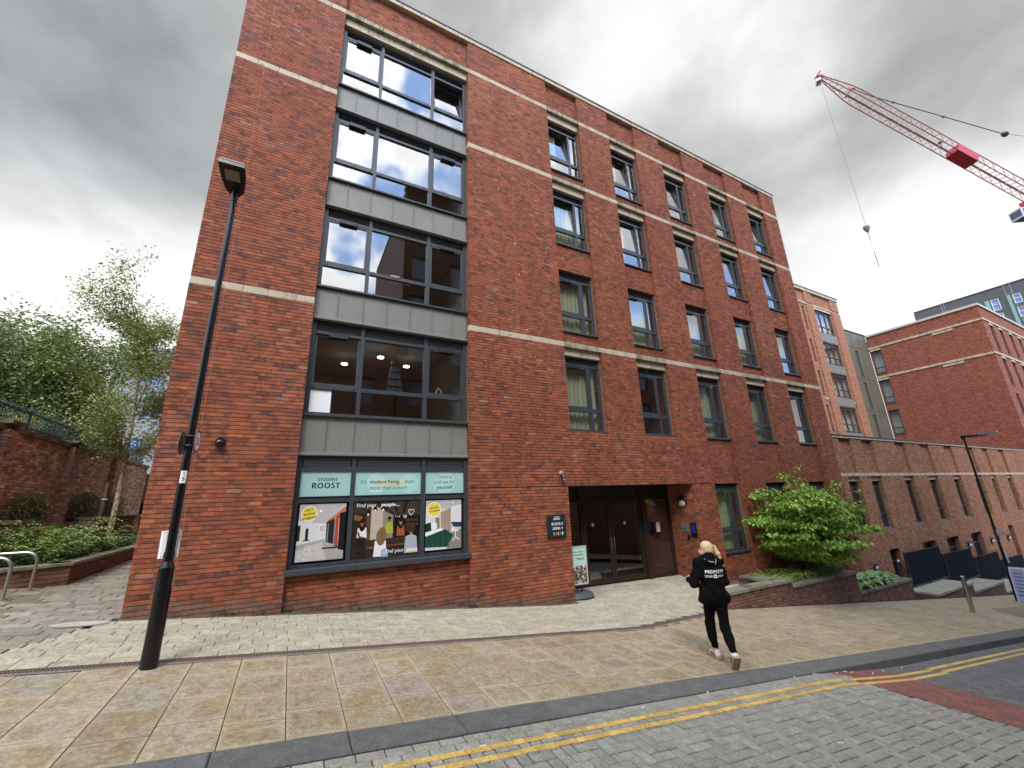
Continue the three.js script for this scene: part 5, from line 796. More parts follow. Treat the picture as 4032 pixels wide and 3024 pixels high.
{ // swing board in the entrance
  const t = thing('swing_board', 'pale framed poster board on a grey water base inside the entrance', 'sign board', null, [6.56, -0.655, -0.28]); t.rotation.y = -0.08;
  put(t, 'base', new Geo().add(new THREE.CylinderGeometry(0.36, 0.44, 0.1, 28), M4(0, 0.085, 0, 0, 0, 0, [1, 1, 0.62])), plain(74, 80, 86, 0.5)); put(t, 'frame', new Geo().box(-0.31, 0.31, 0.3, 0.33, -0.02, 0.02).box(-0.31, 0.31, 1.17, 1.2, -0.02, 0.02).box(-0.31, -0.28, 0.33, 1.17, -0.02, 0.02).box(0.28, 0.31, 0.33, 1.17, -0.02, 0.02), plain(190, 194, 194, 0.4)); put(t, 'spring', new Geo().tube([[-0.12, 0.1, 0], [-0.12, 0.3, 0]], 0.02, 8).tube([[0.12, 0.1, 0], [0.12, 0.3, 0]], 0.02, 8), M.black);
  const tx = canvasTex(420, 600, (c, w, h) => { const q = rnd(77); c.fillStyle = '#b5dcd4'; c.fillRect(0, 0, w, h); c.fillStyle = '#1d2b33'; c.font = 'bold 40px sans-serif'; c.textAlign = 'right'; c.fillText('You have reached', 380, 90, 350); c.fillStyle = '#e3cf57'; c.fillRect(190, 118, 196, 26); c.fillStyle = '#1d2b33'; c.fillText('your destination.', 384, 140, 340); c.fillRect(210, 180, 170, 10); c.fillRect(230, 200, 150, 10); c.fillStyle = '#cfd8cf'; c.fillRect(0, 280, w, 320); for (let k = 0; k < 240; k++) { c.fillStyle = ['#3c4a3c', '#6b4a36', '#24262a', '#8a8f88', '#54624a', '#b06a44'][Math.floor(q() * 6)]; c.beginPath(); c.ellipse(q() * w, 320 + q() * 280, 6 + q() * 26, 6 + q() * 20, q() * 3, 0, 7); c.fill(); } });
  put(t, 'poster', new Geo().quad([-0.28, 0.33, 0.012], [0.28, 0.33, 0.012], [0.28, 1.17, 0.012], [-0.28, 1.17, 0.012], [0, 0, 1, 1]), std({ map: tx, roughness: 0.4 }));
}

// ================= street furniture =================
function streetLamp(x, z, h, label, o = {}) {
  const y = gy(x, z), t = thing('street_lamp', label, 'street lamp', null, [x, y, z]), b = o.base || 1.1;
  put(t, 'base_shaft', new Geo().add(new THREE.LatheGeometry([[0.0, -0.1], [0.083, -0.1], [0.0825, 0.02], [0.0765, b - 0.075], [0.076, b - 0.07], [0.0755, b - 0.065], [0.051, b - 0.005], [0.05, b], [0.0495, b + 0.06]].map((p) => new THREE.Vector2(...p)), 28)), M.black);
  put(t, 'pole', new Geo().add(new THREE.CylinderGeometry(0.036, 0.046, h - b, 24), M4(0, (h + b) / 2, 0)), M.black);
  put(t, 'door', new Geo().add(new THREE.CylinderGeometry(0.084, 0.084, 0.5, 14, 1, true, -0.45, 0.9), M4(0, 0.55, 0, Math.PI / 2)), M.black);
  put(t, 'collar', new Geo().add(new THREE.CylinderGeometry(0.052, 0.055, 0.05, 24), M4(0, b + 0.08, 0)), M.black);
  if (o.arm) { put(t, 'arm', new Geo().cbox(-0.05, 0.05, h - 0.03, h + 0.06, -0.05, 0.75, 0.01).cbox(-0.07, 0.07, h - 0.09, h + 0.08, -0.08, 0.08, 0.01), M.black); put(t, 'lamp_head', new Geo().at(M4(0, h + 0.04, 0.62, 0, -0.08)).cbox(-0.15, 0.15, -0.02, 0.07, -0.12, 0.42, 0.01), plain(120, 122, 124, 0.4)); put(t, 'lens', new Geo().box(-0.11, 0.11, h + 0.0, h + 0.02, 0.6, 0.95), plain(220, 222, 220, 0.3)); return t; }
  // flat LED head reaching out over the pavement, tapering back to the pole
  const s = new THREE.Shape(); s.moveTo(-0.165, 0.62); s.lineTo(0.165, 0.62); s.quadraticCurveTo(0.175, 0.35, 0.12, 0.06); s.lineTo(0.05, -0.05); s.lineTo(-0.05, -0.05); s.lineTo(-0.12, 0.06); s.quadraticCurveTo(-0.175, 0.35, -0.165, 0.62);
  const eg = new THREE.ExtrudeGeometry(s, { depth: 0.06, bevelEnabled: true, bevelSize: 0.012, bevelThickness: 0.012, bevelSegments: 2, curveSegments: 8 });
  put(t, 'lamp_head', new Geo().add(eg, M4(0, h + 0.12, -0.02, 0, Math.PI / 2 - 0.1, 0, [0.9, 0.9, 1])), M.black);
  put(t, 'lens', new Geo().at(M4(0, h + 0.12, -0.02, 0, Math.PI / 2 - 0.1, 0, [0.9, 0.9, 1])).box(-0.1, 0.1, 0.3, 0.53, 0.072, 0.078), plain(134, 130, 116, 0.25)); put(t, 'neck', new Geo().tube([[0, h - 0.1, 0], [0, h + 0.02, 0], [0, h + 0.1, 0.04]], [0.042, 0.046, 0.05], 14), M.black);
  put(t, 'top_fin', new Geo().at(M4(0, h + 0.12, -0.02, 0, Math.PI / 2 - 0.1, 0, [0.9, 0.9, 1])).box(-0.16, 0.16, 0.58, 0.64, -0.016, -0.006), plain(180, 182, 182, 0.5)); return t;
}
const lampA = streetLamp(-1.215, 2.33, 6.28, 'tall black street lamp with a flat head and a 20 sign, on the near pavement', {});
{ // number label on the pole
  const t = canvasTex(128, 260, (c, w, h) => { c.fillStyle = '#f2f2ee'; c.fillRect(0, 0, w, h); c.fillStyle = '#333'; c.fillRect(40, 34, 48, 7); c.fillRect(60, 22, 8, 60); c.fillRect(36, 84, 56, 6); c.font = 'bold 110px sans-serif'; c.textAlign = 'center'; c.fillStyle = '#222'; c.fillText('5', 66, 210); });
  put(lampA, 'number_label', new Geo().add(new THREE.CylinderGeometry(0.0475, 0.0475, 0.15, 20, 1, true, -0.75, 1.5), M4(0, 2.16 - lampA.position.y, 0, 0.17)), std({ map: t, roughness: 0.5 })).userData.label = 'white pole label with the number 5';
}
{ // 20 sign on the lamp
  const t = thing('speed_sign', 'round 20 speed limit sign clamped to the street lamp', 'sign', null, [-1.215, 2.6, 2.33]);
  const tx = canvasTex(256, 256, (c, w, h) => { c.fillStyle = '#b5322f'; c.fillRect(0, 0, w, h); c.fillStyle = '#eeeeea'; c.beginPath(); c.arc(128, 128, 98, 0, 7); c.fill(); c.fillStyle = '#1c1c1e'; c.font = 'bold 118px sans-serif'; c.textAlign = 'center'; c.fillText('20', 128, 170); });
  const disc = new THREE.CircleGeometry(0.15, 36); put(t, 'face', new Geo().add(disc, M4(0.092, 0, 0.07, Math.PI / 2 - 0.04)), std({ map: tx, roughness: 0.4 })); put(t, 'plate', new Geo().add(new THREE.CylinderGeometry(0.152, 0.152, 0.004, 36), M4(0.088, 0, 0.07, Math.PI / 2 - 0.04, Math.PI / 2)), plain(120, 122, 124, 0.5));
  put(t, 'clamp', new Geo().add(new THREE.TorusGeometry(0.055, 0.012, 8, 24), M4(0, 0.07, 0, 0, Math.PI / 2)).add(new THREE.TorusGeometry(0.055, 0.012, 8, 24), M4(0, -0.05, 0, 0, Math.PI / 2)).box(0.04, 0.086, 0.055, 0.085, -0.02, 0.02).box(0.04, 0.086, -0.065, -0.035, -0.02, 0.02), plain(60, 60, 62, 0.3, { metalness: 0.6 }));
  put(t, 'back_plate', new Geo().add(new THREE.CylinderGeometry(0.15, 0.15, 0.004, 36), M4(-0.088, -0.01, -0.06, Math.PI / 2 - 0.04, Math.PI / 2)).box(-0.086, -0.04, 0.055, 0.085, -0.02, 0.02).box(-0.086, -0.04, -0.065, -0.035, -0.02, 0.02), plain(70, 66, 64, 0.5));
}
function notice(x, y, z, ry, w, h, label, lean) {
  const t = thing('paper_notice', label, 'notice', null, [x, y, z]); t.rotation.set(0, ry, lean || 0); const tx = canvasTex(210, 297, (c, W, H) => { c.fillStyle = '#edeeee'; c.fillRect(0, 0, W, H); c.fillStyle = '#8a8c90'; for (let k = 0; k < 26; k++) c.fillRect(22, 30 + k * 9.6, 100 + (k * 53 % 66), 3); });
  const g = new Geo(), n = 8; for (let i = 0; i < n; i++) { const a = mix(-w / 2, w / 2, i / n), b = mix(-w / 2, w / 2, (i + 1) / n), za = -0.9 * a * a, zb = -0.9 * b * b; g.quad([a, -h / 2, za + 0.02], [b, -h / 2, zb + 0.02], [b, h / 2, zb], [a, h / 2, za], [i / n, 0, (i + 1) / n, 1]); } put(t, 'sheet', g, std({ map: tx, roughness: 0.5, side: THREE.DoubleSide }));
  put(t, 'cable_tie', new Geo().add(new THREE.TorusGeometry(0.05, 0.004, 6, 20), M4(0, h * 0.44, 0.05, 0, Math.PI / 2)).add(new THREE.TorusGeometry(0.05, 0.004, 6, 20), M4(0, -h * 0.44, 0.05, 0, Math.PI / 2)).tube([[0.04, -h * 0.44, 0.05], [0.13, -h * 0.41, 0.06]], 0.003, 5).tube([[0.04, h * 0.44, 0.05], [0.12, h * 0.42, 0.04]], 0.003, 5), M.black);
}
notice(-1.24, 1.375, 2.265, -0.25, 0.21, 0.31, 'white printed notice tied behind the near street lamp', 0.05);
streetLamp(26.33, 2.2, 6.62, 'black street lamp with a side arm, down the hill beside the dark screens', { arm: true });
notice(26.45, -1.2, 2.26, 0.3, 0.42, 0.5, 'white notice on the far street lamp above the poster board', -0.06);
{ const t = thing('fixing_box', 'small grey box strapped to the far street lamp', 'box', null, [26.34, -0.28, 2.2]); put(t, 'case', new Geo().cbox(-0.1, 0.2, -0.1, 0.12, 0.05, 0.2, 0.01), plain(150, 150, 150, 0.5)); put(t, 'strap', new Geo().add(new THREE.CylinderGeometry(0.06, 0.06, 0.5, 16)), plain(44, 44, 46, 0.5)); }
{ const x = 19.27, z = 2.92, y = gy(x, z), t = thing('bollard', 'brushed steel bollard on the pavement', 'bollard', null, [x, y, z]); put(t, 'post', new Geo().add(new THREE.CylinderGeometry(0.057, 0.057, 1.05, 28), M4(0, 0.5, 0)), M.steel); put(t, 'cap', new Geo().add(new THREE.CylinderGeometry(0.05, 0.059, 0.025, 28), M4(0, 1.037, 0)), plain(206, 206, 204, 0.3, { metalness: 0.8 })); put(t, 'base_ring', new Geo().add(new THREE.CylinderGeometry(0.07, 0.075, 0.03, 28), M4(0, 0.0, 0, 0, 0, -0.108)), plain(120, 118, 112, 0.5)); }
{ // A board at the foot of the far lamp
  const x = 25.75, z = 2.84, y = gy(x, z), t = thing('poster_board', 'pavement poster board in lilac and yellow at the foot of the far street lamp', 'sign board', null, [x, y, z]); t.rotation.set(0, -Math.PI / 2 + 0.1, 0);
  const tx = canvasTex(400, 420, (c, w, h) => { c.fillStyle = '#8d93b8'; c.fillRect(0, 0, w, h); c.fillStyle = '#d9c04a'; c.fillRect(150, 0, 250, h); c.fillStyle = '#4a4f78'; for (let k = 0; k < 7; k++) c.fillRect(24, 60 + k * 44, 96, 16); c.fillStyle = '#6a5a1a'; for (let k = 0; k < 5; k++) c.fillRect(190, 60 + k * 70, 150, 18); c.fillStyle = '#fff'; c.fillRect(0, 0, w, 8); c.fillRect(146, 0, 5, h); });
  put(t, 'panel', new Geo().quad([-0.45, 0.08, 0.22], [0.55, 0.08, 0.22], [0.55, 1.3, 0.02], [-0.45, 1.3, 0.02], [0, 0, 1, 1]), std({ map: tx, roughness: 0.4 })); put(t, 'frame', new Geo().bar([-0.46, 0.0, 0.225], [-0.46, 1.3, 0.012], 0.03, 0.03).bar([0.56, 0.0, 0.225], [0.56, 1.3, 0.012], 0.03, 0.03).bar([-0.46, 1.31, 0.01], [0.56, 1.31, 0.01], 0.03, 0.03), plain(190, 192, 194, 0.4)); put(t, 'rear_leg', new Geo().bar([-0.46, 0, -0.25], [-0.46, 1.28, -0.01], 0.03, 0.03).bar([0.56, 0, -0.25], [0.56, 1.28, -0.01], 0.03, 0.03), plain(120, 122, 124, 0.4));
}
// cycle stands in the alley
for (const [z, lab] of [[-1.45, 'steel hoop cycle stand nearest the pavement in the alley'], [-2.25, 'steel hoop cycle stand in front of the ferns in the alley']]) {
  const x = -4.35, y = gy(-4, z), t = thing('cycle_stand', lab, 'cycle stand', 'hoop cycle stands', [x, y, z]), P = []; P.push([0.38, -0.1, 0], [0.38, 0.45, 0]); for (let k = 0; k <= 8; k++) { const a = k / 8 * Math.PI / 2; P.push([0.2 + 0.18 * Math.cos(a), 0.47 + 0.18 * Math.sin(a), 0]); } for (let k = 8; k >= 0; k--) { const a = k / 8 * Math.PI / 2; P.push([-0.2 - 0.18 * Math.cos(a), 0.47 + 0.18 * Math.sin(a), 0]); } P.push([-0.38, 0.45, 0], [-0.38, -0.1, 0]);
  put(t, 'hoop', new Geo().tube(P, 0.024, 12), plain(178, 178, 172, 0.3, { metalness: 0.9 })); put(t, 'flange', new Geo().add(new THREE.CylinderGeometry(0.05, 0.055, 0.02, 18), M4(0.38, 0.0, 0)).add(new THREE.CylinderGeometry(0.05, 0.055, 0.02, 18), M4(-0.38, 0.04, 0)), M.iron);
}
{ // cigarette ends and scraps in the gutter
  const q = rnd(91); for (let k = 0; k < 16; k++) { const x = 0.6 + q() * 9, z = 4.735 + q() * q() * 0.5 + (k > 12 ? 1.2 : 0), g = new Geo().at(M4(0, 0, 0, q() * 3)).cbox(-0.022, 0.022 + q() * 0.015, 0, 0.006, -0.006, 0.006, 0.001); const m = put(scene, 'litter_scrap', g, plain(218, 212, 202, 0.8)); m.position.set(x, roadW(x, z) + 0.004, z); tag(m, 'pale scrap of litter on the blocks near the kerb', 'litter', 'litter scraps along the gutter'); }
}

// ================= alley wall, railing, planting =================
{
  const w = thing('retaining_wall', 'high weathered old brick retaining wall with stone coping and pilasters in the alley', 'wall');
  const g = new Geo(); g.box(-6.45, -6.018, -0.5, 3.7, -16, -1.2); const wall = put(w, 'wall', g, plain(118, 100, 84, 0.95, { map: T.dirt }));
  const mOld = vc({ map: T.oldbrick, bumpMap: T.brickB, bumpScale: 0.004, roughness: 0.92 }), faces = [[[-6, 0, 0], UZm, 1.2, 16, 0.3, 3.7]];
  // pilasters and low buttress piers
  for (const z of [-4.9, -8.3, -11.9]) { faces.push([[-5.86, 0, 0], UZm, -z - 0.22, -z + 0.22, 0.3, 3.7], [[0, 0, z + 0.22], UX, -6, -5.86, 0.3, 3.7]); g.box(-6.1, -5.88, 0, 3.7, z - 0.2, z + 0.2); }
  for (const z of [-4.75, -9.2, -12.8]) { faces.push([[-5.25, 0, 0], UZm, -z - 0.3, -z + 0.3, 0.3, 1.6], [[0, 0, z + 0.3], UX, -6, -5.25, 0.3, 1.6]); put(w, 'buttress_core', new Geo().box(-6, -5.27, 0, 1.6, z - 0.28, z + 0.28), M.mortar); put(w, 'buttress_cap', new Geo().cbox(-6.0, -5.19, 1.6, 1.68, z - 0.36, z + 0.36, 0.008), M.coping); }
  bricks(wall, faces, palette.old, mOld, { seed: 61, limit: 150, tint: (c, x, y, z, q) => { const r = Math.abs(((z + 8.3) % 3.6)) < 0.3 ? 0.5 : 0; const red = rgb(132, 92, 78), k = 1.2; return c.map((v, n) => mix(v, red[n], r) * k); } });
  const cp = part(w, 'coping'); for (let z = -16; z < -1.2; z += 0.8) put(cp, 'coping_stone', new Geo().cbox(-6.5, -5.95, 3.702, 3.82, z + 0.004, z + 0.796, 0.01), plain(128, 116, 92, 0.9, { map: T.stained })); for (const z of [-4.9, -8.3, -11.9]) put(cp, 'pier_cap', new Geo().cbox(-6.52, -5.8, 3.822, 3.9, z - 0.3, z + 0.3, 0.01), plain(128, 116, 92, 0.9, { map: T.stained }));
  const r = thing('railing', 'dark green metal railing on top of the high alley wall', 'railing'), rail = new Geo().box(-6.24, -6.2, 4.32, 4.36, -16, -1.2).box(-6.24, -6.2, 3.95, 3.98, -16, -1.2);
  put(r, 'rail', rail, plain(38, 62, 58, 0.5)); for (let z = -15.9; z < -1.2; z += 0.115) put(r, 'bar', new Geo().box(-6.229, -6.211, 3.8, 4.44, z, z + 0.018), plain(38, 66, 62, 0.5)); for (let z = -15; z < -1.2; z += 2.2) put(r, 'post', new Geo().box(-6.25, -6.19, 3.8, 4.5, z, z + 0.06), plain(40, 78, 80, 0.5));
  const bank = new Geo(); bank.box(-40, -6.45, 2.2, 3.6, -60, -1); tag(put(scene, 'raised_bank', bank, plain(72, 74, 48, 0.95, { map: T.dirt })), 'raised ground behind the high alley wall', 'bank', null, 'structure');
  const p = thing('alley_planter', 'long low brick planter with stone coping and a bent corner in the alley', 'planter');
  lowWall(p, 0, [-3.68, 0, 0], UZm, 2.85, 12, 0.8, 0.3, 0.3, 0.06, 71); lowWall(p, 0, [-5.9, 0, -1.56], [0.866, 0, -0.5], 0, 2.56, 0.8, 0.3, 0.3, 0.06, 72);
  put(p, 'soil', new Geo().box(-6, -3.95, 0.4, 0.76, -13, -2.95), plain(52, 46, 34, 0.95, { map: T.dirt }));
}
{ // grey building beyond the trees
  const b = thing('grey_office_building', 'pale grey far building with blue windows seen through the alley trees', 'building'), Z = -41, wins = [[-14.1, -12.3, 13.6, 14.8], [-14.1, -12.3, 10.4, 11.6], [-11.6, -9.8, 13.6, 14.8], [-11.6, -9.8, 10.4, 11.6], [-14.1, -12.3, 7.2, 8.4]], g = new Geo(); wallX(M4(0, 0, Z), -16, 0, -2, 17.2, wins, g); put(b, 'wall', g, plain(150, 152, 154, 0.8, { map: T.zinc }));
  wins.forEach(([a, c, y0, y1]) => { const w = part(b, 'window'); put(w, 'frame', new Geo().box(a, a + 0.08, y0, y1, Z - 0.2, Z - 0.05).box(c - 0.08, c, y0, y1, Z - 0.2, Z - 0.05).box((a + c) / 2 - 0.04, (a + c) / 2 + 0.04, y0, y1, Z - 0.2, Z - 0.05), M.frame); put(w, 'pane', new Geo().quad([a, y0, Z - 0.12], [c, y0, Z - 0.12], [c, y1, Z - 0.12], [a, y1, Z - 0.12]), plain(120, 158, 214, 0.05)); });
  put(b, 'parapet_capping', new Geo().box(-16.1, 0, 17.2, 17.5, Z - 0.5, Z + 0.1), plain(120, 122, 124, 0.5)); put(b, 'pipe', new Geo().tube([[-12.1, 17.5, Z], [-11.5, 18.4, Z], [-11.5, 17.5, Z]], 0.05, 6), M.iron);
}
// ---- leaves
const leafMat = (o = {}) => new THREE.MeshPhysicalMaterial({ vertexColors: true, roughness: 0.55, side: THREE.DoubleSide, transmission: 0.35, thickness: 0, ...o });
const M_leaf = leafMat();
function leaf(g, p, dir, up, len, wid, col) { // folded pointed leaf: base, two sides, tip
  const d = V(...dir).normalize(), u = V(...up), s = d.clone().cross(u).normalize(), n = s.clone().cross(d); g.tint(col);
  const P = (a, b, c) => [p[0] + d.x * a + s.x * b + n.x * c, p[1] + d.y * a + s.y * b + n.y * c, p[2] + d.z * a + s.z * b + n.z * c];
  const A = P(0, 0, 0), B = P(len * 0.45, wid / 2, wid * 0.18), C = P(len, 0, -len * 0.12), D = P(len * 0.45, -wid / 2, wid * 0.18); g.tri(A, B, C); g.tri(A, C, D);
}
const greens = (q, base, v) => { const k = 1 + (q() - 0.5) * v, y = (q() - 0.5) * v * 0.5; return rgb(base[0] * (k + y), base[1] * k, base[2] * (k - y * 0.6)); };
function growTree(t, o) {
  const q = rnd(o.seed), wood = new Geo(), crown = new Geo(), tips = [], J = (a) => (q() - 0.5) * 2 * a;
  const branch = (p, d, len, r, lev) => {
    const n = 5, pts = [p], rad = [r]; let c = V(...p), dir = V(...d).normalize(); const kids = [];
    for (let i = 1; i <= n; i++) { dir.add(V(J(o.wob), J(o.wob) * 0.6 + o.up * (lev ? 1 : 0.3), J(o.wob))).normalize(); c = c.clone().addScaledVector(dir, len / n); pts.push([c.x, c.y, c.z]); rad.push(r * (1 - 0.62 * i / n)); if (lev < o.levels && i >= (lev === 0 ? o.first || 2 : 1)) { const m = lev === 0 ? o.k0 : o.k1; for (let k = 0; k < m; k++) kids.push([c.clone(), dir.clone(), r * (1 - 0.62 * i / n)]); } if (lev >= o.levels - 1) tips.push([c.x, c.y, c.z, lev]); }
    wood.tube(pts, rad, lev < 1 ? 8 : lev < 2 ? 5 : 3, false);
    for (const [k, kd, kr] of kids) { const a = q() * 6.283, out = V(Math.cos(a), 0, Math.sin(a)).addScaledVector(kd, -kd.dot(V(Math.cos(a), 0, Math.sin(a)))).normalize(); const nd = kd.clone().multiplyScalar(o.fwd).addScaledVector(out, 1).add(V(0, o.lift, 0)).normalize(); branch([k.x, k.y, k.z], [nd.x, nd.y, nd.z], len * (o.shrink + J(0.1)), Math.max(0.004, kr * 0.6), lev + 1); }
  };
  for (const s of o.stems) branch(s.p, s.d, s.len, s.r, 0);
  for (const tp of tips) for (let k = 0; k < o.per; k++) {
    const x = tp[0] + J(o.clump), y = tp[1] + J(o.clump * (o.flat || 0.7)), z = tp[2] + J(o.clump); if (o.keep && !o.keep(x, y, z, q)) continue; const a = q() * 6.283, s = o.leaf * (0.7 + q() * 0.6);
    leaf(crown, [x, y, z], [Math.cos(a), J(0.6) - (o.droop ?? 0.3), Math.sin(a)], [J(0.7), 1, J(0.7)], s, s * o.wide, greens(q, o.cols[Math.floor(q() * o.cols.length)], 0.3));
  }
  put(t, 'trunk', wood, o.bark); put(t, 'crown', crown, M_leaf); return t;
}
{ // small garden tree in the entrance planter: layered bright leaves
  const t = thing('garden_tree', 'small bushy bright green tree growing in the entrance planter', 'tree'); const stems = [], q = rnd(5);
  for (let k = 0; k < 7; k++) { const a = k / 7 * 6.283 + q(); stems.push({ p: [14.75 + Math.cos(a) * 0.08, -1.0, 0.52 + Math.sin(a) * 0.08], d: [Math.cos(a) * 0.45 + 0.16, 1, Math.sin(a) * 0.3 + 0.1], len: 1.8 + q() * 0.55, r: 0.03 }); }
  stems.push({ p: [14.8, -1, 0.5], d: [0.32, 1, 0.05], len: 2.7, r: 0.03 }, { p: [14.8, -1, 0.5], d: [-0.28, 1, 0.1], len: 2.3, r: 0.03 });
  growTree(t, { seed: 17, stems, levels: 2, k0: 3, k1: 2, first: 1, wob: 0.12, up: -0.01, fwd: 0.45, lift: 0.08, shrink: 0.42, per: 7, clump: 0.15, flat: 0.3, leaf: 0.12, wide: 0.66, droop: 0.75, cols: [[150, 180, 64], [132, 166, 56], [166, 192, 78], [112, 148, 52]], bark: plain(78, 66, 52, 0.9, { map: T.bark }), keep: (x, y, z, q) => z > 0.08 && y > -0.45 + 0.3 * Math.abs(x - 14.9) && x < 16.6 + 0.25 * q() });
}
{ // birch in the alley planter
  const t = thing('birch_tree', 'slender white stemmed birch growing from the alley planter', 'tree');
  growTree(t, { seed: 29, stems: [{ p: [-4.8, 0.7, -8.6], d: [0.02, 1, -0.01], len: 6.9, r: 0.085 }], levels: 2, k0: 7, k1: 4, first: 2, wob: 0.05, up: 0.0, fwd: 0.75, lift: 0.1, shrink: 0.3, per: 9, clump: 0.26, flat: 1.2, leaf: 0.08, wide: 0.7, cols: [[148, 162, 90], [130, 148, 78], [164, 174, 106]], bark: plain(206, 198, 182, 0.8, { map: T.birch }) });
  const s = thing('tree_stake', 'weathered wooden stake beside the birch in the alley planter', 'stake', null, [-4.75, 0.7, -7.3]); s.rotation.z = -0.02; put(s, 'post', new Geo().add(new THREE.CylinderGeometry(0.05, 0.055, 1.95, 10), M4(0, 0.95, 0)), plain(122, 108, 92, 0.9, { map: T.bark })); put(s, 'tie', new Geo().add(new THREE.TorusGeometry(0.06, 0.012, 6, 16), M4(0, 1.45, 0, 0, Math.PI / 2)), M.white);
  const s2 = thing('tree_stake', 'short grey stake at the foot of the birch', 'stake', null, [-4.95, 0.7, -8.9]); put(s2, 'post', new Geo().add(new THREE.CylinderGeometry(0.05, 0.05, 1.0, 10), M4(0, 0.45, 0)), plain(116, 122, 116, 0.9, { map: T.bark })); put(s2, 'cap', new Geo().add(new THREE.CylinderGeometry(0.055, 0.055, 0.02, 10), M4(0, 0.96, 0)), plain(100, 104, 100, 0.8));
}
[ // trees on the bank behind the railing
  [[-9.3, 3.4, -13.2], 6.2, 41, 'open crowned tree with bare upper twigs behind the railing', 0.13],
  [[-8.0, 3.4, -9.6], 4.4, 43, 'lower leafy tree close behind the railing at the alley mouth', 0.11],
  [[-8.4, 3.4, -17.5], 5.6, 47, 'dense green tree behind the birch', 0.12],
  [[-12.5, 3.4, -14.5], 5.8, 53, 'darker tree behind the open crowned one on the bank', 0.13],
].forEach(([p, len, seed, lab, lf]) => {
  const t = thing('bank_tree', lab, 'tree', 'trees on the bank behind the railing'), q = rnd(seed), stems = []; for (let k = 0; k < 3; k++) { const a = q() * 6.283; stems.push({ p: [p[0] + Math.cos(a) * 0.1, p[1], p[2] + Math.sin(a) * 0.1], d: [Math.cos(a) * 0.35, 1, Math.sin(a) * 0.35], len: len * (0.5 + q() * 0.36), r: 0.08 }); }
  growTree(t, { seed, stems, levels: 2, k0: 3, k1: 3, first: 1, wob: 0.13, up: 0.03, fwd: 0.8, lift: 0.1, shrink: 0.42, per: 4, clump: 0.4, flat: 0.8, leaf: lf, wide: 0.75, cols: [[128, 146, 84], [112, 132, 72], [142, 156, 94], [150, 164, 104]], bark: plain(84, 76, 66, 0.9, { map: T.bark }) });
});
{ const t = thing('yellow_shrub', 'yellow leaved shrub poking through the railing', 'shrub'), g = new Geo(), q = rnd(3); for (let k = 0; k < 420; k++) { const a = q() * 6.283, r = q(); leaf(g, [-6.75 + Math.cos(a) * 0.35 * r, 3.7 + q() * 0.75, -7.1 + Math.sin(a) * 0.6 * r], [Math.cos(a), q() - 0.2, Math.sin(a)], [0, 1, 0.1], 0.12, 0.05, greens(q, [206, 196, 58], 0.3)); } put(t, 'foliage', g, M_leaf); put(t, 'stem', new Geo().tube([[-6.75, 3.5, -7.1], [-6.72, 4.1, -7.1]], 0.02, 5), M.iron); }
{ // leafy fill along the bank edge
  const g = new Geo(), q = rnd(8); for (let k = 0; k < 5000; k++) { const z = -2 - q() * 14, x = -6.6 - q() * 1.6, y = 3.6 + q() * q() * 1.5; const a = q() * 6.283; leaf(g, [x, y, z], [Math.cos(a), q() - 0.4, Math.sin(a)], [q() - 0.5, 1, q() - 0.5], 0.11, 0.07, greens(q, q() < 0.5 ? [96, 118, 62] : [116, 134, 72], 0.35)); }
  tag(put(scene, 'bank_undergrowth', g, M_leaf), 'dark leafy undergrowth along the top of the alley wall', 'undergrowth', null, 'stuff');
}
// ferns and shrubs in the alley planter
function fern(x, y, z, s, seed, label) {
  const t = thing('fern', label, 'fern', 'ferns in the alley planter', [x, y, z]), g = new Geo(), q = rnd(seed);
  for (let k = 0; k < 17; k++) { const a = k / 17 * 6.283 + q() * 0.4, L = s * (0.55 + q() * 0.4), h = s * (0.45 + q() * 0.35), n = 13; for (let i = 1; i < n; i++) { const u = i / n, r = L * u, yy = h * Math.sin(u * 2.1) , w = s * 0.17 * Math.sin(Math.min(1, u * 1.5 + 0.2) * 2.6), px = Math.cos(a) * r, pz = Math.sin(a) * r, c = greens(q, [136, 162, 78], 0.25); for (const sd of [-1, 1]) leaf(g, [px, yy, pz], [Math.cos(a + sd * 1.25), -0.15, Math.sin(a + sd * 1.25)], [0, 1, 0], Math.max(0.03, w), 0.034 * s + 0.012, c); } }
  put(t, 'frond', g, M_leaf);
}
[[-4.35, -3.3, 1.05], [-4.9, -3.9, 1.25], [-4.25, -4.2, 1.0], [-5.3, -3.1, 1.0], [-4.6, -5.0, 1.2], [-5.5, -4.6, 1.0], [-4.2, -5.6, 0.9]].forEach(([x, z, s], k) => fern(x, 0.74, z, s, 100 + k, 'feathery bright fern clump in the alley planter'));
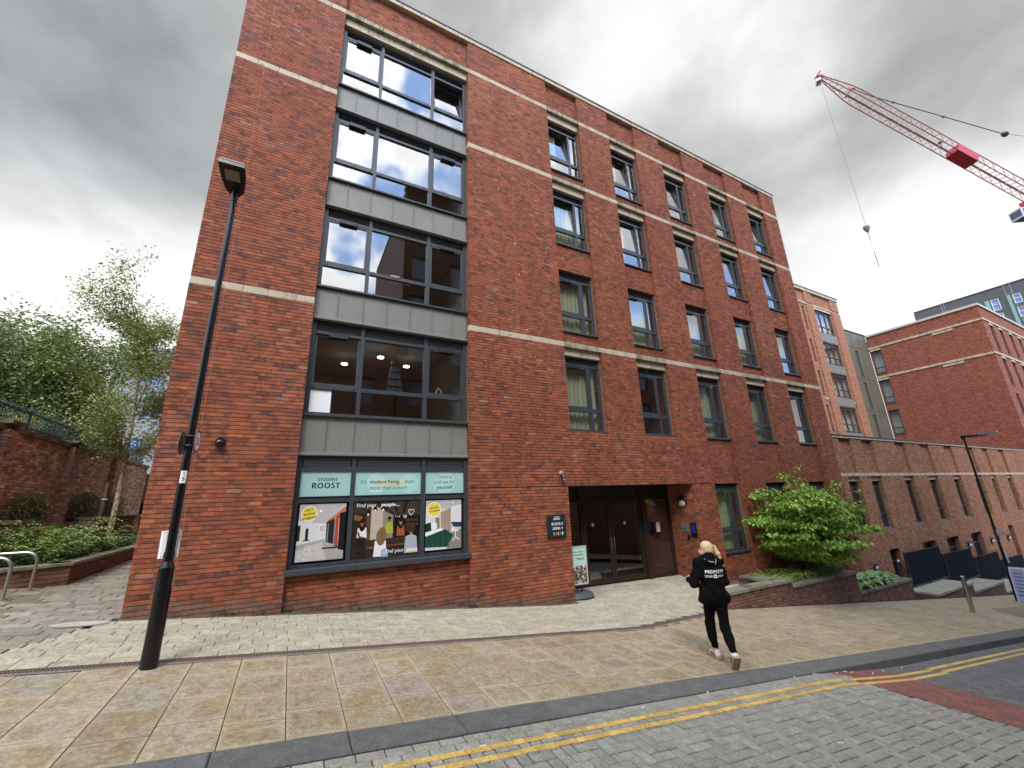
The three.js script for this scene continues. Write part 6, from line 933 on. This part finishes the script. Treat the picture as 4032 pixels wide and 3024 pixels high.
{
  const g = new Geo(), q = rnd(18); for (let k = 0; k < 15000; k++) { const z = -3 - q() * 9.5, x = -3.98 - Math.pow(q(), 1.4) * 1.9, y = 0.76 + q() * (0.08 + 0.24 * Math.abs(Math.sin(z * 2.1 + x * 3))); const a = q() * 6.283; leaf(g, [x, y, z], [Math.cos(a), q() * 0.8 - 0.3, Math.sin(a)], [q() - 0.5, 1, q() - 0.5], 0.1, 0.06, greens(q, q() < 0.6 ? [84, 112, 56] : [110, 134, 70], 0.35)); }
  tag(put(scene, 'alley_ground_cover', g, M_leaf), 'low dark leafy ground cover filling the alley planter', 'ground cover', null, 'stuff');
  const iv = new Geo(); for (const [z, y, n, s] of [[-6.3, 1.9, 700, 0.8], [-9.5, 1.95, 900, 0.9], [-3.2, 1.75, 500, 0.8], [-12, 1.9, 600, 1]]) for (let k = 0; k < n; k++) { const a = q() * 6.283, r = Math.sqrt(q()) * s; leaf(iv, [-5.93 + q() * 0.22, y + Math.sin(a) * r * 0.55, z + Math.cos(a) * r], [0.6, -0.6, q() - 0.5], [1, 0.3, q() - 0.5], 0.09, 0.07, greens(q, [92, 112, 62], 0.4)); }
  tag(put(scene, 'wall_ivy', iv, M_leaf), 'ivy tufts growing on the ledge of the high alley wall', 'ivy', null, 'stuff');
}
{ // bright ground cover in the entrance planter
  const g = new Geo(), q = rnd(28); for (let k = 0; k < 9000; k++) { const x = 12.72 + q() * 3.75, z = 0.05 + q() * 0.98, y = -0.97 + q() * (0.14 + 0.2 * vn3(x * 3, 1, z * 4)); const a = q() * 6.283; leaf(g, [x, y, z], [Math.cos(a), q() * 0.9 - 0.2, Math.sin(a)], [q() - 0.5, 1, q() - 0.5], 0.06, 0.045, greens(q, x < 14.8 ? [160, 182, 88] : [126, 156, 88], 0.35)); }
  tag(put(scene, 'planter_ground_cover', g, M_leaf), 'bright low leafy ground cover in the entrance planter', 'ground cover', null, 'stuff');
  const wd = new Geo(); for (const [x, n] of [[-0.72, 26], [-0.3, 22], [0.1, 26], [1.3, 14], [3.6, 24], [2.4, 10]]) for (let k = 0; k < n; k++) { const a = q() * 6.283, px = x + (q() - 0.5) * 0.22, pz = (x < 0.05 || x > 3.58 ? 0.02 : -0.09) + q() * 0.06; leaf(wd, [px, gy(px, pz) + 0.0, pz], [Math.cos(a), 0.9 + q(), Math.abs(Math.sin(a))], [0, 1, 0.2], 0.05 + q() * 0.06, 0.02, greens(q, [110, 120, 62], 0.4)); }
  tag(put(scene, 'wall_foot_weeds', wd, M_leaf), 'thin weeds along the foot of the brick facade', 'weeds', null, 'stuff');
}
function strapPlant(x, y, z, s, seed, label) {
  const t = thing('strap_leaf_plant', label, 'plant', 'broad leaved plants in the lower planter', [x, y, z]), q = rnd(seed);
  for (let k = 0; k < 15; k++) { const g = new Geo(), a = q() * 6.283, L = s * (0.5 + q() * 0.35), W = s * (0.1 + q() * 0.05), n = 6, c = greens(q, [128, 164, 92], 0.35); g.tint(c); const P = (u, b) => { const r = L * Math.sin(u * 1.5) * 0.8, yy = L * (u * 1.15 - u * u * 0.95), w = W * Math.sin(Math.PI * Math.min(0.98, 0.1 + u * 0.88)); return [Math.cos(a) * r - Math.sin(a) * w * b, yy + Math.abs(b) * w * 0.35, Math.sin(a) * r + Math.cos(a) * w * b]; }; for (let i = 0; i < n; i++) for (const b of [-1, 0]) g.quad(P(i / n, b), P(i / n, b + 1), P((i + 1) / n, b + 1), P((i + 1) / n, b)); put(t, 'leaf', g, M_leaf); }
}
{ const q = rnd(71); for (let k = 0; k < 13; k++) strapPlant(17.0 + (k % 7) * 0.46 + q() * 0.15, -1.62, 0.25 + Math.floor(k / 7) * 0.5 + q() * 0.15, 0.75 + q() * 0.2, 200 + k, 'clump of broad dark green strap leaves in the lower planter'); for (let k = 0; k < 4; k++) strapPlant(14.6 + k * 0.42, -0.98, 0.7 + q() * 0.15, 0.5, 300 + k, 'round leaved green plant below the small tree'); }

// ================= the woman walking toward the entrance =================
function mc(res, c, half, sdf) { // mesh of a distance field in the cube c +- half
  const m = new MarchingCubes(res, new THREE.MeshBasicMaterial(), false, false, 400000); m.isolation = 0; const f = m.field, h = res / 2;
  for (let z = 0; z < res; z++) for (let y = 0; y < res; y++) for (let x = 0; x < res; x++) f[x + y * res + z * res * res] = -sdf(c[0] + (x - h) / h * half, c[1] + (y - h) / h * half, c[2] + (z - h) / h * half);
  m.update(); const n = m.count, P = m.positionArray, N = m.normalArray, g = new THREE.BufferGeometry(), p = new Float32Array(n * 3), q = new Float32Array(n * 3);
  for (let i = 0; i < n; i++) { for (let k = 0; k < 3; k++) p[i * 3 + k] = c[k] + P[i * 3 + k] * half; const e = 0.003, x = p[i * 3], y = p[i * 3 + 1], z = p[i * 3 + 2]; let a = sdf(x + e, y, z) - sdf(x - e, y, z), b = sdf(x, y + e, z) - sdf(x, y - e, z), d = sdf(x, y, z + e) - sdf(x, y, z - e); const l = Math.hypot(a, b, d) || 1; q[i * 3] = a / l; q[i * 3 + 1] = b / l; q[i * 3 + 2] = d / l; }
  g.setAttribute('position', new THREE.BufferAttribute(p, 3)); g.setAttribute('normal', new THREE.BufferAttribute(q, 3)); return g;
}
function mergeG(list) { let n = 0; list.forEach((g) => (n += g.attributes.position.count)); const p = new Float32Array(n * 3), q = new Float32Array(n * 3); let o = 0; list.forEach((g) => { p.set(g.attributes.position.array, o * 3); q.set(g.attributes.normal.array, o * 3); o += g.attributes.position.count; }); const r = new THREE.BufferGeometry(); r.setAttribute('position', new THREE.BufferAttribute(p, 3)); r.setAttribute('normal', new THREE.BufferAttribute(q, 3)); return r; }
const smin = (a, b, k) => { const h = clamp(0.5 + 0.5 * (b - a) / k, 0, 1); return mix(b, a, h) - k * h * (1 - h); };
const cap = (a, b, ra, rb) => { const bx = b[0] - a[0], by = b[1] - a[1], bz = b[2] - a[2], L = bx * bx + by * by + bz * bz; return (x, y, z) => { const px = x - a[0], py = y - a[1], pz = z - a[2], t = clamp((px * bx + py * by + pz * bz) / L, 0, 1); return Math.hypot(px - bx * t, py - by * t, pz - bz * t) - mix(ra, rb, t); }; };
const ell = (c, r) => (x, y, z) => { const a = (x - c[0]) / r[0], b = (y - c[1]) / r[1], d = (z - c[2]) / r[2], k = Math.hypot(a, b, d); return (k - 1) * Math.min(r[0], r[1], r[2]); };
const uni = (k, ...f) => (x, y, z) => { let d = f[0](x, y, z); for (let i = 1; i < f.length; i++) d = smin(d, f[i](x, y, z), k); return d; };
{
  const cloth = (r, g, b) => new THREE.MeshPhysicalMaterial({ color: new THREE.Color().setRGB(...rgb(r, g, b)), roughness: 0.95, specularIntensity: 0.25 });
  const px = 6.03, pz = 4.05, t = thing('person', 'woman with a blonde ponytail in a black printed hoodie and leggings walking toward the entrance', 'person', null, [px, gy(px, pz), pz]); t.rotation.y = -0.461;
  const hipL = [-0.085, 0.9, 0.0], hipR = [0.085, 0.9, 0.02], knL = [-0.06, 0.5, -0.13], knR = [0.055, 0.5, 0.1], anL = [0.0, 0.1, -0.19], anR = [0.01, 0.2, 0.36], shL = [-0.165, 1.405, 0.0], shR = [0.165, 1.405, 0.0], elL = [-0.29, 1.13, 0.03], elR = [0.21, 1.13, -0.02], haL = [-0.27, 1.13, -0.2], haR = [0.1, 1.14, -0.24];
  const legs = uni(0.05, cap(hipL, knL, 0.088, 0.058), cap(knL, anL, 0.06, 0.036), cap(hipR, knR, 0.09, 0.058), cap(knR, anR, 0.06, 0.036), ell([-0.062, 0.36, -0.13], [0.052, 0.11, 0.058]), ell([0.045, 0.37, 0.2], [0.052, 0.11, 0.06]), ell([0, 0.9, 0.03], [0.165, 0.13, 0.125]));
  const feet = uni(0.03, cap([0.0, 0.06, -0.18], [0.02, 0.035, -0.33], 0.036, 0.03), cap([0.012, 0.17, 0.37], [0.0, 0.035, 0.27], 0.036, 0.03));
  const torso = uni(0.08, ell([0, 1.02, 0.01], [0.14, 0.16, 0.1]), ell([0, 1.25, 0.0], [0.165, 0.2, 0.115]), cap(shL, shR, 0.06, 0.06), cap([0, 1.38, 0], [0, 1.52, -0.01], 0.055, 0.048));
  const arms = uni(0.03, cap(shL, elL, 0.052, 0.04), cap(elL, haL, 0.04, 0.026), cap(shR, elR, 0.052, 0.04), cap(elR, haR, 0.04, 0.026));
  const body = uni(0.05, legs, feet, torso, arms);
  // head, turned to her left
  const Hm = M4(0, 1.595, -0.02, Math.PI / 2 - 0.42), Hi = Hm.clone().invert(), e = Hi.elements, toH = (f) => (x, y, z) => f(e[0] * x + e[4] * y + e[8] * z + e[12], e[1] * x + e[5] * y + e[9] * z + e[13], e[2] * x + e[6] * y + e[10] * z + e[14]);
  const headL = uni(0.022, ell([0, 0.025, 0.012], [0.072, 0.098, 0.092]), ell([0, -0.045, -0.035], [0.055, 0.07, 0.06]), cap([0, -0.095, -0.062], [0, -0.08, -0.05], 0.022, 0.03), cap([0, 0.01, -0.088], [0, -0.028, -0.108], 0.008, 0.014), ell([0, -0.058, -0.088], [0.024, 0.012, 0.014]), cap([0.066, -0.005, 0.012], [0.071, -0.04, 0.006], 0.012, 0.008), cap([-0.066, -0.005, 0.012], [-0.071, -0.04, 0.006], 0.012, 0.008), cap([0, -0.1, 0.03], [0, -0.02, 0.02], 0.05, 0.05));
  // hand: palm, four curled fingers and a thumb
  const hand = (w, s) => { const fs = [cap(w, [w[0] + 0.01 * s, w[1] + 0.0, w[2] - 0.06], 0.026, 0.03)]; for (let k = 0; k < 4; k++) { const y = w[1] + 0.028 - k * 0.019, L = [0.03, 0.036, 0.033, 0.026][k], b = [w[0] + 0.005 * s, y, w[2] - 0.075], m = [w[0] + 0.018 * s, y - 0.002, w[2] - 0.075 - L], n = [w[0] + 0.048 * s, y - 0.003, w[2] - 0.08 - L * 0.6]; fs.push(cap(b, m, 0.0095, 0.009), cap(m, n, 0.009, 0.008)); } fs.push(cap([w[0] + 0.01 * s, w[1] + 0.025, w[2] - 0.03], [w[0] + 0.035 * s, w[1] + 0.045, w[2] - 0.065], 0.012, 0.0095), cap([w[0] + 0.035 * s, w[1] + 0.045, w[2] - 0.065], [w[0] + 0.045 * s, w[1] + 0.035, w[2] - 0.09], 0.0095, 0.008)); return uni(0.008, ...fs); };
  const hl = hand(haL, 1), hrr = hand(haR, -1);
  const skin = plain(206, 156, 132, 0.55);
  put(t, 'body', mergeG([mc(88, [0.0, 0.78, 0.02], 0.82, body), mc(72, [0, 1.58, -0.02], 0.17, toH(headL)), mc(52, [haL[0] + 0.02, haL[1], haL[2] - 0.06], 0.1, hl), mc(52, [haR[0] - 0.02, haR[1], haR[2] - 0.06], 0.1, hrr)]), skin);
  // face details: eyes, brows, lips
  const face = new Geo(); for (const s of [-1, 1]) { face.add(new THREE.SphereGeometry(0.0105, 10, 8), Hm.clone().multiply(M4(0.028 * s, 0.008, -0.079))); }
  put(t, 'eyes', face, plain(60, 54, 50, 0.3)); put(t, 'eyebrow', new Geo().at(Hm).box(-0.045, -0.014, 0.025, 0.031, -0.093, -0.078).box(0.014, 0.045, 0.025, 0.031, -0.093, -0.078), plain(140, 108, 74, 0.8)); put(t, 'lips', new Geo().add(new THREE.SphereGeometry(0.012, 10, 8), Hm.clone().multiply(M4(0, -0.058, -0.093, 0, 0, 0, [1.6, 0.6, 0.9]))), plain(176, 104, 96, 0.5));
  // leggings
  put(t, 'leggings', mc(96, [0.0, 0.56, 0.06], 0.5, (x, y, z) => Math.max(legs(x, y, z) - 0.007 - 0.0012 * Math.sin(y * 60 + x * 30), -(y - 0.155 - (z > 0.15 ? 0.09 : 0)))), cloth(9, 9, 10));
  // hoodie
  const jac = uni(0.06, ell([0, 0.98, 0.02], [0.2, 0.2, 0.155]), ell([0, 1.24, 0.01], [0.205, 0.23, 0.15]), cap([-0.15, 1.4, 0], [0.15, 1.4, 0], 0.075, 0.075), cap([-0.13, 0.9, 0.02], [0.13, 0.9, 0.02], 0.115, 0.115));
  const slv = uni(0.04, cap(shL, elL, 0.078, 0.072), cap(elL, haL, 0.07, 0.046), cap(shR, elR, 0.078, 0.072), cap(elR, haR, 0.07, 0.046));
  const hood = uni(0.04, cap([-0.075, 1.46, 0.03], [0.075, 1.46, 0.03], 0.058, 0.058), cap([-0.06, 1.42, 0.1], [0.06, 1.42, 0.1], 0.05, 0.05), cap([-0.08, 1.47, -0.05], [0.08, 1.47, -0.05], 0.04, 0.04), cap([0, 1.5, 0.03], [0, 1.47, 0.02], 0.075, 0.085));
  const fold = (x, y, z) => 0.007 * Math.sin(y * 34 + x * 14 + 3 * Math.sin(x * 9 + z * 7)) + 0.005 * Math.sin(x * 40 + y * 18) + 0.012 * (vn3(x * 11, y * 9, z * 11) - 0.5);
  const jacket = (x, y, z) => { const d = smin(smin(jac(x, y, z), slv(x, y, z), 0.05), hood(x, y, z), 0.03) + fold(x, y, z) * (y > 1.42 ? 0.4 : 1); const hem = 0.80 + 0.02 * Math.sin(x * 13 + z * 9); return Math.max(d, hem - y + (y < 0.84 ? 0 : 0)); };
  put(t, 'hoodie', mc(104, [0.0, 1.15, 0.0], 0.43, jacket), cloth(11, 11, 12));
  put(t, 'drawcord', new Geo().tube([[-0.1, 1.47, 0.09], [-0.05, 1.44, 0.155], [0.01, 1.43, 0.165]], 0.006, 6).tube([[0.1, 1.5, 0.06], [0.06, 1.45, 0.14], [0.03, 1.4, 0.165]], 0.004, 6), plain(170, 172, 176, 0.6));
  // printed back: a patch of cloth lying on the hoodie
  const tx = canvasTex(512, 230, (c, w, h) => { c.fillStyle = '#0b0b0c'; c.fillRect(0, 0, w, h); c.fillStyle = '#e9e9e6'; c.textAlign = 'center'; c.font = 'bold 96px sans-serif'; c.fillText('PROPERTY', 256, 100, 490); c.font = 'bold 70px sans-serif'; c.fillText('TOUR', 98, 188, 170); c.fillText('CREW', 414, 188, 180); c.beginPath(); c.moveTo(256, 112); c.lineTo(306, 148); c.lineTo(296, 198); c.lineTo(216, 198); c.lineTo(206, 148); c.fill(); c.fillStyle = '#0b0b0c'; c.beginPath(); c.moveTo(256, 186); c.bezierCurveTo(214, 160, 234, 134, 256, 152); c.bezierCurveTo(280, 134, 298, 160, 256, 186); c.fill(); });
  const pg = new THREE.BufferGeometry(), pp = [], pu = [], pi = [], nx = 28, ny = 14; for (let j = 0; j <= ny; j++) for (let i = 0; i <= nx; i++) { const x = mix(-0.155, 0.165, i / nx), y = mix(1.18, 1.335, j / ny); let z = 0.32; for (let k = 0; k < 40; k++) { const d = jacket(x, y, z); if (d < 0.0015) break; z -= d * 0.7; } pp.push(x, y, z + 0.003); pu.push(i / nx, j / ny); if (i < nx && j < ny) { const a = j * (nx + 1) + i; pi.push(a, a + 1, a + nx + 2, a, a + nx + 2, a + nx + 1); } } pg.setAttribute('position', new THREE.Float32BufferAttribute(pp, 3)); pg.setAttribute('uv', new THREE.Float32BufferAttribute(pu, 2)); pg.setIndex(pi); pg.computeVertexNormals(); put(t, 'back_print', pg, new THREE.MeshPhysicalMaterial({ map: tx, roughness: 0.95, specularIntensity: 0.25 })).userData.label = 'white back print reading PROPERTY TOUR CREW';
  // hair: cap over the skull, tied at the back, hanging ponytail
  const hairL = (x, y, z) => { const d = uni(0.02, ell([0, 0.032, 0.014], [0.079, 0.098, 0.097]), ell([0, -0.015, 0.05], [0.066, 0.066, 0.056]))(x, y, z) + 0.0022 * Math.sin(x * 260 + y * 90) ; const cut = mix(-0.002, -0.072, sst(-0.02, 0.075, y)) - z; return Math.max(d, Math.max(cut, (-0.035 - y - z * 0.5))); };
  const tail = uni(0.02, cap([0, 0.05, 0.09], [0, 0.04, 0.125], 0.02, 0.022), cap([0, 0.04, 0.125], [0.0, -0.06, 0.165], 0.026, 0.029), cap([0.0, -0.06, 0.165], [0.03, -0.24, 0.2], 0.03, 0.026), cap([0.03, -0.24, 0.2], [0.05, -0.4, 0.19], 0.025, 0.007));
  const blonde = plain(206, 180, 134, 0.5), streak = (x, y, z) => tail(x, y, z) + 0.004 * Math.sin(x * 180 + z * 150 + y * 12);
  put(t, 'hair', mc(72, [0, 1.61, 0.0], 0.15, toH(hairL)), blonde); put(t, 'ponytail', mc(84, [0.14, 1.45, 0.08], 0.29, toH(streak)), blonde); put(t, 'hair_tie', new Geo().add(new THREE.TorusGeometry(0.027, 0.008, 8, 16), Hm.clone().multiply(M4(0, 0.05, 0.118))), plain(150, 120, 84, 0.6));
  // trainers
  const shoe = (m, lab) => { const s = part(t, 'trainer'), I = m.clone().invert().elements, loc = (f) => (x, y, z) => f(I[0] * x + I[4] * y + I[8] * z + I[12], I[1] * x + I[5] * y + I[9] * z + I[13], I[2] * x + I[6] * y + I[10] * z + I[14]), c = [m.elements[12], m.elements[13], m.elements[14]];
    const up = uni(0.03, cap([0, 0.055, 0.03], [0, 0.045, -0.15], 0.043, 0.034), cap([0, 0.06, 0.05], [0, 0.1, 0.03], 0.042, 0.045)), sole = (x, y, z) => { const w = 0.05 - 0.1 * Math.max(0, Math.abs(z + 0.06) - 0.09), a = Math.abs(x) - Math.max(0.01, w), b = Math.abs(y - 0.014) - 0.013, d = Math.abs(z + 0.06) - 0.145; return Math.max(a, b, d) - 0.004; };
    put(s, 'upper', mc(60, c, 0.25, loc((x, y, z) => Math.max(up(x, y, z), -(y - 0.026), y - 0.125))), plain(206, 198, 186, 0.7)); put(s, 'sole', mc(64, c, 0.25, loc(sole)), plain(168, 134, 104, 0.8)); put(s, 'side_panel', new Geo().at(m).box(-0.053, -0.047, 0.035, 0.075, -0.08, 0.04).box(0.047, 0.053, 0.035, 0.075, -0.08, 0.04), plain(128, 116, 104, 0.7)); };
  shoe(M4(0.005, 0.006, -0.2, 0.08)); shoe(M4(0.01, 0.135, 0.385, -0.06, -0.95));
}

// ================= crane over the roofs =================
{
  const t = thing('tower_crane', 'red lattice crane jib with hanging hook above the roofs', 'crane'), red = plain(158, 58, 60, 0.5), dk = plain(92, 84, 86, 0.5), rope = plain(110, 108, 108, 0.6);
  const tip = V(84.0, 79.5, -15.3), end = V(121.9, 56.6, -2.4), ax = end.clone().sub(tip), L = ax.length(); ax.normalize(); const side = ax.clone().cross(V(0, 1, 0)).normalize(), up = side.clone().cross(ax).normalize(), ext = L + 26;
  const at = (s, a, b) => { const p = tip.clone().addScaledVector(ax, s).addScaledVector(side, a).addScaledVector(up, b); return [p.x, p.y, p.z]; };
  const hw = (s) => 0.25 + 0.78 * clamp(s / 7, 0, 1), top = (s) => 0.25 + 0.75 * clamp(s / 7, 0, 1);
  for (const [a, b] of [[-1, 0], [1, 0], [-0.95, 1], [0.95, 1]]) { const P = []; for (let s = 0; s <= ext; s += 2) P.push(at(s, a * hw(s), b ? top(s) : -0.9 * clamp(s / 7, 0.15, 1))); put(t, 'chord', new Geo().tube(P, 0.085, 6), red); }
  const lat = new Geo(); for (let s = 0.3, k = 0; s < ext; s += 1.15, k++) { const n = s + 1.15, y = (q) => -0.9 * clamp(q / 7, 0.15, 1), k1 = k % 2; for (const d of [-1, 1]) lat.tube([at(k1 ? s : n, d * hw(s), y(s)), at(k1 ? n : s, d * 0.95 * hw(n), top(n))], 0.04, 4, false); lat.tube([at(s, -hw(s), y(s)), at(n, hw(n), y(n))], 0.035, 4, false); lat.tube([at(s, -0.95 * hw(s), top(s)), at(s, 0.95 * hw(s), top(s))], 0.035, 4, false); } put(t, 'lattice_brace', lat, red);
  const wk = new Geo(); for (let s = 3; s < ext; s += 3) { const a = at(s, -0.35, -0.2), b = at(s + 2.9, 0.35, -0.2); wk.bar(at(s, 0, -0.72), at(s + 2.9, 0, -0.72), 0.3, 0.04); } put(t, 'walkway', wk, plain(190, 176, 178, 0.6));
  const s0 = 29.8, s1 = 34.3; put(t, 'red_panel', new Geo().at(new THREE.Matrix4().makeBasis(side, up, ax).setPosition(tip)).box(-1.07, 1.07, -0.93, 1.03, s0, s1), plain(168, 44, 56, 0.45));
  put(t, 'head_sheave', new Geo().add(new THREE.SphereGeometry(0.5, 12, 8), M4(tip.x, tip.y + 0.1, tip.z, 0, 0, 0, [1, 0.9, 1])).bar(at(-0.6, -0.5, -0.3), at(-0.6, 0.5, 0.9), 0.16, 0.16).bar(at(0.6, 0, 0), at(0.6, 0, 1.1), 0.1, 0.1), red); put(t, 'service_cage', new Geo().at(M4(tip.x - 0.4, tip.y - 1.3, tip.z - 0.3, 0.5)).box(-0.7, 0.7, -0.05, 0.0, -0.4, 0.4).box(-0.7, 0.7, 0.5, 0.56, 0.36, 0.4).box(-0.7, 0.7, 0.5, 0.56, -0.4, -0.36).box(-0.7, -0.64, 0, 0.5, -0.4, 0.4).box(0.64, 0.7, 0, 0.5, -0.4, 0.4), plain(206, 206, 200, 0.5));
  put(t, 'jib_bracket', new Geo().bar(at(6.6, -0.9, 0.2), at(6.8, 0, 1.9), 0.3, 0.3).bar(at(6.6, 0.9, 0.2), at(6.8, 0, 1.9), 0.3, 0.3), red); put(t, 'flood_lamp', new Geo().bar(at(28.4, -0.8, 1), at(28.0, -1.0, 2.3), 0.18, 0.18).add(new THREE.SphereGeometry(0.4, 10, 8), M4(...at(28.0, -1.0, 2.5), 0, 0, 0, [1.2, 0.6, 0.8])), dk);
  put(t, 'pendant_bar', new Geo().tube([[93.36, 75.7, -11.61], [105, 72.1, -6.8], [117.11, 67.68, -1.46]], 0.09, 6).tube([at(6.8, 0, 1.8), [93.36, 75.7, -11.61]], 0.09, 6), dk); put(t, 'pendant_joint', new Geo().add(new THREE.SphereGeometry(0.55, 10, 8), M4(117.4, 67.6, -1.3, 0, 0, 0, [1.5, 0.9, 1])).add(new THREE.SphereGeometry(0.25, 8, 6), M4(97.4, 74.4, -9.9)).add(new THREE.SphereGeometry(0.25, 8, 6), M4(106.6, 71.5, -6.1)), dk); put(t, 'pendant_rope', new Geo().tube([[117.6, 67.6, -1.2], [123, 66.6, 1.5]], 0.04, 4), rope);
  const hx = tip.x + 0.1, hz = tip.z - 0.2; put(t, 'hoist_rope', new Geo().tube([[hx - 0.25, tip.y - 0.6, hz], [hx - 0.12, 45.4, hz]], 0.014, 4).tube([[hx + 0.25, tip.y - 0.6, hz], [hx + 0.12, 45.4, hz]], 0.014, 4), rope); put(t, 'hook_block', new Geo().add(new THREE.LatheGeometry([[0, -0.8], [0.18, -0.6], [0.5, 0.1], [0.45, 0.5], [0, 0.65]].map((p) => new THREE.Vector2(...p)), 14), M4(hx, 44.9, hz)), plain(112, 108, 106, 0.5)); put(t, 'sling', new Geo().tube([[hx, 44.2, hz], [hx, 42.8, hz]], 0.05, 5).tube([[hx, 42.8, hz], [hx + 0.05, 40.3, hz]], 0.018, 4).tube([[hx + 0.05, 40.3, hz], [hx + 0.1, 37.4, hz]], 0.06, 5), rope);
  const cab = new Geo().at(M4(122.2, 52.2, -3.6, -0.55)).cbox(-1.5, 1.6, -1.0, 1.0, -1.1, 1.1, 0.15); put(t, 'cab', cab, plain(196, 200, 204, 0.4)); put(t, 'cab_window', new Geo().at(M4(122.2, 52.2, -3.6, -0.55)).box(-1.55, -1.5, -0.6, 0.7, -0.9, 0.9).box(-1.3, 1.2, -0.4, 0.7, 1.1, 1.15).box(-1.2, 1.0, -1.06, -1.0, -0.7, 0.7), plain(70, 82, 104, 0.1)); put(t, 'mast', new Geo().box(125, 127.4, -9, 56, -4, -1.6), red);
}
renderer.render(scene, camera);
